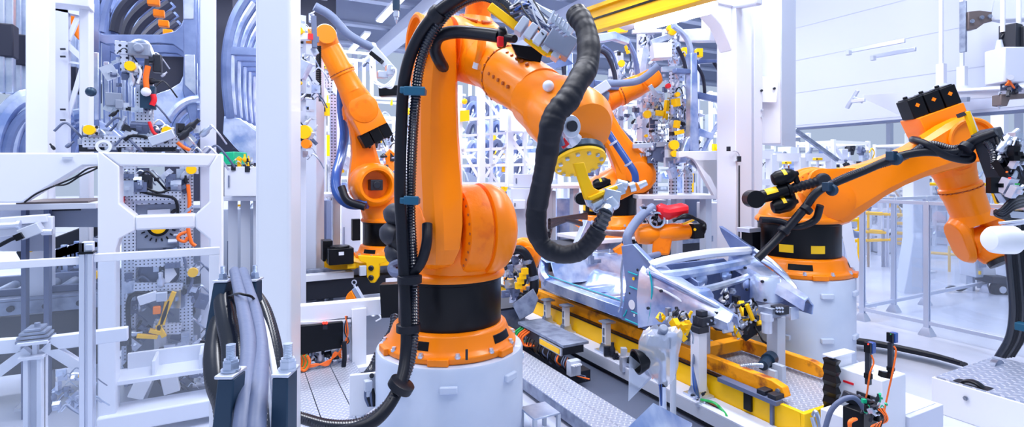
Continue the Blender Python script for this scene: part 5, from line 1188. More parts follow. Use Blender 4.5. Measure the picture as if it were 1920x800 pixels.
        b.loft(secs); b.build('fender_apron', 'galv', r, smooth=50)
        # strut tower
        b = MB(); b.lathe([(.13, .0), (.125, .16), (.10, .20), (.05, .205), (.048, .19)], (X+sg*.07, 3.0, .66+hi), ZZ, 24); b.build('strut_tower', 'galv', r, smooth=50)
        # lower front rail
        Xr = X + sg*.10
        b = MB(); rl = [(3.45, .50, .09), (3.15, .60, .10), (2.95, .64, .09), (2.85, .645, .085), (2.74, .64, .08)]
        b.loft([[V((Xr-.035, y, z-h/2)), V((Xr+.035, y, z-h/2)), V((Xr+.035, y, z+h/2)), V((Xr-.035, y, z+h/2))] for y, z, h in rl]); fr = b.build('front_rail', 'zinc', r, bev=.006)
        b = MB(); b.bb(Xr-.05, Xr+.05, 2.72, 2.74, .59, .69); b.build('end_plate', 'zinc', fr, bev=.003)
        for y in (2.79, 2.84): b = MB(); b.cyl((Xr-.036, y, .64), (Xr-.044, y, .64), .014, n=12); b.build('hole', 'dark', fr)
        b = MB(); b.tube([V((X-sg*.16, 3.30, .97+hi)), V((X-sg*.10, 3.05, .90+hi)), V((X+sg*.0, 2.8, .80+hi)), V((X+sg*.08, 2.72, .74))], .022, n=8); b.build('upper_rail', 'galv', r)
    for (x, y, z) in ((3.06, 3.1, .85), (3.07, 2.95, .75), (3.02, 3.2, .7), (4.0, 3.1, .95), (4.02, 2.95, .86), (3.99, 2.9, .72), (3.96, 3.05, .78), (3.95, 3.2, .9), (3.98, 2.8, .7)):
        b = MB(); b.cyl((x-.15, y, z), (x-.165, y, z), .012, n=12); 
        b.build('hole', 'dark', r)
    b = MB(); b.bb(3.25, 3.95, 2.80, 2.86, .58, .61); b.bb(3.22, 3.98, 3.12, 3.18, .58, .62); b.build('cross_tie', 'zinc', r, bev=.005)
    # drive unit bits in the bay
    b = MB(); b.tube([V((2.95, 3.28, 1.0)), V((2.99, 3.15, .93)), V((3.06, 2.98, .84)), V((3.18, 2.80, .73))], .017, n=8); b.tube([V((2.95, 3.30, .86)), V((2.97, 3.1, .83)), V((3.05, 2.95, .74)), V((3.13, 2.86, .66))], .010, n=8); b.build('top_flange', 'white', r)
    b = MB(); b.tube([V((4.22, 3.30, 1.05)), V((4.20, 3.1, .97)), V((4.12, 2.9, .87)), V((4.02, 2.76, .78))], .018, n=8); b.build('top_flange', 'zinc', r)
    for x, y, z, w_ in ((3.45, 3.3, .86, .07), (3.75, 3.3, .88, .06), (3.3, 3.24, .78, .05), (3.9, 3.22, .80, .05)):
        b = MB(); b.lathe([(w_*.6, 0), (w_, .012), (w_, .03), (w_*.7, .04)], (x, y-.06, z), -YY, 20); b.build('cable_grommet', 'galv', r)
    b = MB(); b.prism([V((4.0, 3.28, .95)), V((4.02, 3.18, .93)), V((4.0, 3.05, .60)), V((3.98, 3.35, .60))], XX, .02); b.prism([V((3.3, 3.30, .95)), V((3.3, 3.1, .88)), V((3.3, 3.02, .62)), V((3.3, 3.35, .60))], XX, .02); b.build('inner_gusset', 'body', r, bev=.004)
    clutter((3.6, 3.1, .70), (.25, .15, .15), 24, 31, ('zinc', 'dark', 'white'), r)
    b = MB(); b.beam(V((3.35, 3.15, .72)), V((3.55, 3.3, .92)), .07, .02); b.build('white_stay', 'white', r)
car()

def clamps_under():
    t = thing('clamping_unit', P(1400, 600, 4.1), 'black clamping unit with yellow fingers under the near front rail of the car floor', 'clamp')
    random.seed(12)
    for i in range(4):
        a_ = P(1388+11*i, 565+3*i, 4.2); c_ = P(1400+12*i, 600+5*i, 4.1); b = MB(); b.beam(a_, c_, .045, .04); b.build('finger', ('yellow', 'black')[i % 2], t, bev=.004)
    b = MB(); b.beam(P(1385, 625, 4.15), P(1420, 600, 4.15), .10, .12); b.beam(P(1340, 610, 4.1), P(1400, 618, 4.1), .06, .06); b.build('clamp_body', 'dark', t, bev=.006)
    b = MB(); b.beam(P(1375, 612, 4.0), P(1386, 632, 4.0), .03, .03); b.beam(P(1400, 570, 4.0), P(1412, 600, 4.0), .03, .02); b.build('yellow_jaw', 'yellow', t, bev=.003)
    clutter(P(1395, 600, 4.08), (.3, .12, .25), 40, 14, ('dark', 'black', 'zinc', 'steel'), t)
    for i in range(5): q = MB(); c = P(1380+9*i, 612-3*i, 3.98); q.cyl(c, c - V((SA, CA, 0))*.012, .009, n=8); q.build('bolt', 'zinc', t)
    p = P(1262, 630, 3.4)
    t = thing('clamping_unit', P(1240, 615, 3.6), 'small clamping unit with yellow tips behind the wrapped sensor', 'clamp')
    clutter(P(1262, 612, 3.4), (.26, .1, .16), 40, 15, ('dark', 'zinc', 'yellow', 'steel'), t)
    b = MB(); b.beam(P(1270, 620, 3.3), P(1284, 636, 3.3), .04, .035); b.build('yellow_jaw', 'yellow', t)
    b = MB(); b.cyl((p.x, p.y, .1), p, .02, n=12); b.build('stand', 'grey', t)
clamps_under()

# ---------------------------------------------------------------- floor-level units on the right
def right_floor():
    d = V((SA, CA, 0))
    r = thing('control_box', P(1610, 800, 3.0), 'white control box with black bellows and two sensor masts, beyond the yellow bed end', 'control box')
    # a local frame: the box faces the camera's left front
    z1 = .555
    b = MB(); b.bb(3.31, 3.56, 1.74, 1.985, 0, z1); b.build('cabinet', 'white', r, bev=.006)
    b = MB(); b.bb(3.27, 3.44, 1.985, 2.035, .05, z1+.07); b.build('side_housing', 'white', r, bev=.004)
    b = MB(); b.bb(3.225, 3.45, 1.97, 2.04, z1+.07, z1+.082); b.build('side_lid', 'white', r, bev=.003)
    b = MB(); b.lathe([(.010, 0), (.014, .01)], (3.42, 1.86, z1), ZZ, 12); b.build('knob', 'alu', r)
    secs = []; b = MB()
    for i in range(19):
        z = .02 + i*.033; k = .0 if i % 2 else .016
        secs.append([V((3.235-k, 1.965-k, z)), V((3.268, 1.965-k, z)), V((3.268, 2.036, z)), V((3.235-k, 2.036, z))])
    b.loft(secs); b.build('bellows', 'black', r, smooth=0)
    b = MB(); b.bb(3.30, 3.31, 1.80, 1.88, .35, .45); b.bb(3.30, 3.31, 1.76, 1.82, .41, .45); b.build('black_bracket', 'dark', r, bev=.002)
    b = MB(); b.bb(3.304, 3.31, 1.90, 1.96, .475, .487); b.build('red_tag', 'red', r)
    for y, z in ((1.86, .38), (1.86, .43), (1.78, .43)): b = MB(); b.cyl((3.30, y, z), (3.292, y, z), .007, n=8); b.build('bolt', 'alu', r)
    for i, (x, y, zt) in enumerate(((1628, 655, 0), (1670, 628, 0))):
        dd = 2.75 if i == 0 else 2.95
        p0, p1 = P(x, 740 if i == 0 else 702, dd), P(x, 505/2+ (403 if i == 0 else 385), dd)
        b = MB(); b.beam(P(x, 720 if i == 0 else 700, dd), P(x, 652 if i == 0 else 642, dd), .022, .022); mst = b.build('sensor_mast', 'dark', r)
        b = MB(); b.box(P(x+6, 651 if i == 0 else 632, dd), (.03, .03, .055)); b.build('sensor_eye', 'bluehose', mst, bev=.003); b = MB(); b.box(P(x-1, 651 if i == 0 else 632, dd-.01), (.016, .03, .05)); b.build('black_eye', 'black', mst)
        b = MB(); b.box(P(x, 645 if i == 0 else 626, dd-.03), (.006, .004, .006)); b.build('indicator', 'led' if i == 0 else 'cable_green', mst)
        hose(r, px([(x+6, 665 if i == 0 else 648, dd-.02), (x+10, 680 if i == 0 else 660, dd-.03), (x+3, 700, dd-.03), (x-3, 740 if i == 0 else 728, dd-.02), (x-12, 770, dd)]), .0045, 'cable_orange', name='orange_wire', n=6)
        b = MB(); b.cyl(P(x, 708 if i == 0 else 694, dd), P(x, 700 if i == 0 else 688, dd), .02, n=12); b.build('mast_clamp', 'black', r)
    b = MB(); b.beam(P(1650, 700, 2.95), P(1670, 704, 2.95), .03, .03); b.build('mast_arm', 'black', r)
    b = MB(); b.bb(3.56, 3.95, 1.72, 1.95, .16, .30); b.build('side_tray', 'wall', r, bev=.004); b = MB(); b.bb(3.56, 3.92, 1.75, 1.92, .30, .305); b.build('tray_recess', 'white', r)
    # black drag chain and valves in front of the box
    r = thing('valve_block', P(1590, 800, 2.6), 'dark valve block with orange wires and looped grey hose before the control box', 'valve block')
    hose(r, px([(1545, 810, 2.6), (1558, 770, 2.6), (1578, 750, 2.6), (1600, 745, 2.6), (1615, 758, 2.6), (1622, 775, 2.6)]), .012, 'cable_grey', name='loop_hose')
    b = MB(); b.beam(P(1584, 742, 2.7), P(1640, 762, 2.7), .05, .05); b.build('bracket', 'dark', r, bev=.005)
    b = MB(); b.box(P(1612, 785, 2.65), (.12, .1, .12)); b.box(P(1640, 775, 2.65), (.06, .07, .05)); b.build('valve_body', 'black', r, bev=.006); clutter(P(1640, 770, 2.55), (.14, .06, .12), 24, 21, ('black', 'dark', 'green', 'zinc'), r)
    for i in range(9): hose(r, px([(1640+i*2, 765, 2.55), (1655+i, 780+i, 2.52), (1650-i*2, 800, 2.5), (1640, 830, 2.5)]), .005, 'cable_orange' if i % 3 else 'rubber', name='wire', n=6)
    for i in range(4): hose(r, px([(1600+i*2, 785, 2.5), (1592+i, 792, 2.48), (1595, 815, 2.48)]), .007, 'cable_orange', name='wire', n=6)
    b = MB(); b.bb(3.22, 3.34, 1.46, 1.62, .0, .27); b.box(P(1575, 790, 2.75), (.14, .12, .12)); b.build('white_housing', 'white', r, bev=.005)
    t = thing('hinge_clasp', P(1530, 795, 3.0), 'small chrome clasp on the end wall of the yellow bed', 'clasp'); b = MB(); b.tube(px([(1525, 778, 2.98), (1530, 772, 2.96), (1536, 790, 2.96), (1538, 805, 2.96)]), .012, n=8); b.tube(px([(1523, 782, 2.98), (1528, 800, 2.96)]), .012, n=8); b.build('clasp_body', 'zinc', t)
    # ramp box with roller, bottom right
    r = thing('roller_ramp', (5.0, 1.5, 0), 'low white box with checker plate top and a black roller let into its edge', 'ramp box')
    b = MB(); b.bb(4.56, 5.5, .5, 2.06, 0, .25); b.build('housing', 'white', r, bev=.004)
    b = MB(); b.bb(4.57, 5.5, .5, 2.04, .25, .262); b.build('tread_top', 'chequer_soft', r, smooth=0)
    c = PX(1822, 716, 4.60); c.z = .215
    b = MB(); b.lathe([(.02, 0), (.085, 0), (.092, .01), (.092, .045), (.085, .055), (.02, .055)], (4.585, c.y, .205), XX, 36); b.build('roller', 'rubber', r); b = MB(); b.lathe([(.06, -.004), (.072, -.004), (.072, .06), (.06, .06)], (4.585, c.y, .205), XX, 36); b.build('roller_rim', 'steel', r)
    b = MB(); b.bb(4.572, 4.66, c.y-.10, c.y+.10, .25, .266); b.build('roller_slot', 'black', r)
    b = MB(); c2 = PX(1811, 746, 4.55); b.cyl(c2, c2 - XX*.01, .016, n=6); b.cyl(c2, c2 - XX*.02, .009, n=10); b.build('bolt', 'steel', r)
    b = MB(); b.lathe([(.02, 0), (.10, 0), (.10, .04), (.02, .04)], (5.28, 1.93, .20), YY, 32); b.build('roller', 'steel', r)
    b = MB(); c3 = PX(1818, 797, 4.55); b.beam(c3 + YY*.04, c3 - YY*.04, .012, .012); b.build('handle', 'dark', r)
    # cable bundle over the floor and up at the photo edge
    r = thing('cable_bundle', P(1700, 650, 5), 'thick black cable bundle crossing the white floor and climbing at the photo edge', 'cable bundle')
    for i in range(6):
        o = (i-2.5)*.022
        pts = [PZ(x, y, .05 + .02*(i % 3)) + V((.3*o, o, 0)) for x, y in ((1560, 632), (1600, 638), (1650, 645), (1700, 655), (1750, 666), (1800, 680))]
        b = MB(); b.tube(pts, .022, n=10); b.build('cable', 'rubber' if i != 4 else 'cable_grey', r)
        pts = [PZ(1800, 680, .05) + V((.3*o, o, .0))] + [PX(x + i*3 - 8, y, 5.75) + V((o, 0, 0)) for x, y in ((1884, 668), (1905, 630), (1912, 580), (1908, 520), (1904, 470), (1906, 420), (1900, 395))]
        b = MB(); b.tube(pts[1:], .024, n=10); b.build('cable', 'rubber' if i % 3 else 'corr', r)
    b = MB(); b.box(PX(1918, 612, 5.6), (.08, .08, .06)); b.build('strap_bracket', 'teal', r, bev=.005)
    for (x, y) in ((1625, 645), (1640, 647)): b = MB(); c = PZ(x, y, .11); b.cyl(c - XX*.0, c + ZZ*.006, .012, n=8); b.build('tie_head', 'white', r)
right_floor()
# ---------------------------------------------------------------- right side: fences, far machines, hanging wall
def right_side():
    XF = 6.64
    zt = PX(1612, 372, XF).z
    def fence(name_label, p0, posts, along, length, zt, w=.05, mid=None):
        """posts: distances along the run"""
        r = thing('guard_fence', p0, name_label, 'fence'); p0 = V(p0); a = V(along)
        for k in posts:
            p = p0 + a*k; b = MB(); b.bb(p.x-w/2, p.x-w/6, p.y-w/2, p.y+w/2, 0, zt); b.bb(p.x+w/6, p.x+w/2, p.y-w/2, p.y+w/2, 0, zt); b.bb(p.x-w/4, p.x+w/4, p.y-w/4, p.y+w/4, 0, zt); o = b.build('post', 'alu', r, bev=.003)
            b = MB(); b.hull([V((p.x+i*.06, p.y+j*.06, 0)) for i in (-1, 1) for j in (-1, 1)] + [V((p.x+i*.06, p.y+j*.06, .012)) for i in (-1, 1) for j in (-1, 1)] + [V((p.x+i*.03, p.y+j*.03, .09)) for i in (-1, 1) for j in (-1, 1)]); b.build('foot', 'alu', o)
        q = p0 + a*length
        for z in (zt-.02, .14):
            b = MB(); b.beam(V((p0.x, p0.y, z)), V((q.x, q.y, z)), .04, .04); b.build('rail', 'alu', r, bev=.003)
        ps = sorted(posts)
        for k0, k1 in zip(ps[:-1], ps[1:]):
            u, v = p0 + a*k0, p0 + a*k1
            b = MB(); b.beam(V((u.x, u.y, (zt+.16)/2)), V((v.x, v.y, (zt+.16)/2)), .006, zt-.2); b.build('glass_pane', 'glass', r, smooth=0)
        return r
    y0 = PX(1617, 600, XF).y; y1 = PX(1738, 620, XF).y
    fence('clear guard fence running towards the ramp box, white floor behind it', (XF, y0, 0), [0, y0-y1, (y0-y1)*2+.9], (0, -1, 0), (y0-y1)*2+1.0, zt)
    p = (XF, y0+.03, 0)
    fence('clear guard fence running back from the corner post behind the leaning robot', (XF+.02, y0+.05, 0), [.75, 1.5, 3.2, 5.0], (1, 0, 0), 5.2, zt)
    fence('far clear guard fence in front of the yellow railings', (9.4, 5.5, 0), [0, 1.5, 3.0], (.4, 1, 0), 3.0, 1.5)
    # inclined white struts
    r = thing('sloping_strut', PZ(1610, 565, 0), 'broad white sloping strut behind the far drum, nearest of the two', 'strut'); 
    b = MB(); b.hull([P(1570, 400, 6.9), P(1592, 395, 6.9), P(1606, 565, 6.9), P(1625, 565, 6.9), P(1570, 400, 7.0), P(1592, 395, 7.0), P(1606, 565, 7.0), P(1625, 565, 7.0)]); b.build('strut_body', 'white', r, bev=.008)
    b = MB(); b.beam(P(1575, 555, 7.0), P(1640, 572, 6.9), .14, .03); b.build('foot_plate', 'white', r)
    r = thing('tapered_column', PZ(1715, 550, 0), 'white column with a flared sloping foot, seen through the fence panes', 'column')
    b = MB(); f = lambda x, y: P(x, y, 7.9); b.prism([f(1702, 300), f(1733, 300), f(1733, 550), f(1684, 550), f(1690, 520), f(1702, 445)], V((SA, CA, 0)), .22); b.build('shaft', 'white', r, bev=.01)
    for xa, xb, y, d, lb in ((1705, 1733, 250, 9.5, 'broad far white column beyond the fence'), (1864, 1884, 280, 12.6, 'white column beside the brown cabinet'), (1940, 1975, 130, 7.5, 'white column at the photo edge, behind the gun')):
        p0, p1 = P(xa, 400, d), P(xb, 400, d); c = (p0+p1)/2; t = thing('steel_column', (c.x, c.y, 0), lb, 'column'); w = (p1-p0).length/2; b = MB(); b.bb(c.x-w, c.x+w, c.y-w, c.y+w, 0, 5.5 if xa > 1800 else P(0, y, d).z); b.build('shaft', 'white', t, bev=.01); b = MB(); b.bb(c.x-w-.08, c.x+w+.08, c.y-w-.08, c.y+w+.08, 0, .03); b.build('foot_plate', 'white', t)
    # hanging wall of cladding
    X = 8.0; zb = PX(1487, 240, X).z
    ya, yb = PX(1482, 100, X).y, PX(2050, 100, X).y
    r = MB(); r.bb(X, X+.12, yb, ya, zb, 6.9); o = r.build('wall_cladding', 'wall', bev=0, smooth=0); struct(o)
    for i in range(6):
        z = zb + .04 + i*.52; b = MB(); b.bb(X-.004, X, yb, ya, z-.004, z+.004); struct(b.build('trim_%d' % (i+1), 'grey', smooth=0))
    b = MB(); b.bb(X-.03, X+.13, yb, ya, zb-.03, zb); struct(b.build('trim_7', 'cable_grey', smooth=0))
    # light strips fixed on the wall
    for i, (xa, ya_, xb, yb_, lb) in enumerate(((1587, 97, 1697, 76, 'upper slim white light strip fixed high in front of the clad wall'), (1633, 107, 1717, 92, 'lower slim white light strip fixed high in front of the clad wall'))):
        t = thing('hanging_light_strip', P(xa, ya_, 6.2), lb, 'light strip'); b = MB(); b.beam(P(xa, ya_, 6.4), P(xb, yb_, 5.9), .03, .045); b.build('strip_body', 'alu', t, bev=.004); b = MB(); b.box(P(xa+4, ya_+2, 6.3), (.06, .04, .05)); b.build('end_bracket', 'grey', t)
    for k in range(1): pass
    # suspension masts in front of the wall
    for x, y0_, y1_, d, lb in ((1765, 60, 160, 6.5, 'thin white mast with a flared foot, hanging behind the three motors'), (1804, 100, 165, 6.3, 'thin white mast hanging below the steel blade')):
        t = thing('hanging_mast', P(x, y1_, d), lb, 'mast'); b = MB(); b.beam(P(x, y0_-200, d), P(x, y1_, d), .035, .035); b.build('rod', 'white', t); b = MB(); b.beam(P(x, y1_-40, d), P(x, y1_, d), .08, .08); b.build('sleeve', 'white', t)
        b = MB(); c = P(x, y1_+12, d); b.hull(circ(c, XX, YY, .14, 12) + circ(c + ZZ*.1, XX, YY, .05, 12)); b.beam(c + V((-.2, .1, -.02)), c + V((.25, -.12, -.02)), .12, .04); b.build('flared_foot', 'wall', t)
    t = thing('white_rail', P(1850, 175, 6.2), 'long white horizontal rail under the hanging masts', 'rail'); b = MB(); b.beam(P(1775, 178, 6.2), P(1960, 168, 5.6), .08, .12); b.beam(P(1780, 172, 6.2), P(1940, 163, 5.6), .2, .03); b.build('rail_profile', 'white', t, bev=.006)
    b = MB(); b.beam(P(1795, 187, 6.1), P(1812, 187, 6.0), .05, .03); b.beam(P(1800, 187, 6.0), P(1816, 186, 5.9), .04, .05); b.build('gripper_foot', 'midgrey', t)
    t = thing('hanging_t_bracket', P(1600, 185, 6.5), 'small steel T-shaped bracket with two prongs, held before the clad wall', 'bracket')
    b = MB(); b.beam(P(1588, 203, 6.5), P(1608, 169, 6.4), .04, .04); b.beam(P(1596, 190, 6.4), P(1622, 187, 6.3), .05, .04); b.beam(P(1600, 182, 6.4), P(1618, 192, 6.35), .03, .03); b.build('bracket_body', 'alu', t, bev=.004)
    b = MB(); b.hull([P(1618, 178, 6.5), P(1618, 184, 6.5), P(1700, 173, 6.5), P(1685, 215, 6.5), P(1618, 178, 6.6), P(1618, 184, 6.6), P(1700, 173, 6.6), P(1685, 215, 6.6)]); b.build('white_web', 'white', t, bev=.004)
    # steel blade with brown bracket
    t = thing('hanging_bracket', P(1807, 90, 6.0), 'vertical steel blade with a brown perforated bracket to a grey arm, near the top edge', 'bracket')
    b = MB(); b.beam(P(1806, 3, 6), P(1806, 98, 6), .035, .06); b.build('blade', 'steel', t, bev=.004)
    b = MB(); b.prism([P(x, y, 6) for x, y in ((1809, 24), (1830, 22), (1868, 26), (1868, 38), (1840, 45), (1825, 56), (1809, 58))], V((SA, CA, 0)), .10); b.build('brown_bracket', 'brown', t, bev=.008)
    for x, y in ((1822, 40), (1840, 33), (1855, 31)): b = MB(); c = P(x, y, 5.93); b.cyl(c, c - V((SA, CA, 0))*.015, .022, n=14); b.build('bolt', 'steel', t)
    b = MB(); b.beam(P(1868, 22, 6), P(1990, 12, 5.5), .22, .24); b.build('grey_arm', 'grey', t, bev=.02)
    # nozzle machine
    t = thing('hanging_nozzle_unit', P(1890, 205, 5.2), 'white gearbox unit with black motor and brown nozzle arm, hanging at the photo edge', 'nozzle unit')
    D = 5.2
    b = MB(); b.beam(P(1864, 125, D), P(1905, 125, D), .22, .34); b.build('gearbox', 'wall', t, bev=.012)
    b = MB(); b.box(P(1895, 70, D), (.14, .14, .24)); b.box(P(1912, 100, D), (.12, .12, .5)); b.build('motor', 'dark', t, bev=.01)
    b = MB(); b.cyl(P(1874, 92, D), P(1874, 75, D), .035, .02); b.cyl(P(1895, 145, D-.12), P(1895, 145, D-.16), .025); b.build('cap', 'grey', t)
    hose(t, px([(1876, 72, D), (1885, 62, D), (1905, 60, D), (1930, 66, D)]), .015, 'rubber', name='wire', n=8)
    b = MB(); b.prism([P(x, y, D) for x, y in ((1868, 178), (1925, 176), (1925, 184), (1885, 187), (1880, 200), (1868, 198))], V((SA, CA, 0)), .1); b.build('nozzle_arm', 'brown', t, bev=.006)
    b = MB(); b.cyl(P(1873, 190, D), P(1873, 205, D), .018, .006); b.build('nozzle', 'zinc', t)
    clutter(P(1895, 168, D-.02), (.26, .12, .12), 24, 61, ('zinc', 'dark', 'cable_grey'), t)
    for i in range(3): hose(t, px([(1885+i*3, 160, D-.1), (1892, 155-i*2, D-.12), (1902, 165, D-.1)]), .008, 'cable_orange', name='wire', n=6)
    b = MB(); b.cyl(P(1880, 60, D), P(1880, -60, D), .02); b.cyl(P(1910, 60, D), P(1910, -60, D), .02); b.build('suspension', 'white', t)
    # hanging column machine and white portal
    t = thing('hanging_cabinet', P(1455, 270, 6.3), 'tall off-white cabinet with grey side ending above the floor, next to the portal post', 'cabinet')
    D = 6.3; dv = V((SA, CA, 0)); 
    p0, p1 = P(1420, 270, D), P(1464, 275, D-.1); q0 = P(1490, 272, D+.35)
    zt = 6.0
    b = MB(); pts = [p0, p1, q0, p0 + (q0-p1)]; b.hull([V((p.x, p.y, z)) for p in pts for z in (p0.z, zt)]); b.build('cabinet_body', 'white', t, bev=.008)
    n = V((q0.y-p1.y, -(q0.x-p1.x), 0)).normalized()
    b = MB(); b.hull([V((p.x, p.y, z)) + n*k for p in (p1, q0) for z in (p0.z-.02, zt) for k in (.0, .012)]); b.build('grey_side', 'grey', t)
    b = MB(); b.beam(P(1423, 168, D-.08), P(1458, 168, D-.16), .03, .30); b.build('door_plate', 'white_cast', t, bev=.006)
    for x, y in ((1427, 170), (1451, 166), (1428, 206), (1428, 219)): b = MB(); c = P(x, y, D-.16); b.cyl(c, c - dv*.02, .014 if y < 180 else .012, n=12); b.build('screw', 'dark' if y < 180 else 'grey', t)
    # far assembly under the wall: struts, pipes
    t = thing('hanging_strut', P(1560, 290, 8.2), 'thin dark diagonal strut below the clad wall', 'strut'); b = MB(); b.beam(P(1490, 243, 8), P(1570, 300, 8.2), .05, .05); b.build('strut_body', 'steel', t)
    # welding gun on the leaning robot
    t = thing('welding_gun', tip2, 'welding gun crowded with black hoses and a yellow-edged plate, on the leaning robot', 'welding gun')
    D = 4.2
    b = MB(); b.prism([P(x, y, D) for x, y in ((1808, 210), (1816, 208), (1874, 378), (1868, 382), (1840, 300))], V((SA, CA, 0)), .03); b.build('yellow_edge', 'yellow', t)
    b = MB(); b.prism([P(x, y, D+.03) for x, y in ((1815, 208), (1822, 222), (1880, 370), (1872, 380))], V((SA, CA, 0)), .04); b.build('white_plate', 'white', t)
    b = MB(); b.beam(P(1795, 218, 4.25), P(1812, 212, 4.2), .03, .03); b.build('stub_arm', 'dark', t)
    b = MB(); b.beam(P(1848, 245, 4.1), P(1878, 330, 4.1), .16, .14); b.beam(P(1870, 290, 4.15), P(1900, 375, 4.1), .14, .16); b.build('gun_body', 'dark', t, bev=.01)
    b = MB(); b.prism([P(x, y, 4.05) for x, y in ((1880, 340), (1905, 335), (1918, 372), (1880, 380), (1868, 360))], V((SA, CA, 0)), .06); b.build('cast_bracket', 'zinc', t, bev=.006)
    random.seed(41)
    for i in range(20):
        x = 1868 + random.random()*22; hose(t, px([(x, 252+random.random()*20, 4.0), (x+12, 280+random.random()*20, 3.95), (x+22+random.random()*12, 320+random.random()*20, 3.95), (x+34+random.random()*10, 360+random.random()*20, 4.0)]), .010 + .005*random.random(), ('rubber', 'rubber', 'cable_grey', 'zinc', 'dark')[i % 5], name='hose', n=7)
    for i in range(7): hose(t, px([(1925, 365+i*3, 4.0), (1900, 372+i*3, 3.9), (1880, 392+i*2, 3.9), (1868, 402-i, 3.95), (1900, 412-i, 4.0), (1925, 408-i, 4.0)]), .016, ('rubber', 'corr')[i % 2], name='hose', n=9)
    b = MB(); b.beam(P(1862, 398, 4.0), P(1930, 405, 4.0), .05, .05); b.beam(P(1872, 418, 3.9), P(1930, 412, 3.8), .02, .02); b.beam(P(1878, 424, 3.9), P(1930, 416, 3.8), .02, .02); b.build('electrode_arm', 'alu', t, bev=.004)
    clutter(P(1898, 315, 3.95), (.28, .1, .42), 60, 44, ('zinc', 'dark', 'alu', 'black'), t)
    for x, y, m_ in ((1888, 322, 'cable_orange'), (1893, 334, 'led'), (1905, 345, 'cable_green'), (1910, 345, 'cable_green')): b = MB(); b.box(P(x, y, 3.78), (.012, .01, .012)); b.build('indicator', m_, t)
    # white rod pushed into the frame, near the camera
    t = thing('white_rod', P(1900, 450, 1.3), 'large pale round rod reaching in from the photo edge, very near', 'rod')
    b = MB(); b.lathe([(.01, 0), (.024, .003), (.031, .012), (.033, .03), (.033, .058), (.026, .066), (.022, .068), (.022, .5)], P(1852, 449, 1.25), P(1930, 450, 1.25)-P(1852, 449, 1.25), 32); b.build('rod_body', 'white_cast', t)
    # far trolley, white box on stand, brown cabinet
    t = thing('meter_box', PZ(1832, 545, 0), 'small white meter box on a stand with a grey display, beyond the fence', 'meter'); D = 8
    b = MB(); b.beam(P(1813, 500, D), P(1850, 498, D), .3, .27); b.build('case', 'white', t, bev=.01); b = MB(); b.beam(P(1834, 494, D-.2), P(1848, 493, D-.2), .02, .12); b.build('display', 'midgrey', t); b = MB(); b.box(P(1837, 511, D-.2), (.04, .02, .05)); b.build('yellow_button', 'label', t)
    b = MB(); b.beam(P(1820, 516, D), P(1820, 545, D), .08, .08); b.beam(P(1840, 516, D), P(1840, 540, D), .08, .08); b.build('stand', 'grey', t)
    hose(t, px([(1815, 535, 7.9), (1800, 542, 7.9), (1785, 538, 7.9), (1776, 542, 7.9)]), .03, 'rubber', name='cable')
    t = thing('brown_cabinet', PZ(1905, 549, 0), 'brown-grey cabinet standing beyond the fence at the photo edge', 'cabinet'); p = PZ(1903, 549, 0); b = MB(); b.bb(p.x-.0, p.x+1.0, p.y-.5, p.y+.1, 0, P(0, 470, 8).z); b.build('cabinet_body', 'brown', t, bev=.01)
    b = MB(); b.bb(p.x-.01, p.x+.3, p.y-.52, p.y-.5, .1, .55); b.build('door', 'brown', t, bev=.004)
    t = thing('trolley', PZ(1880, 548, 0), 'low dark trolley with a rubber wheel before the brown cabinet', 'trolley'); D = 7.9
    b = MB(); b.beam(P(1838, 520, D), P(1876, 522, D), .4, .1); b.build('deck', 'dark', t, bev=.01); b = MB(); b.lathe([(.04, 0), (.12, 0), (.13, .02), (.13, .07), (.12, .09), (.04, .09)], P(1880, 543, D-.2), V((SA, CA, 0)), 28); b.build('wheel', 'rubber', t); b = MB(); b.lathe([(.0, -.01), (.05, -.01), (.05, .0)], P(1880, 543, D-.2), V((SA, CA, 0)), 20); b.build('wheel_hub', 'grey', t)
    # yellow railings
    for i, (xa, ya_, xb, yb_, d) in enumerate(((1575, 412, 1610, 412, 9.5), (1580, 452, 1700, 448, 10), (1590, 398, 1655, 400, 10), (1628, 400, 1700, 403, 10), (1628, 432, 1655, 434, 10), (1675, 402, 1702, 404, 10), (1675, 418, 1702, 419, 10), (1675, 436, 1702, 438, 10), (1675, 455, 1702, 457, 10), (1780, 466, 1850, 474, 9.5), (1665, 344, 1860, 346, 10), (1585, 432, 1660, 436, 10), (1700, 470, 1800, 478, 11))):
        t = thing('yellow_rail', P(xa, ya_, d), 'yellow safety rail tube beyond the clear fences, one of the stacked runs', 'rail', 'yellow safety rails')
        b = MB(); b.cyl(P(xa, ya_, d), P(xb, yb_, d), .03, n=10); b.build('rail_tube', 'yellow', t)
        for x, y in ((xa, ya_), (xb, yb_)): b = MB(); c = P(x, y, d); b.cyl((c.x, c.y, 0), c + ZZ*.05, .022, n=8); b.build('rail_post', 'yellow' if i % 3 == 0 else 'wall', t)
    t = thing('hanging_hose', P(1600, 440, 7.6), 'fat pale hose curving down behind the shoulder of the leaning robot', 'hose'); hose(t, px([(1575, 395, 7.6), (1582, 420, 7.6), (1598, 437, 7.6), (1612, 440, 7.6)]), .05, 'greyhose', name='hose_body')
right_side()

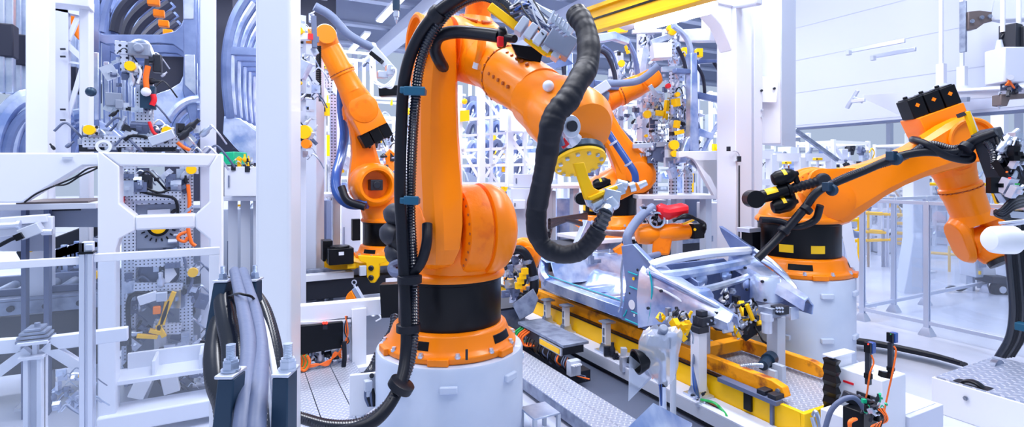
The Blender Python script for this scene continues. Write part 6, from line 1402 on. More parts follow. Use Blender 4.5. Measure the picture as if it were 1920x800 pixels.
# ---------------------------------------------------------------- portal, overhead beam and lamp
def overhead():
    t = thing('white_portal', PZ(1385, 560, 0), 'tall white portal with braced top corner, behind the car floor', 'portal'); D = 6.0
    p0, p1 = P(1355, 300, D), P(1398, 300, D); c = (p0+p1)/2
    b = MB(); b.bb(c.x-.13, c.x+.13, c.y-.13, c.y+.13, 0, 3.75); b.build('post', 'white', t, bev=.01)
    b = MB(); p2 = P(1406, 300, D+.2); b.bb(p2.x-.05, p2.x+.09, p2.y-.1, p2.y+.15, 0, 3.9); b.build('rear_post', 'white', t, bev=.008)
    b = MB(); b.bb(c.x-.2, c.x+.2, c.y-.2, c.y+.2, 0, .03); b.build('foot_plate', 'white', t)
    b = MB(); b.beam(V((c.x, c.y-.0, 3.68)), V((c.x-3.2, c.y+.1, 3.68)), .22, .2); b.build('lintel', 'white', t, bev=.008)
    b = MB(); b.prism([V((c.x-.13, c.y, 3.1)), V((c.x-.13, c.y, 3.6)), V((c.x-.75, c.y, 3.6)), V((c.x-.55, c.y, 3.52)), V((c.x-.3, c.y, 3.36))], YY, .16); b.build('corner_gusset', 'white', t, bev=.01)
    b = MB(); b.beam(P(1425, 0, 5.6), P(1360, 12, 6.0), .10, .10); b.build('round_tie', 'wall', t, bev=.02)
    b = MB(); b.lathe([(.05, 0), (.055, .02)], P(1376, 292, 5.82), V((-SA, -CA, 0)), 20, cap=False); b.build('ring', 'alu', t)
    b = MB(); b.box(P(1366, 279, 5.8), (.03, .03, .05)); b.box(P(1386, 298, 5.8), (.03, .03, .06)); b.beam(P(1386, 310, 5.82), P(1386, 470, 5.82), .012, .012); b.build('small_fitting', 'dark', t)
    # yellow crane beam
    t = thing('crane_beam', P(1200, 30, 5), 'yellow overhead crane beam above the line, black groove along it', 'crane beam')
    A_, B_ = P(1100, 62, 5.5), P(1300, 5, 4.2); d = (B_-A_)
    A0, B0 = A_ - d*.05, B_ + d*.6
    for (z, w, h) in ((.0, .10, .035), (.22, .12, .04)): b = MB(); b.beam(A0 + ZZ*z, B0 + ZZ*z, w, h); b.build('beam_flange', 'yellow', t, bev=.004)
    b = MB(); b.beam(A0 + ZZ*.11, B0 + ZZ*.11, .05, .2); b.build('beam_web', 'yellow', t); b = MB(); nn = V((d.y, -d.x, 0)).normalized()
    if nn.dot(-A_) < 0: nn = -nn
    b.beam(A0 + ZZ*.11 + nn*.03, B0 + ZZ*.11 + nn*.03, .01, .018); b.build('groove', 'black', t)
    # lamp above
    t = thing('tube_lamp', P(1265, 35, 5.2), 'long glowing tube lamp beside the yellow crane beam', 'lamp')
    A_, B_ = P(1195, 52, 5.6), P(1342, 12, 5.0)
    b = MB(); b.beam(A_ + ZZ*.07, B_ + ZZ*.07, .16, .06); b.build('housing', 'white', t, bev=.01); b = MB(); b.tube([A_, A_.lerp(B_, .5), B_], .055, n=14); b.build('diffuser', 'lamp', t)
    b = MB(); b.beam(P(1165, 50, 5.8), P(1330, 0, 5.2), .2, .05); b.build('carrier_rail', 'wall', t)
    # spindle hanging near the top
    t = thing('hanging_spindle', P(743, 45, 4.2), 'dark spindle with steel tip pointing down, near the top of the photo', 'spindle')
    D = 4.2; b = MB(); b.cyl(P(743, 20, D), P(743, -60, D), .03); b.build('spindle_body', 'navy', t); b = MB(); b.cyl(P(743, 32, D), P(743, 20, D), .022); b.cyl(P(743, 37, D), P(743, 30, D), .014); b.lathe([(.003, 0), (.01, .02), (.012, .03)], P(743, 45, D), ZZ, 12); b.build('steel_tip', 'zinc', t)
overhead()

# ---------------------------------------------------------------- left-middle: rail of the second robot, stand, tooling wall
def middle():
    Y = 7.0
    zt = P(700, 478, 7.35).z
    r = thing('robot_rail', (1.0, 7.3, 0), 'long raised rail with dark beam carrying the robot with the blue hose', 'robot track')
    b = MB(); b.bb(-.9, 3.2, Y, Y+.85, .18, .42); b.build('dark_beam', 'dark', r, bev=.01)
    b = MB(); b.bb(-.9, 1.35, Y-.04, Y+.1, .42, .50); b.build('white_rail', 'white', r, bev=.005); b = MB(); b.bb(-.9, 3.2, Y+.12, Y+.2, .42, .54); b.bb(-.9, 3.2, Y+.6, Y+.68, .42, .54); b.build('guide_rail', 'steel', r, bev=.004)
    for i in range(7): b = MB(); b.cyl((-.6+i*.28, Y+.12, .48), (-.6+i*.28, Y+.10, .48), .022, n=10); b.build('rail_bolt', 'dark', r)
    for x in (-.5, 1.2, 2.9): b = MB(); b.bb(x-.08, x+.08, Y+.1, Y+.7, 0, .18); b.build('foot', 'grey', r)
    b = MB(); p = P(738, 524, 6.75); b.box(p, (.2, .012, .05)); b.build('label_plate', 'white', r)
    r = thing('robot_carriage', (1.9, 7.35, .54), 'yellow carriage plate with bolted lug under the robot with the blue hose', 'carriage')
    b = MB(); b.bb(1.25, 2.5, 6.85, 7.85, .56, .62); b.build('plate', 'yellow', r, bev=.006); 
    def q(x, y): return P(x, y, 6.7)
    b = MB(); b.prism([q(x, y) for x, y in ((672, 478), (735, 482), (725, 490), (712, 494), (711, 518), (704, 529), (696, 529), (689, 518), (688, 492), (676, 488))], V((SA, CA, 0)), .07); b.build('bolted_lug', 'yellow', r, bev=.006)
    for y in (501, 519): b = MB(); c = q(697.5, y) - V((SA, CA, 0))*.03; b.lathe([(.032, 0), (.034, .02), (.02, .03), (.018, .015)], c, V((-SA, -CA, 0)), 20); b.build('bolt', 'dark', r)
    b = MB(); b.prism([q(x, y) for x, y in ((607, 488), (660, 492), (675, 495), (665, 502), (625, 503), (608, 498))], ZZ, .04); b.build('side_plate', 'yellow', r, bev=.004)
    b = MB(); c = P(637, 478, 6.7); b.box(c, (.3, .26, .20)); b.lathe([(.02, 0), (.12, 0), (.12, .02)], c + ZZ*.1, ZZ, 24); b.box(c + V((-.13, .18, .05)), (.12, .2, .26)); g = b.build('drive_box', 'black', r, bev=.01)
    b = MB(); c = P(640, 475, 6.5); b.box(c, (.06, .01, .04)); b.build('rating_plate', 'white', g)
    b = MB(); b.box(P(680, 507, 6.6), (.08, .06, .12)); b.build('grey_box', 'grey', r, bev=.005)
    b = MB(); b.box(P(667, 430, 7.0), (.10, .1, .28)); b.build('black_cabinet', 'black', r, bev=.006)
    # orange reel / balancer hung under the white rail
    r = thing('hanging_balancer', P(665, 582, 5.6), 'orange and silver half-round balancer hanging by a ring from the white rail', 'balancer'); D = 5.6; dn = V((SA, CA, 0))
    c = P(672, 562, D); u = (P(685, 580, D)-P(665, 545, D)).normalized(); v = dn.cross(u).normalized()
    if v.x > 0 and v.z > 0: v = -v
    arc = [c + u*math.cos(t)*.125 + v*math.sin(t)*.125 for t in [PI*i/14 for i in range(15)]]
    sgn = 1 if (arc[7]-c).dot(V((CA, -SA, 0))) < 0 else -1
    arc = [c + u*math.cos(t)*.125 + v*sgn*math.sin(t)*.125 for t in [PI*i/14 for i in range(15)]]
    b = MB(); b.prism(arc, dn, .09); b.build('orange_shell', 'orange', r, bev=.006); b = MB(); b.beam(c - u*.13 - v*sgn*.03, c + u*.13 - v*sgn*.03, .08, .05, up=v); b.build('silver_back', 'zinc', r, bev=.004)
    b = MB(); b.lathe([(.018, -.004), (.028, -.004), (.028, .004), (.018, .004)], P(664, 529, D), dn, 20, cap=False); b.tube(px([(664, 534, D), (666, 540, D), (664, 546, D)]), .012); b.build('ring', 'alu', r)
    hose(r, px([(688, 575, D), (698, 592, D), (708, 588, D), (714, 596, D), (705, 602, D)]), .010, 'cable_white', name='rope', n=8)
    # stand with cabinet
    Ys = 4.85
    r = thing('box_frame', (.6, Ys, 0), 'white steel stand frame with a black cabinet hung beneath, behind the checker plates', 'stand')
    def f(x, y): return PY(x, y, Ys)
    b = MB(); b.beam(f(545, 588), f(738, 570), .10, .14); b.build('top_beam', 'white', r, bev=.006); b = MB(); b.beam(f(545, 603), f(655, 598), .14, .02); b.build('flange', 'white', r)
    p0, p1 = f(657, 600), f(684, 600); b = MB(); b.bb(p0.x, p1.x, Ys-.07, Ys+.07, .05, f(670, 575).z); b.build('post', 'white', r, bev=.005)
    p = f(670, 690); b = MB(); b.bb(p.x-.18, p.x+.18, Ys-.15, Ys+.15, .03, .07); b.build('foot_plate', 'white', r); b = MB(); b.beam(f(690, 690), f(712, 655), .06, .03); b.build('brace', 'white', r)
    b = MB(); b.prism([PY(x, y, Ys-.02) for x, y in ((556, 607), (640, 598), (640, 646), (556, 660))], YY, .18); cb = b.build('black_cabinet', 'black', r, bev=.006)
    for dx in (0, 1): b = MB(); b.cyl(PY(607+5*dx, 605, Ys-.11), PY(607+5*dx, 605, Ys-.125), .012, n=12); b.build('red_light', 'led', cb)
    b = MB(); b.prism([PY(x, y, Ys-.11) for x, y in ((605, 609), (614, 609), (614, 617), (605, 617))], YY, .008); b.build('switch_plate', 'dark', cb)
    for i in range(7): hose(r, [PY(x, y, Ys-.06) + V((0, -.01*i, 0)) for x, y in ((562+i*2, 662), (567+i*2, 675), (563+i, 690), (552, 680))], .012, ('cable_orange', 'cable_orange', 'cable_green')[i % 3], name='coil', n=8)
    for i in range(5): hose(r, [PY(x, y, Ys-.1) for x, y in ((560, 690+i), (590, 686-i), (615, 676+i*2), (628, 668-i*2), (640, 655+i*4))], .007, 'cable_orange', name='orange_wire', n=6)
    for i in range(4): hose(r, [PY(x, y, Ys-.12) for x, y in ((648+i, 592), (652-i*2, 620), (648+i*2, 640), (640, 655-i*3))], .008, ('cable_orange', 'dark')[i % 2], name='wire', n=6)
    hose(r, [PY(x, y, Ys-.14) for x, y in ((645, 640), (646, 670), (645, 690), (655, 705))], .02, 'rubber', name='black_pipe', n=8)
    clutter(f(605, 668), (.35, .1, .08), 24, 71, ('zinc', 'dark', 'cable_white'), r)
    clutter(f(650, 600), (.08, .08, .1), 10, 72, ('zinc', 'alu'), r)
    # black cabinet hung beside the near robot
    t = thing('black_cabinet', P(735, 590, 4.7), 'flat black cabinet behind the hoses of the nearest robot', 'cabinet'); b = MB(); b.beam(P(716, 562, 4.7), P(752, 560, 4.7), .12, .29); b.build('cabinet_body', 'black', t, bev=.006)
    # white socket panel
    t = thing('socket_panel', PZ(680, 790, .0), 'white upright panel with grey plugs, between the checker plates and the near drum', 'panel'); D = 3.65
    b = MB(); b.prism([P(x, y, D) for x, y in ((656, 702), (706, 697), (712, 720), (706, 760), (665, 790), (656, 810))], V((SA, CA, 0)), .03); b.build('panel_sheet', 'white', t, bev=.005)
    b = MB(); b.box(P(690, 722, D-.06), (.05, .05, .07)); b.box(P(692, 735, D-.06), (.04, .04, .05)); b.build('plug', 'grey', t, bev=.005)
    for i in range(4): hose(t, px([(686+i*4, 728, D-.06), (686+i*5, 745, D-.07), (692+i*3, 760, D-.06)]), .012, 'rubber' if i % 2 else 'cable_grey', name='cable', n=8)
    b = MB(); b.cyl(P(697, 704, D-.05), P(697, 704, D-.02), .016); b.build('knob', 'dark', t)
    hose(t, px([(740, 590, 4.5), (735, 620, 4.4), (715, 650, 4.3), (700, 685, 4.2), (690, 700, 4.1)]), .035, 'corr', rib=.025, name='corrugated_cable')
    # folded robot, right of the near drum (partly hidden)
    t = thing('small_robot', P(985, 560, 5.4), 'orange robot wrist with black hose, half hidden behind the nearest robot', 'robot'); D = 5.4
    b = MB(); b.tube(px([(945, 480, D), (960, 466, D), (978, 456, D), (992, 462, D), (1000, 476, D), (996, 494, D), (988, 500, D)]), [.05, .055, .06, .075, .08, .07, .05], n=16); b.build('arm', 'orange', t)
    b = MB(); b.lathe([(.0, 0), (.065, 0), (.07, .01), (.06, .06)], P(990, 475, D-.1), V((SA, CA, 0)), 24); b.build('wrist_cap', 'orange2', t)
    hose(t, px([(958, 470, D-.1), (975, 468, D-.15), (988, 480, D-.15), (998, 505, D-.15), (1002, 530, D-.15), (998, 550, D-.15), (983, 558, D-.15), (972, 556, D-.15)]), .045, 'rubber', name='black_hose')
    for x, y in ((990, 490), (1000, 520), (992, 556)): b = MB(); b.lathe([(.05, -.02), (.055, 0), (.05, .02)], P(x, y, D-.15), P(x+3, y+10, D-.15)-P(x, y, D-.15), 14); b.build('strap', 'steel', t)
    clutter(P(968, 520, D-.1), (.3, .1, .4), 60, 81, ('zinc', 'dark', 'alu', 'cable_grey'), t)
    for i in range(4): b = MB(); b.box(P(972+i*4, 535-i*9, D-.22), (.06, .04, .06)); b.build('yellow_block', 'yellow', t)
    b = MB(); b.hull([P(x, y, D + dd) for x, y in ((960, 570), (1000, 585), (1010, 560), (975, 600), (1000, 540)) for dd in (-.2, .1)]); b.build('cast_base', 'steel', t, bev=.01)
middle()
# ---------------------------------------------------------------- machinery behind the robots
def background():
    dv = V((SA, CA, 0))
    # two body sides held in the welding fixture behind the robot with the strapped hose
    def body(Y, polys, tubes, label, group=None):
        r = thing('body_side_frame', PY(*polys[0][0][0], Y), label, 'body side panel', group)
        r.location.z = 0; r['_w'] = tuple(r.location)
        for k_, (pts, nm, m) in enumerate(polys): b = MB(); b.prism([PY(x, y, Y) for x, y in pts], YY, .094 - .008*k_); b.build(nm, m, r, bev=.012)
        for pts, rad, m in tubes: b = MB(); b.tube([PY(x, y, Y) for x, y in pts], rad, n=8, sub=5); b.build('roof_arc', m, r)
        return r
    Y = 5.6
    body(Y, [([(1090, 90), (1100, 75), (1112, 88), (1110, 330), (1090, 330)], 'front_pillar', 'body'), ([(1092, 84), (1105, 66), (1150, 60), (1178, 74), (1176, 84), (1150, 76), (1112, 82)], 'roof_rail', 'galv'), ([(1112, 150), (1182, 160), (1182, 172), (1112, 166)], 'belt_rail', 'body'), ([(1112, 290), (1130, 250), (1160, 235), (1185, 260), (1185, 275), (1160, 255), (1135, 265), (1120, 330)], 'wheel_arch', 'galv')],
         [([(1176, 76), (1188, 100), (1194, 125), (1196, 150)], .035, 'body'), ([(1112, 92), (1135, 100), (1150, 130), (1156, 165)], .03, 'body_dark'), ([(1130, 85), (1148, 100), (1158, 130)], .02, 'body')], 'bluish body side frame behind the black sleeve, in the welding fixture')
    Y = 4.75
    body(Y, [([(1291, 100), (1302, 100), (1306, 300), (1290, 300)], 'front_pillar', 'galv'), ([(1305, 112), (1340, 112), (1340, 118), (1305, 120)], 'roof_rail', 'body'), ([(1264, 128), (1292, 130), (1292, 139), (1264, 138)], 'belt_rail', 'body'), ([(1306, 172), (1356, 184), (1354, 194), (1306, 184)], 'belt_rail', 'body'), ([(1270, 305), (1285, 260), (1310, 240), (1335, 250), (1335, 262), (1312, 254), (1292, 270), (1284, 305)], 'wheel_arch', 'galv')],
         [([(1262, 48), (1280, 62), (1292, 82), (1296, 110)], .035, 'galv'), ([(1306, 122), (1318, 145), (1322, 180)], .02, 'body_dark'), ([(1338, 116), (1350, 140), (1355, 200)], .022, 'body_dark'), ([(1270, 88), (1280, 108), (1286, 130)], .022, 'body_dark'), ([(1298, 222), (1308, 232), (1312, 250)], .02, 'body'), ([(1310, 300), (1330, 260), (1350, 225), (1356, 205)], .025, 'galv')], 'silvery body side frame in the fixture next to the white portal post')
    Y = 8.2
    body(Y, [([(1010, 120), (1022, 120), (1030, 260), (1012, 260)], 'front_pillar', 'body'), ([(1022, 120), (1060, 110), (1075, 120), (1060, 124), (1024, 132)], 'roof_rail', 'body'), ([(1060, 100), (1072, 100), (1072, 250), (1060, 250)], 'rear_pillar', 'galv')], [([(1040, 60), (1052, 90), (1058, 140)], .04, 'body_dark')], 'dim body side frame farther back, seen above the near robot forearm')
    # perforated fixture masts
    def mast(x, y0, y1, d, w, label, seed, caps=(), extra=()):
        p = P(x, y1, d); r = thing('fixture_mast', (p.x, p.y, 0), label, 'fixture mast')
        b = MB(); zb = 1.46 if seed in (101, 102, 104) else 0; b.bb(p.x-w, p.x+w, p.y-w, p.y+w, zb, P(x, y0, d).z); b.build('perforated_post', 'perf_big' if zb else 'wall', r)
        clutter(P(x, (y0+y1)/2, d-.15), (max(.25, w*6), .2, abs(P(x, y0, d).z-P(x, y1, d).z)), 120, seed, ('zinc', 'alu', 'galv', 'grey', 'zinc', 'cable_grey', 'alu', 'wall', 'zinc', 'dark'), r, big=.85)
        for (cx, cy, m_, s_) in caps: b = MB(); c = P(cx, cy, d-.25); b.cyl(c, c - dv*.06, s_, n=14); b.build('cap', m_, r)
        for (xa, ya, xb, yb, t, m_) in extra: b = MB(); b.beam(P(xa, ya, d-.25), P(xb, yb, d-.25), t, t); b.build('arm', m_, r, bev=.004)
        return r
    mast(1225, 175, 300, 7.0, .04, 'perforated fixture mast behind the wrist with the grey hose', 101, [(1212, 215, 'yellow', .05)], [(1228, 212, 1244, 213, .07, 'yellow'), (1251, 188, 1247, 225, .05, 'yellow'), (1190, 268, 1255, 272, .05, 'perf_big'), (1230, 180, 1218, 160, .05, 'zinc'), (1186, 274, 1250, 270, .06, 'alu')])
    mast(1262, 40, 330, 6.75, .035, 'tall perforated fixture mast just before the silvery body side', 102, [(1259, 61, 'yellow', .045), (1253, 54, 'yellow', .03), (1262, 272, 'yellow', .06), (1268, 178, 'yellow', .03), (1262, 288, 'yellow', .04), (1251, 162, 'red', .03)], [(1266, 185, 1268, 200, .08, 'yellow'), (1270, 226, 1268, 240, .06, 'yellow'), (1264, 250, 1282, 246, .05, 'yellow'), (1220, 80, 1262, 66, .06, 'zinc'), (1222, 98, 1256, 96, .18, 'white'), (1240, 130, 1290, 128, .06, 'zinc')])
    mast(1205, 60, 240, 7.6, .06, 'slim fixture mast beside the bluish body side', 103, [], [(1198, 150, 1206, 92, .1, 'zinc'), (1185, 60, 1240, 58, .05, 'grey')])
    mast(1290, 200, 330, 7.1, .035, 'fixture mast low behind the silvery body side', 104, [(1210, 255, 'yellow', .02)], [(1220, 285, 1260, 290, .22, 'cable_grey')])
    mast(1160, 100, 330, 8.0, .05, 'fixture mast standing behind the bluish body side', 105, [(1164, 120, 'yellow', .05), (1130, 240, 'yellow', .03)], [(1140, 60, 1176, 55, .08, 'yellow'), (1175, 85, 1180, 100, .06, 'yellow'), (1150, 160, 1200, 150, .06, 'steel')])
    mast(568, 30, 300, 6.0, .03, 'fixture mast crowded with clamps beside the square column', 106, [(574, 248, 'yellow', .075), (577, 270, 'orange', .05), (564, 156, 'yellow', .02), (565, 60, 'yellow', .04)], [(560, 70, 580, 69, .07, 'white'), (575, 115, 560, 145, .12, 'zinc'), (586, 255, 560, 240, .08, 'grey'), (588, 30, 590, 90, .05, 'cable_grey')])
    b = MB(); b.box(P(582, 69, 5.7), (.05, .04, .06)); t = thing('red_connector', P(582, 69, 5.7), 'small red connector on the wrist tool above the square column', 'connector'); b.build('plug', 'red', t)
    t = thing('rubber_chain', P(597, 190, 6.6), 'black toothed cable chain hanging down behind the robot wrist', 'cable chain')
    b = MB()
    for i in range(22): b.box(P(597, 88 + i*3.6, 6.6), (.06, .06, .014))
    b.beam(P(600, 86, 6.6), P(600, 168, 6.6), .02, .02); b.build('links', 'black', t); b = MB(); b.beam(P(600, 165, 6.6), P(600, 190, 6.6), .03, .03); b.build('end', 'dark', t)
    # pale cabinet column and dark perforated rail behind it
    t = thing('pale_cabinet', PZ(575, 560, 0), 'tall pale cabinet panel behind the square column with a small black square on it', 'cabinet'); b = MB(); p0, p1 = P(545, 380, 6.9), P(593, 380, 6.9); b.hull([V((p.x, p.y, z)) + dv*k for p in (p0, p1) for z in (0, 3.6) for k in (0, .3)]); b.build('cabinet_body', 'wall', t, bev=.01)
    b = MB(); c = P(560, 335, 6.85); u = V((CA, -SA, 0))
    for s_ in ((-.03, 0, 1), (.03, 0, 1), (0, -.03, 0), (0, .03, 0)): b.beam(c + u*s_[0] - (ZZ*.035 if s_[2] else u*.035) + ZZ*s_[1], c + u*s_[0] + (ZZ*.035 if s_[2] else u*.035) + ZZ*s_[1], .01, .012)
    b.build('square_mark', 'black', t)
    t = thing('slotted_rail', PZ(625, 520, 0), 'dark grey slotted rail bent outwards, behind the blue hose', 'rail'); b = MB()
    for a_, c_ in (((625, 60), (625, 125)), ((625, 125), (615, 140)), ((615, 140), (616, 165)), ((616, 165), (625, 178)), ((625, 178), (625, 375))): b.beam(P(*a_, 7.9), P(*c_, 7.9), .09, .06)
    b.build('rail_body', 'perf_big', t)
    # long white tables
    for (xa, xb, y, d, lb) in ((545, 640, 366, 7.4, 'white table edge behind the square column'), (1195, 1352, 369, 6.6, 'long white table edge behind the leaning link of the far robot'), (955, 1100, 350, 7.8, 'grey table edge behind the hanging black sleeve'), (418, 486, 372, 6.2, 'white table edge between portal frame and square column')):
        p0, p1 = P(xa, y, d), P(xb, y, d); t = thing('machine_table', ((p0.x+p1.x)/2, (p0.y+p1.y)/2, 0), lb, 'table')
        b = MB(); b.beam(p0 + dv*.3, p1 + dv*.3, .7, .05); b.build('table_top', 'white', t, bev=.006)
        for k in (.15, .5, .85): b = MB(); c = p0.lerp(p1, k) + dv*.1; b.bb(c.x-.05, c.x+.05, c.y-.05, c.y+.05, 0, p0.z-.02); b.build('leg', 'grey', t)
        b = MB(); b.beam(V((p0.x, p0.y, .35)) + dv*.3, V((p1.x, p1.y, .35)) + dv*.3, .08, .1); b.build('stretcher', 'wall', t)
    t = thing('gusset_beam', P(1315, 330, 6.3), 'white gusset panel with grey slanting strut, under the silvery body side', 'beam')
    b = MB(); b.prism([P(x, y, 6.3) for x, y in ((1270, 284), (1345, 283), (1345, 366), (1328, 334-2), (1296, 298), (1285, 294), (1270, 296))], dv, .1); b.build('gusset_plate', 'white', t, bev=.008); b = MB(); b.beam(P(1295, 300, 6.35), P(1334, 334, 6.35), .06, .06); b.build('grey_strut', 'steel', t)
    b = MB(); b.prism([P(x, y, 6.3) for x, y in ((1300, 300), (1345, 300), (1345, 366), (1336, 366))], dv, .1); b.build('lower_plate', 'white', t)
    # lattice storage rack seen through the arm's arch
    r = thing('storage_rack', P(905, 350, 9.0), 'white lattice rack of hung parts seen through the arch of the nearest robot', 'rack'); D = 9.0; r.location.z = 0; r['_w'] = tuple(r.location)
    def L(*seg):
        for (a_, c_, w, m_) in seg: b = MB(); b.beam(P(*a_, D), P(*c_, D), w, w); b.build('rack_bar', m_, r)
    L(((863, 160), (863, 347), .06, 'white'), ((902, 160), (902, 347), .11, 'white'), ((921, 160), (921, 347), .05, 'wall'), ((955, 240), (955, 350), .11, 'white'), ((984, 180), (984, 350), .06, 'wall'),
      ((862, 226), (1000, 212), .05, 'white'), ((862, 255), (1000, 246), .04, 'wall'), ((862, 282), (1000, 276), .05, 'white'), ((862, 311), (1000, 308), .05, 'white'), ((862, 345), (1000, 346), .07, 'white'),
      ((905, 180), (955, 238), .05, 'white'), ((862, 270), (897, 332), .05, 'white'), ((910, 332), (952, 268), .05, 'white'), ((960, 262), (995, 308), .06, 'white'), ((905, 300), (935, 345), .04, 'wall'))
    b = MB(); b.beam(P(968, 205, 8.8), P(968, 247, 8.8), .28, .2); b.build('white_box', 'white', r, bev=.01); b = MB(); b.beam(P(944, 205, 8.7), P(944, 245, 8.7), .1, .1); b.build('white_box', 'white', r, bev=.01)
    b = MB(); b.prism([P(x, y, 8.9) for x, y in ((863, 208), (880, 206), (880, 226), (863, 228))], dv, .05); b.build('yellow_sign', 'yellow', r); b = MB(); b.prism([P(x, y, 9.1) for x, y in ((941, 306), (950, 306), (950, 322), (941, 322))], dv, .1); b.build('yellow_box', 'yellow', r); b = MB(); b.ball(P(871, 190, 8.9), .05, n=10); b.build('yellow_knob', 'yellow', r)
    for j in range(4):
        for i in range(5):
            x = 885 + i*22; y = 205 + j*36; t = thing('hanging_part', P(x, y, 9.5), 'bluish pressed steel part hung in the lattice rack, one of the rows', 'pressed part', 'hung pressed parts')
            b = MB(); b.tube(px([(x-8, y+10, 9.6), (x-3, y-6, 9.6), (x+6, y-10, 9.6), (x+10, y+6, 9.6), (x+4, y+16, 9.6)]), .06, n=6, sub=3); b.build('pressed_part', ('body', 'cable_grey', 'galv')[(i+j) % 3], t)
    # cabinets behind the hanging sleeve
    for (x0, x1, y0, y1, d, m_, lb) in ((962, 1003, 326, 352, 7.6, 'wall', 'pale box standing on the grey table behind the sleeve'), (958, 1000, 353, 460, 7.5, 'wall', 'pale tall panel under the grey table'), (1004, 1042, 358, 470, 7.9, 'grey', 'grey tall door behind the sleeve'), (1044, 1075, 372, 470, 8.2, 'galv', 'glassy bluish door between grey posts'), (962, 985, 375, 392, 7.3, 'white', 'white sheet stuck to the pale panel behind the near robot'),
                                    (1225, 1250, 375, 440, 7.2, 'wall', 'pale cabinet under the long white table, nearest the robot'), (1262, 1280, 375, 440, 7.6, 'midgrey', 'dark grey cabinet door under the long white table'), (1284, 1312, 372, 450, 7.8, 'cable_grey', 'blue-grey cabinet under the long white table'), (1318, 1352, 380, 450, 7.4, 'white', 'white cabinet beside the portal post'),
                                    (556, 590, 380, 500, 8.4, 'wall', 'pale sliding door behind the rail, beside the square column'), (594, 612, 375, 500, 8.6, 'cable_grey', 'blue-grey glazed strip behind the rail'), (640, 676, 385, 470, 9.0, 'white', 'white cabinet behind the small black box'), (418, 484, 392, 540, 6.6, 'grey', 'grey machine door between portal frame and square column'), (420, 486, 312, 368, 6.0, 'white', 'white bin with slanted side between portal frame and square column')):
        p0, p1 = P(x0, y1, d), P(x1, y1, d); zt = P(x0, y0, d).z; zb = max(0, p0.z) if y1 < 440 else 0
        t = thing('machine_cabinet', ((p0.x+p1.x)/2, (p0.y+p1.y)/2, zb), lb, 'cabinet'); b = MB(); b.hull([V((p.x, p.y, z)) + dv*k for p in (p0, p1) for z in (zb, zt) for k in (0, .25)]); b.build('cabinet_body', m_, t, bev=.008)
        b = MB(); c = p0.lerp(p1, .15); b.beam(V((c.x, c.y, zb+(zt-zb)*.3)) - dv*.01, V((c.x, c.y, zb+(zt-zb)*.7)) - dv*.01, .012, .012); b.build('door_edge', 'cable_grey', t)
    # distant assembly frames: rows of white racks with boxes, cable trays and pale robots
    rnd = random.Random(5)
    spots = [(600, 330, 11), (650, 320, 12), (690, 310, 10.5), (720, 330, 13), (870, 320, 13), (930, 300, 14), (990, 320, 12.5), (1050, 300, 13), (1110, 330, 11.5), (1150, 300, 13.5), (1200, 320, 12), (1245, 300, 14), (1290, 320, 12), (1340, 300, 13), (1440, 330, 11), (1480, 310, 14.5),
             (1520, 300, 13), (1560, 330, 11.5), (1600, 310, 14), (1640, 320, 12), (1690, 330, 13), (1750, 320, 12), (1800, 330, 13), (1850, 320, 12.5), (1900, 330, 14), (450, 330, 12), (575, 300, 13.5)]
    taken = []
    kinds = ['with yellow boxes', 'with a blue crate', 'with hung cables', 'with grey doors']
    for n, (x, y, d) in enumerate(spots):
        p = P(x, 400, d); w = rnd.uniform(.45, .75); h = rnd.uniform(2.6, 4.6) if not 1420 < x < 1960 else rnd.uniform(1.8, 2.7); dp = .4
        while any(abs(p.x-a_) < w+b_+.1 and abs(p.y-c_) < .95 for a_, b_, c_ in taken): p = p + V((.05, .2, 0))
        taken.append((p.x, w, p.y))
        t = thing('assembly_frame', (p.x, p.y, 0), 'distant pale assembly frame of posts and shelves, far behind the robots', 'assembly frame', 'distant assembly frames')
        b = MB()
        for i in (-1, 1):
            for j in (-1, 1): b.bb(p.x+i*w-.035, p.x+i*w+.035, p.y+j*dp-.035, p.y+j*dp+.035, 0, h)
        nz = rnd.randint(4, 6)
        for k in range(nz):
            z = h*(k+1)/nz - .05
            for j in (-1, 1): b.bb(p.x-w, p.x+w, p.y+j*dp-.025, p.y+j*dp+.025, z-.03, z+.03)
            for i in (-1, 1): b.bb(p.x+i*w-.02, p.x+i*w+.02, p.y-dp, p.y+dp, z-.03, z+.03)
        b.build('frame', 'white' if n % 3 else 'wall', t)
        if n % 2: b = MB(); b.beam(V((p.x-w, p.y-dp, .2)), V((p.x+w, p.y-dp, h*.5)), .05, .05); b.beam(V((p.x+w, p.y-dp, h*.5)), V((p.x-w, p.y-dp, h-.1)), .05, .05); b.build('brace', 'wall', t)
        for k in range(nz):
            z = h*(k+1)/nz
            for q in range(rnd.randint(1, 3)):
                bw = rnd.uniform(.1, .35); c = V((p.x + rnd.uniform(-w+.2, w-.2), p.y - dp + rnd.uniform(0, .3), z - h/nz + .02)); bh = rnd.uniform(.12, h/nz*.7)
                b = MB(); b.bb(c.x-bw/2, c.x+bw/2, c.y, c.y+.3, c.z, c.z+bh); b.build('box', rnd.choice(['white', 'wall', 'wall', 'galv', 'cable_grey', 'midgrey', 'yellow', 'body', 'grey', 'alu', 'white', 'green' if rnd.random() < .2 else 'wall']), t, bev=.01)
        clutter(V((p.x, p.y-dp-.1, h*.55)), (w*1.8, .15, h*.8), 20, 300+n, ('zinc', 'alu', 'cable_grey', 'dark', 'yellow') if n % 2 else ('galv', 'alu', 'grey', 'midgrey'), t, big=2.2)
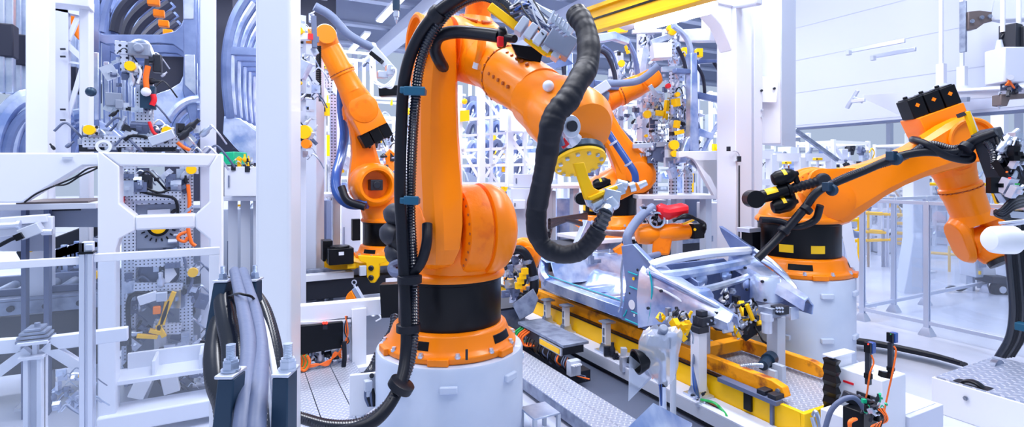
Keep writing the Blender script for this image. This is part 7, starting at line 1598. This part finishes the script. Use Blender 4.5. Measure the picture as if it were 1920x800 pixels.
    # yellow signboards and crane bits high up
    for (x, y, w_, h_, d, lb) in ((610, 205, 30, 24, 8.8, 'yellow machine cover with black tab behind the robot wrist'), (610, 125, 26, 8, 9.2, 'narrow yellow bar high behind the robot wrist'), (700, 225, 10, 16, 9.4, 'small yellow block behind the black motors'), (604, 193, 20, 30, 9.6, 'yellow box half hidden behind the toothed chain'), (1408, 40, 6, 14, 7.5, 'yellow lamp housing beside the portal'), (1310, 100, 12, 16, 8.5, 'yellow bracket above the silvery body side'), (1282, 98, 9, 16, 8.6, 'yellow bracket between the two fixture masts'), (1475, 305, 12, 5, 9, 'small yellow plate on a white frame under the clad wall'), (1533, 298, 12, 5, 9, 'small yellow plate on the farther white frame'), (1212, 368, 12, 5, 8.0, 'yellow bar below the long white table'), (1230, 372, 14, 5, 8.6, 'yellow bar low behind the white table'), (1268, 378, 8, 26, 8.8, 'upright yellow bar among the cabinets under the table')):
        t = thing('yellow_block', P(x, y, d), lb, 'machine part'); b = MB(); b.beam(P(x-w_/2, y, d), P(x+w_/2, y, d), .12, h_*d/1000); b.build('block', 'yellow', t, bev=.008)
        b = MB(); b.beam(P(x-w_/4, y, d-.08), P(x, y, d-.08), .01, h_*d/3000); b.build('plate', 'dark', t); b = MB(); c = P(x, y, d); b.cyl((c.x, c.y, 0), c, .02, n=8); b.build('post', 'wall', t)
    # white box duct near lamp
    t = thing('cable_tray_box', P(1325, 65, 6.6), 'white box section hanging beneath the lamp, in front of pipes', 'duct box'); b = MB(); b.beam(P(1293, 68, 6.9), P(1352, 66, 6.3), .30, .15); b.build('box', 'white', t, bev=.01)
    b = MB(); b.beam(P(1322, 55, 6.7), P(1322, 20, 6.7), .06, .06); b.beam(P(1341, 52, 6.6), P(1341, 10, 6.6), .06, .06); b.build('hanger', 'white', t)
    # white posts and rail under the clad wall
    for (x, y0, y1, w_, d, lb) in ((1420, 290, 345, 26, 8.8, 'white square frame under the hanging cabinet'), (1475, 295, 345, 24, 9.2, 'white square frame under the clad wall edge'), (1532, 295, 345, 26, 9.4, 'white square frame third under the clad wall')):
        t = thing('pass_gate', P(x, y1, d), lb, 'frame'); p = P(x, y1, d); t.location.z = 0; t['_w'] = tuple(t.location); a_, c_ = P(x-w_, y0, d), P(x+w_, y0, d)
        for u in (a_, c_): b = MB(); b.bb(u.x-.06, u.x+.06, u.y-.06, u.y+.06, 0, u.z); b.build('post', 'white', t)
        b = MB(); b.beam(a_, c_, .12, .14); b.build('top_rail', 'white', t); b = MB(); b.beam(a_ - ZZ*.45, c_ - ZZ*.45, .1, .1); b.build('mid_rail', 'white', t)
        clutter((a_+c_)/2 - ZZ*.25, (.3, .1, .3), 12, int(x), ('dark', 'zinc', 'orange_dark'), t)
    # the folded robot with the red cover
    D = 5.9
    t = thing('small_robot', P(1250, 470, D), 'folded orange robot with a red cover over its tool, behind the car floor', 'robot')
    b = MB(); b.lathe([(.06, 0), (.10, .02), (.115, .10), (.115, .16), (.10, .20), (.085, .24), (.095, .26), (.10, .40), (.09, .62), (.07, .66)], P(1192, 440, D), P(1300, 432, D)-P(1192, 440, D), 28); b.build('forearm', 'orange', t)
    b = MB(); b.hull([P(x, y, D+k) for x, y in ((1225, 440), (1262, 440), (1255, 478), (1222, 478)) for k in (-.08, .12)]); b.build('support_arm', 'orange2', t, bev=.02)
    b = MB(); b.box(P(1300, 432, D), (.16, .18, .16)); b.cyl(P(1312, 428, D), P(1320, 428, D), .07); b.build('motor', 'black', t, bev=.01); b = MB(); b.beam(P(1280, 420, D-.1), P(1300, 412, D-.1), .06, .012); b.build('yellow_strip', 'yellow', t)
    b = MB(); b.cyl(P(1303, 430, D-.1), P(1303, 430, D-.12), .015); b.build('motor_badge', 'yellow', t)
    random.seed(6); secs = []
    for i, (x, y, a_) in enumerate(((1232, 392, .05), (1240, 396, .09), (1252, 398, .085), (1265, 396, .08), (1278, 394, .085), (1288, 392, .06))):
        c = P(x, y, D-.05); secs.append([c + ZZ*(math.sin(k*PI/6)*a_*(.75+random.random()*.35)) + dv*(math.cos(k*PI/6)*a_) for k in range(12)])
    b = MB(); b.loft(secs); b.build('red_cover', 'red', t, smooth=30)
    hose(t, px([(1180, 468, D-.2), (1176, 445, D-.2), (1186, 425, D-.15), (1205, 402, D-.1), (1225, 388, D-.05)]), .05, 'greyhose', name='grey_hose')
    hose(t, px([(1186, 470, D-.2), (1210, 480, D-.3), (1235, 476, D-.1)]), .03, 'greyhose', name='grey_hose')
    b = MB(); b.lathe([(.07, -.01), (.09, -.01), (.09, .01), (.07, .01)], P(1232, 412, D-.1), dv, 24, cap=False); b.build('ring', 'zinc', t); clutter(P(1225, 405, D-.05), (.25, .12, .2), 30, 55, ('dark', 'zinc', 'black'), t)
    for i in range(4): hose(t, px([(1262, 412+i, D-.15), (1285, 408-i*2, D-.15), (1305, 410, D-.1), (1322, 420+i*2, D), (1318, 436, D)]), .015, 'rubber', name='wire', n=6)
    # carriage beneath the far robot with bolted lug
    t = thing('robot_carriage', P(1150, 440, 7.0), 'orange-yellow carriage under the robot behind the car floor, black balancer beside it', 'carriage'); D = 6.9
    b = MB(); p = P(1150, 438, 7.1); b.bb(p.x-.6, p.x+.6, p.y-.45, p.y+.45, p.z-.05, p.z); b.build('plate', 'white', t, bev=.006)
    b = MB(); b.prism([P(x, y, D-.2) for x, y in ((1120, 440), (1178, 445), (1172, 452), (1160, 455), (1158, 475), (1150, 482), (1142, 475), (1140, 452))], dv, .08); b.build('bolted_lug', 'orange', t, bev=.006)
    for y in (456, 470): b = MB(); c = P(1150, y, D-.25); b.lathe([(.032, 0), (.034, .02), (.015, .02)], c, -dv, 16); b.build('bolt', 'dark', t)
    b = MB(); b.prism([P(x, y, 6.4) for x, y in ((1150, 468), (1170, 455), (1175, 478), (1155, 480))], dv, .12); b.build('orange_shell', 'orange', t); b = MB(); b.beam(P(1178, 450, 6.4), P(1182, 480, 6.4), .12, .1); b.build('black_shell', 'black', t)
    r2 = thing('robot_rail', (p.x, p.y, 0), 'raised dark rail beneath the robot behind the car floor', 'robot track'); b = MB(); b.bb(p.x-1.2, p.x+2.6, p.y-.35, p.y+.35, p.z-.35, p.z-.08); b.build('dark_beam', 'dark', r2, bev=.01); b = MB(); b.bb(p.x-1.2, p.x+2.6, p.y-.40, p.y-.3, p.z-.14, p.z-.06); b.build('guide_rail', 'steel', r2)
    for k in (-.9, .6, 2.2): b = MB(); b.bb(p.x+k-.1, p.x+k+.1, p.y-.25, p.y+.25, 0, p.z-.35); b.build('foot', 'grey', r2)
    # cable bundle to the gun behind the sleeve
    t = thing('cable_bundle', P(1070, 420, 4.6), 'thin dark cables running from the sleeve back to the robot behind the car floor', 'cable bundle')
    for i in range(6): hose(t, px([(1030, 412+i*3, 4.4), (1050, 408+i*2, 4.8), (1078, 404+i, 5.4), (1100, 400+i*2, 6.0)]), .014, ('rubber', 'dark')[i % 2], name='cable', n=7)
    for i in range(2): hose(t, px([(1028, 438+i*6, 4.4), (1036, 420, 4.7), (1060, 412, 5.0), (1090, 418+i*3, 5.6)]), .02, 'rubber', name='cable', n=7)
    # green bin contents left
    t = thing('green_tray', P(445, 300, 6.2), 'bright green tray with small silver fittings under the curved stack', 'tray'); b = MB(); b.beam(P(425, 298, 6.2), P(452, 296, 6.2), .3, .14); b.build('tray', 'green', t, bev=.01); clutter(P(465, 310, 6.05), (.3, .1, .12), 24, 91, ('zinc', 'dark', 'yellow'), t)
    t = thing('small_robot', P(705, 320, 9), 'tiny orange robot with silver clamps, far behind between the two left robots', 'robot'); D = 9
    b = MB(); b.tube(px([(738, 320, D), (728, 300, D), (738, 285, D)]), .09, n=10); b.build('arm', 'orange', t); clutter(P(712, 280, D-.2), (.6, .2, .7), 60, 92, ('zinc', 'alu', 'galv', 'dark'), t); b = MB(); b.box(P(708, 262, D-.3), (.12, .1, .1)); b.build('yellow_box', 'yellow', t)
    b = MB(); b.cyl(P(735, 325, D), V((P(735, 325, D).x, P(735, 325, D).y, 0)), .12); b.build('base', 'grey', t)
background()
# ---------------------------------------------------------------- camera, light, finish
cam = bpy.data.cameras.new('camera'); co = bpy.data.objects.new('camera', cam); C.objects.link(co)
co.location = (0, 0, CAMH); co.rotation_euler = (PI/2, 0, -math.atan2(SA, CA))
cam.sensor_width = 36; cam.lens = 36*1000/1920; cam.shift_y = -75/1920; cam.clip_start = .05; cam.clip_end = 200
sc = bpy.context.scene; sc.camera = co
w = bpy.data.worlds.new('hall_daylight'); sc.world = w; w.use_nodes = True
w.node_tree.nodes['Background'].inputs[0].default_value = (.62, .75, 1.0, 1); w.node_tree.nodes['Background'].inputs[1].default_value = .66
def area(name, loc, rot, sx, sy, e, col=(.93, .94, 1)):  # area lights added to brighten the hall, no fixtures drawn for them
    l = bpy.data.lights.new(name, 'AREA'); l.shape = 'RECTANGLE'; l.size = sx; l.size_y = sy; l.energy = e; l.color = col
    o = bpy.data.objects.new(name, l); C.objects.link(o); o.location = loc; o.rotation_euler = rot; return o
area('fill_lamp', (1.2, 2.5, 6.2), (0, 0, 0), 1.0, 6, 330)
area('fill_lamp', (4.6, 3.0, 6.2), (0, 0, 0), 1.0, 6, 360)
area('fill_lamp', (-2.4, 4.0, 6.2), (0, 0, 0), 1.0, 6, 300)
for x_ in (-4, 2, 8): 
    for y_ in (9, 14): area('fill_lamp', (x_, y_, 5.2), (math.radians(14), 0, 0), 4, 1.0, 420)
area('fill_lamp', (12, 7, 5.8), (0, 0, 0), 4, 8, 600)
vs = sc.view_settings; vs.view_transform = 'Standard'; vs.look = 'None'; vs.exposure = .10; vs.gamma = 1.; vs.use_curve_mapping = False
for o in list(bpy.data.objects):
    if '_w' in o: del o['_w']
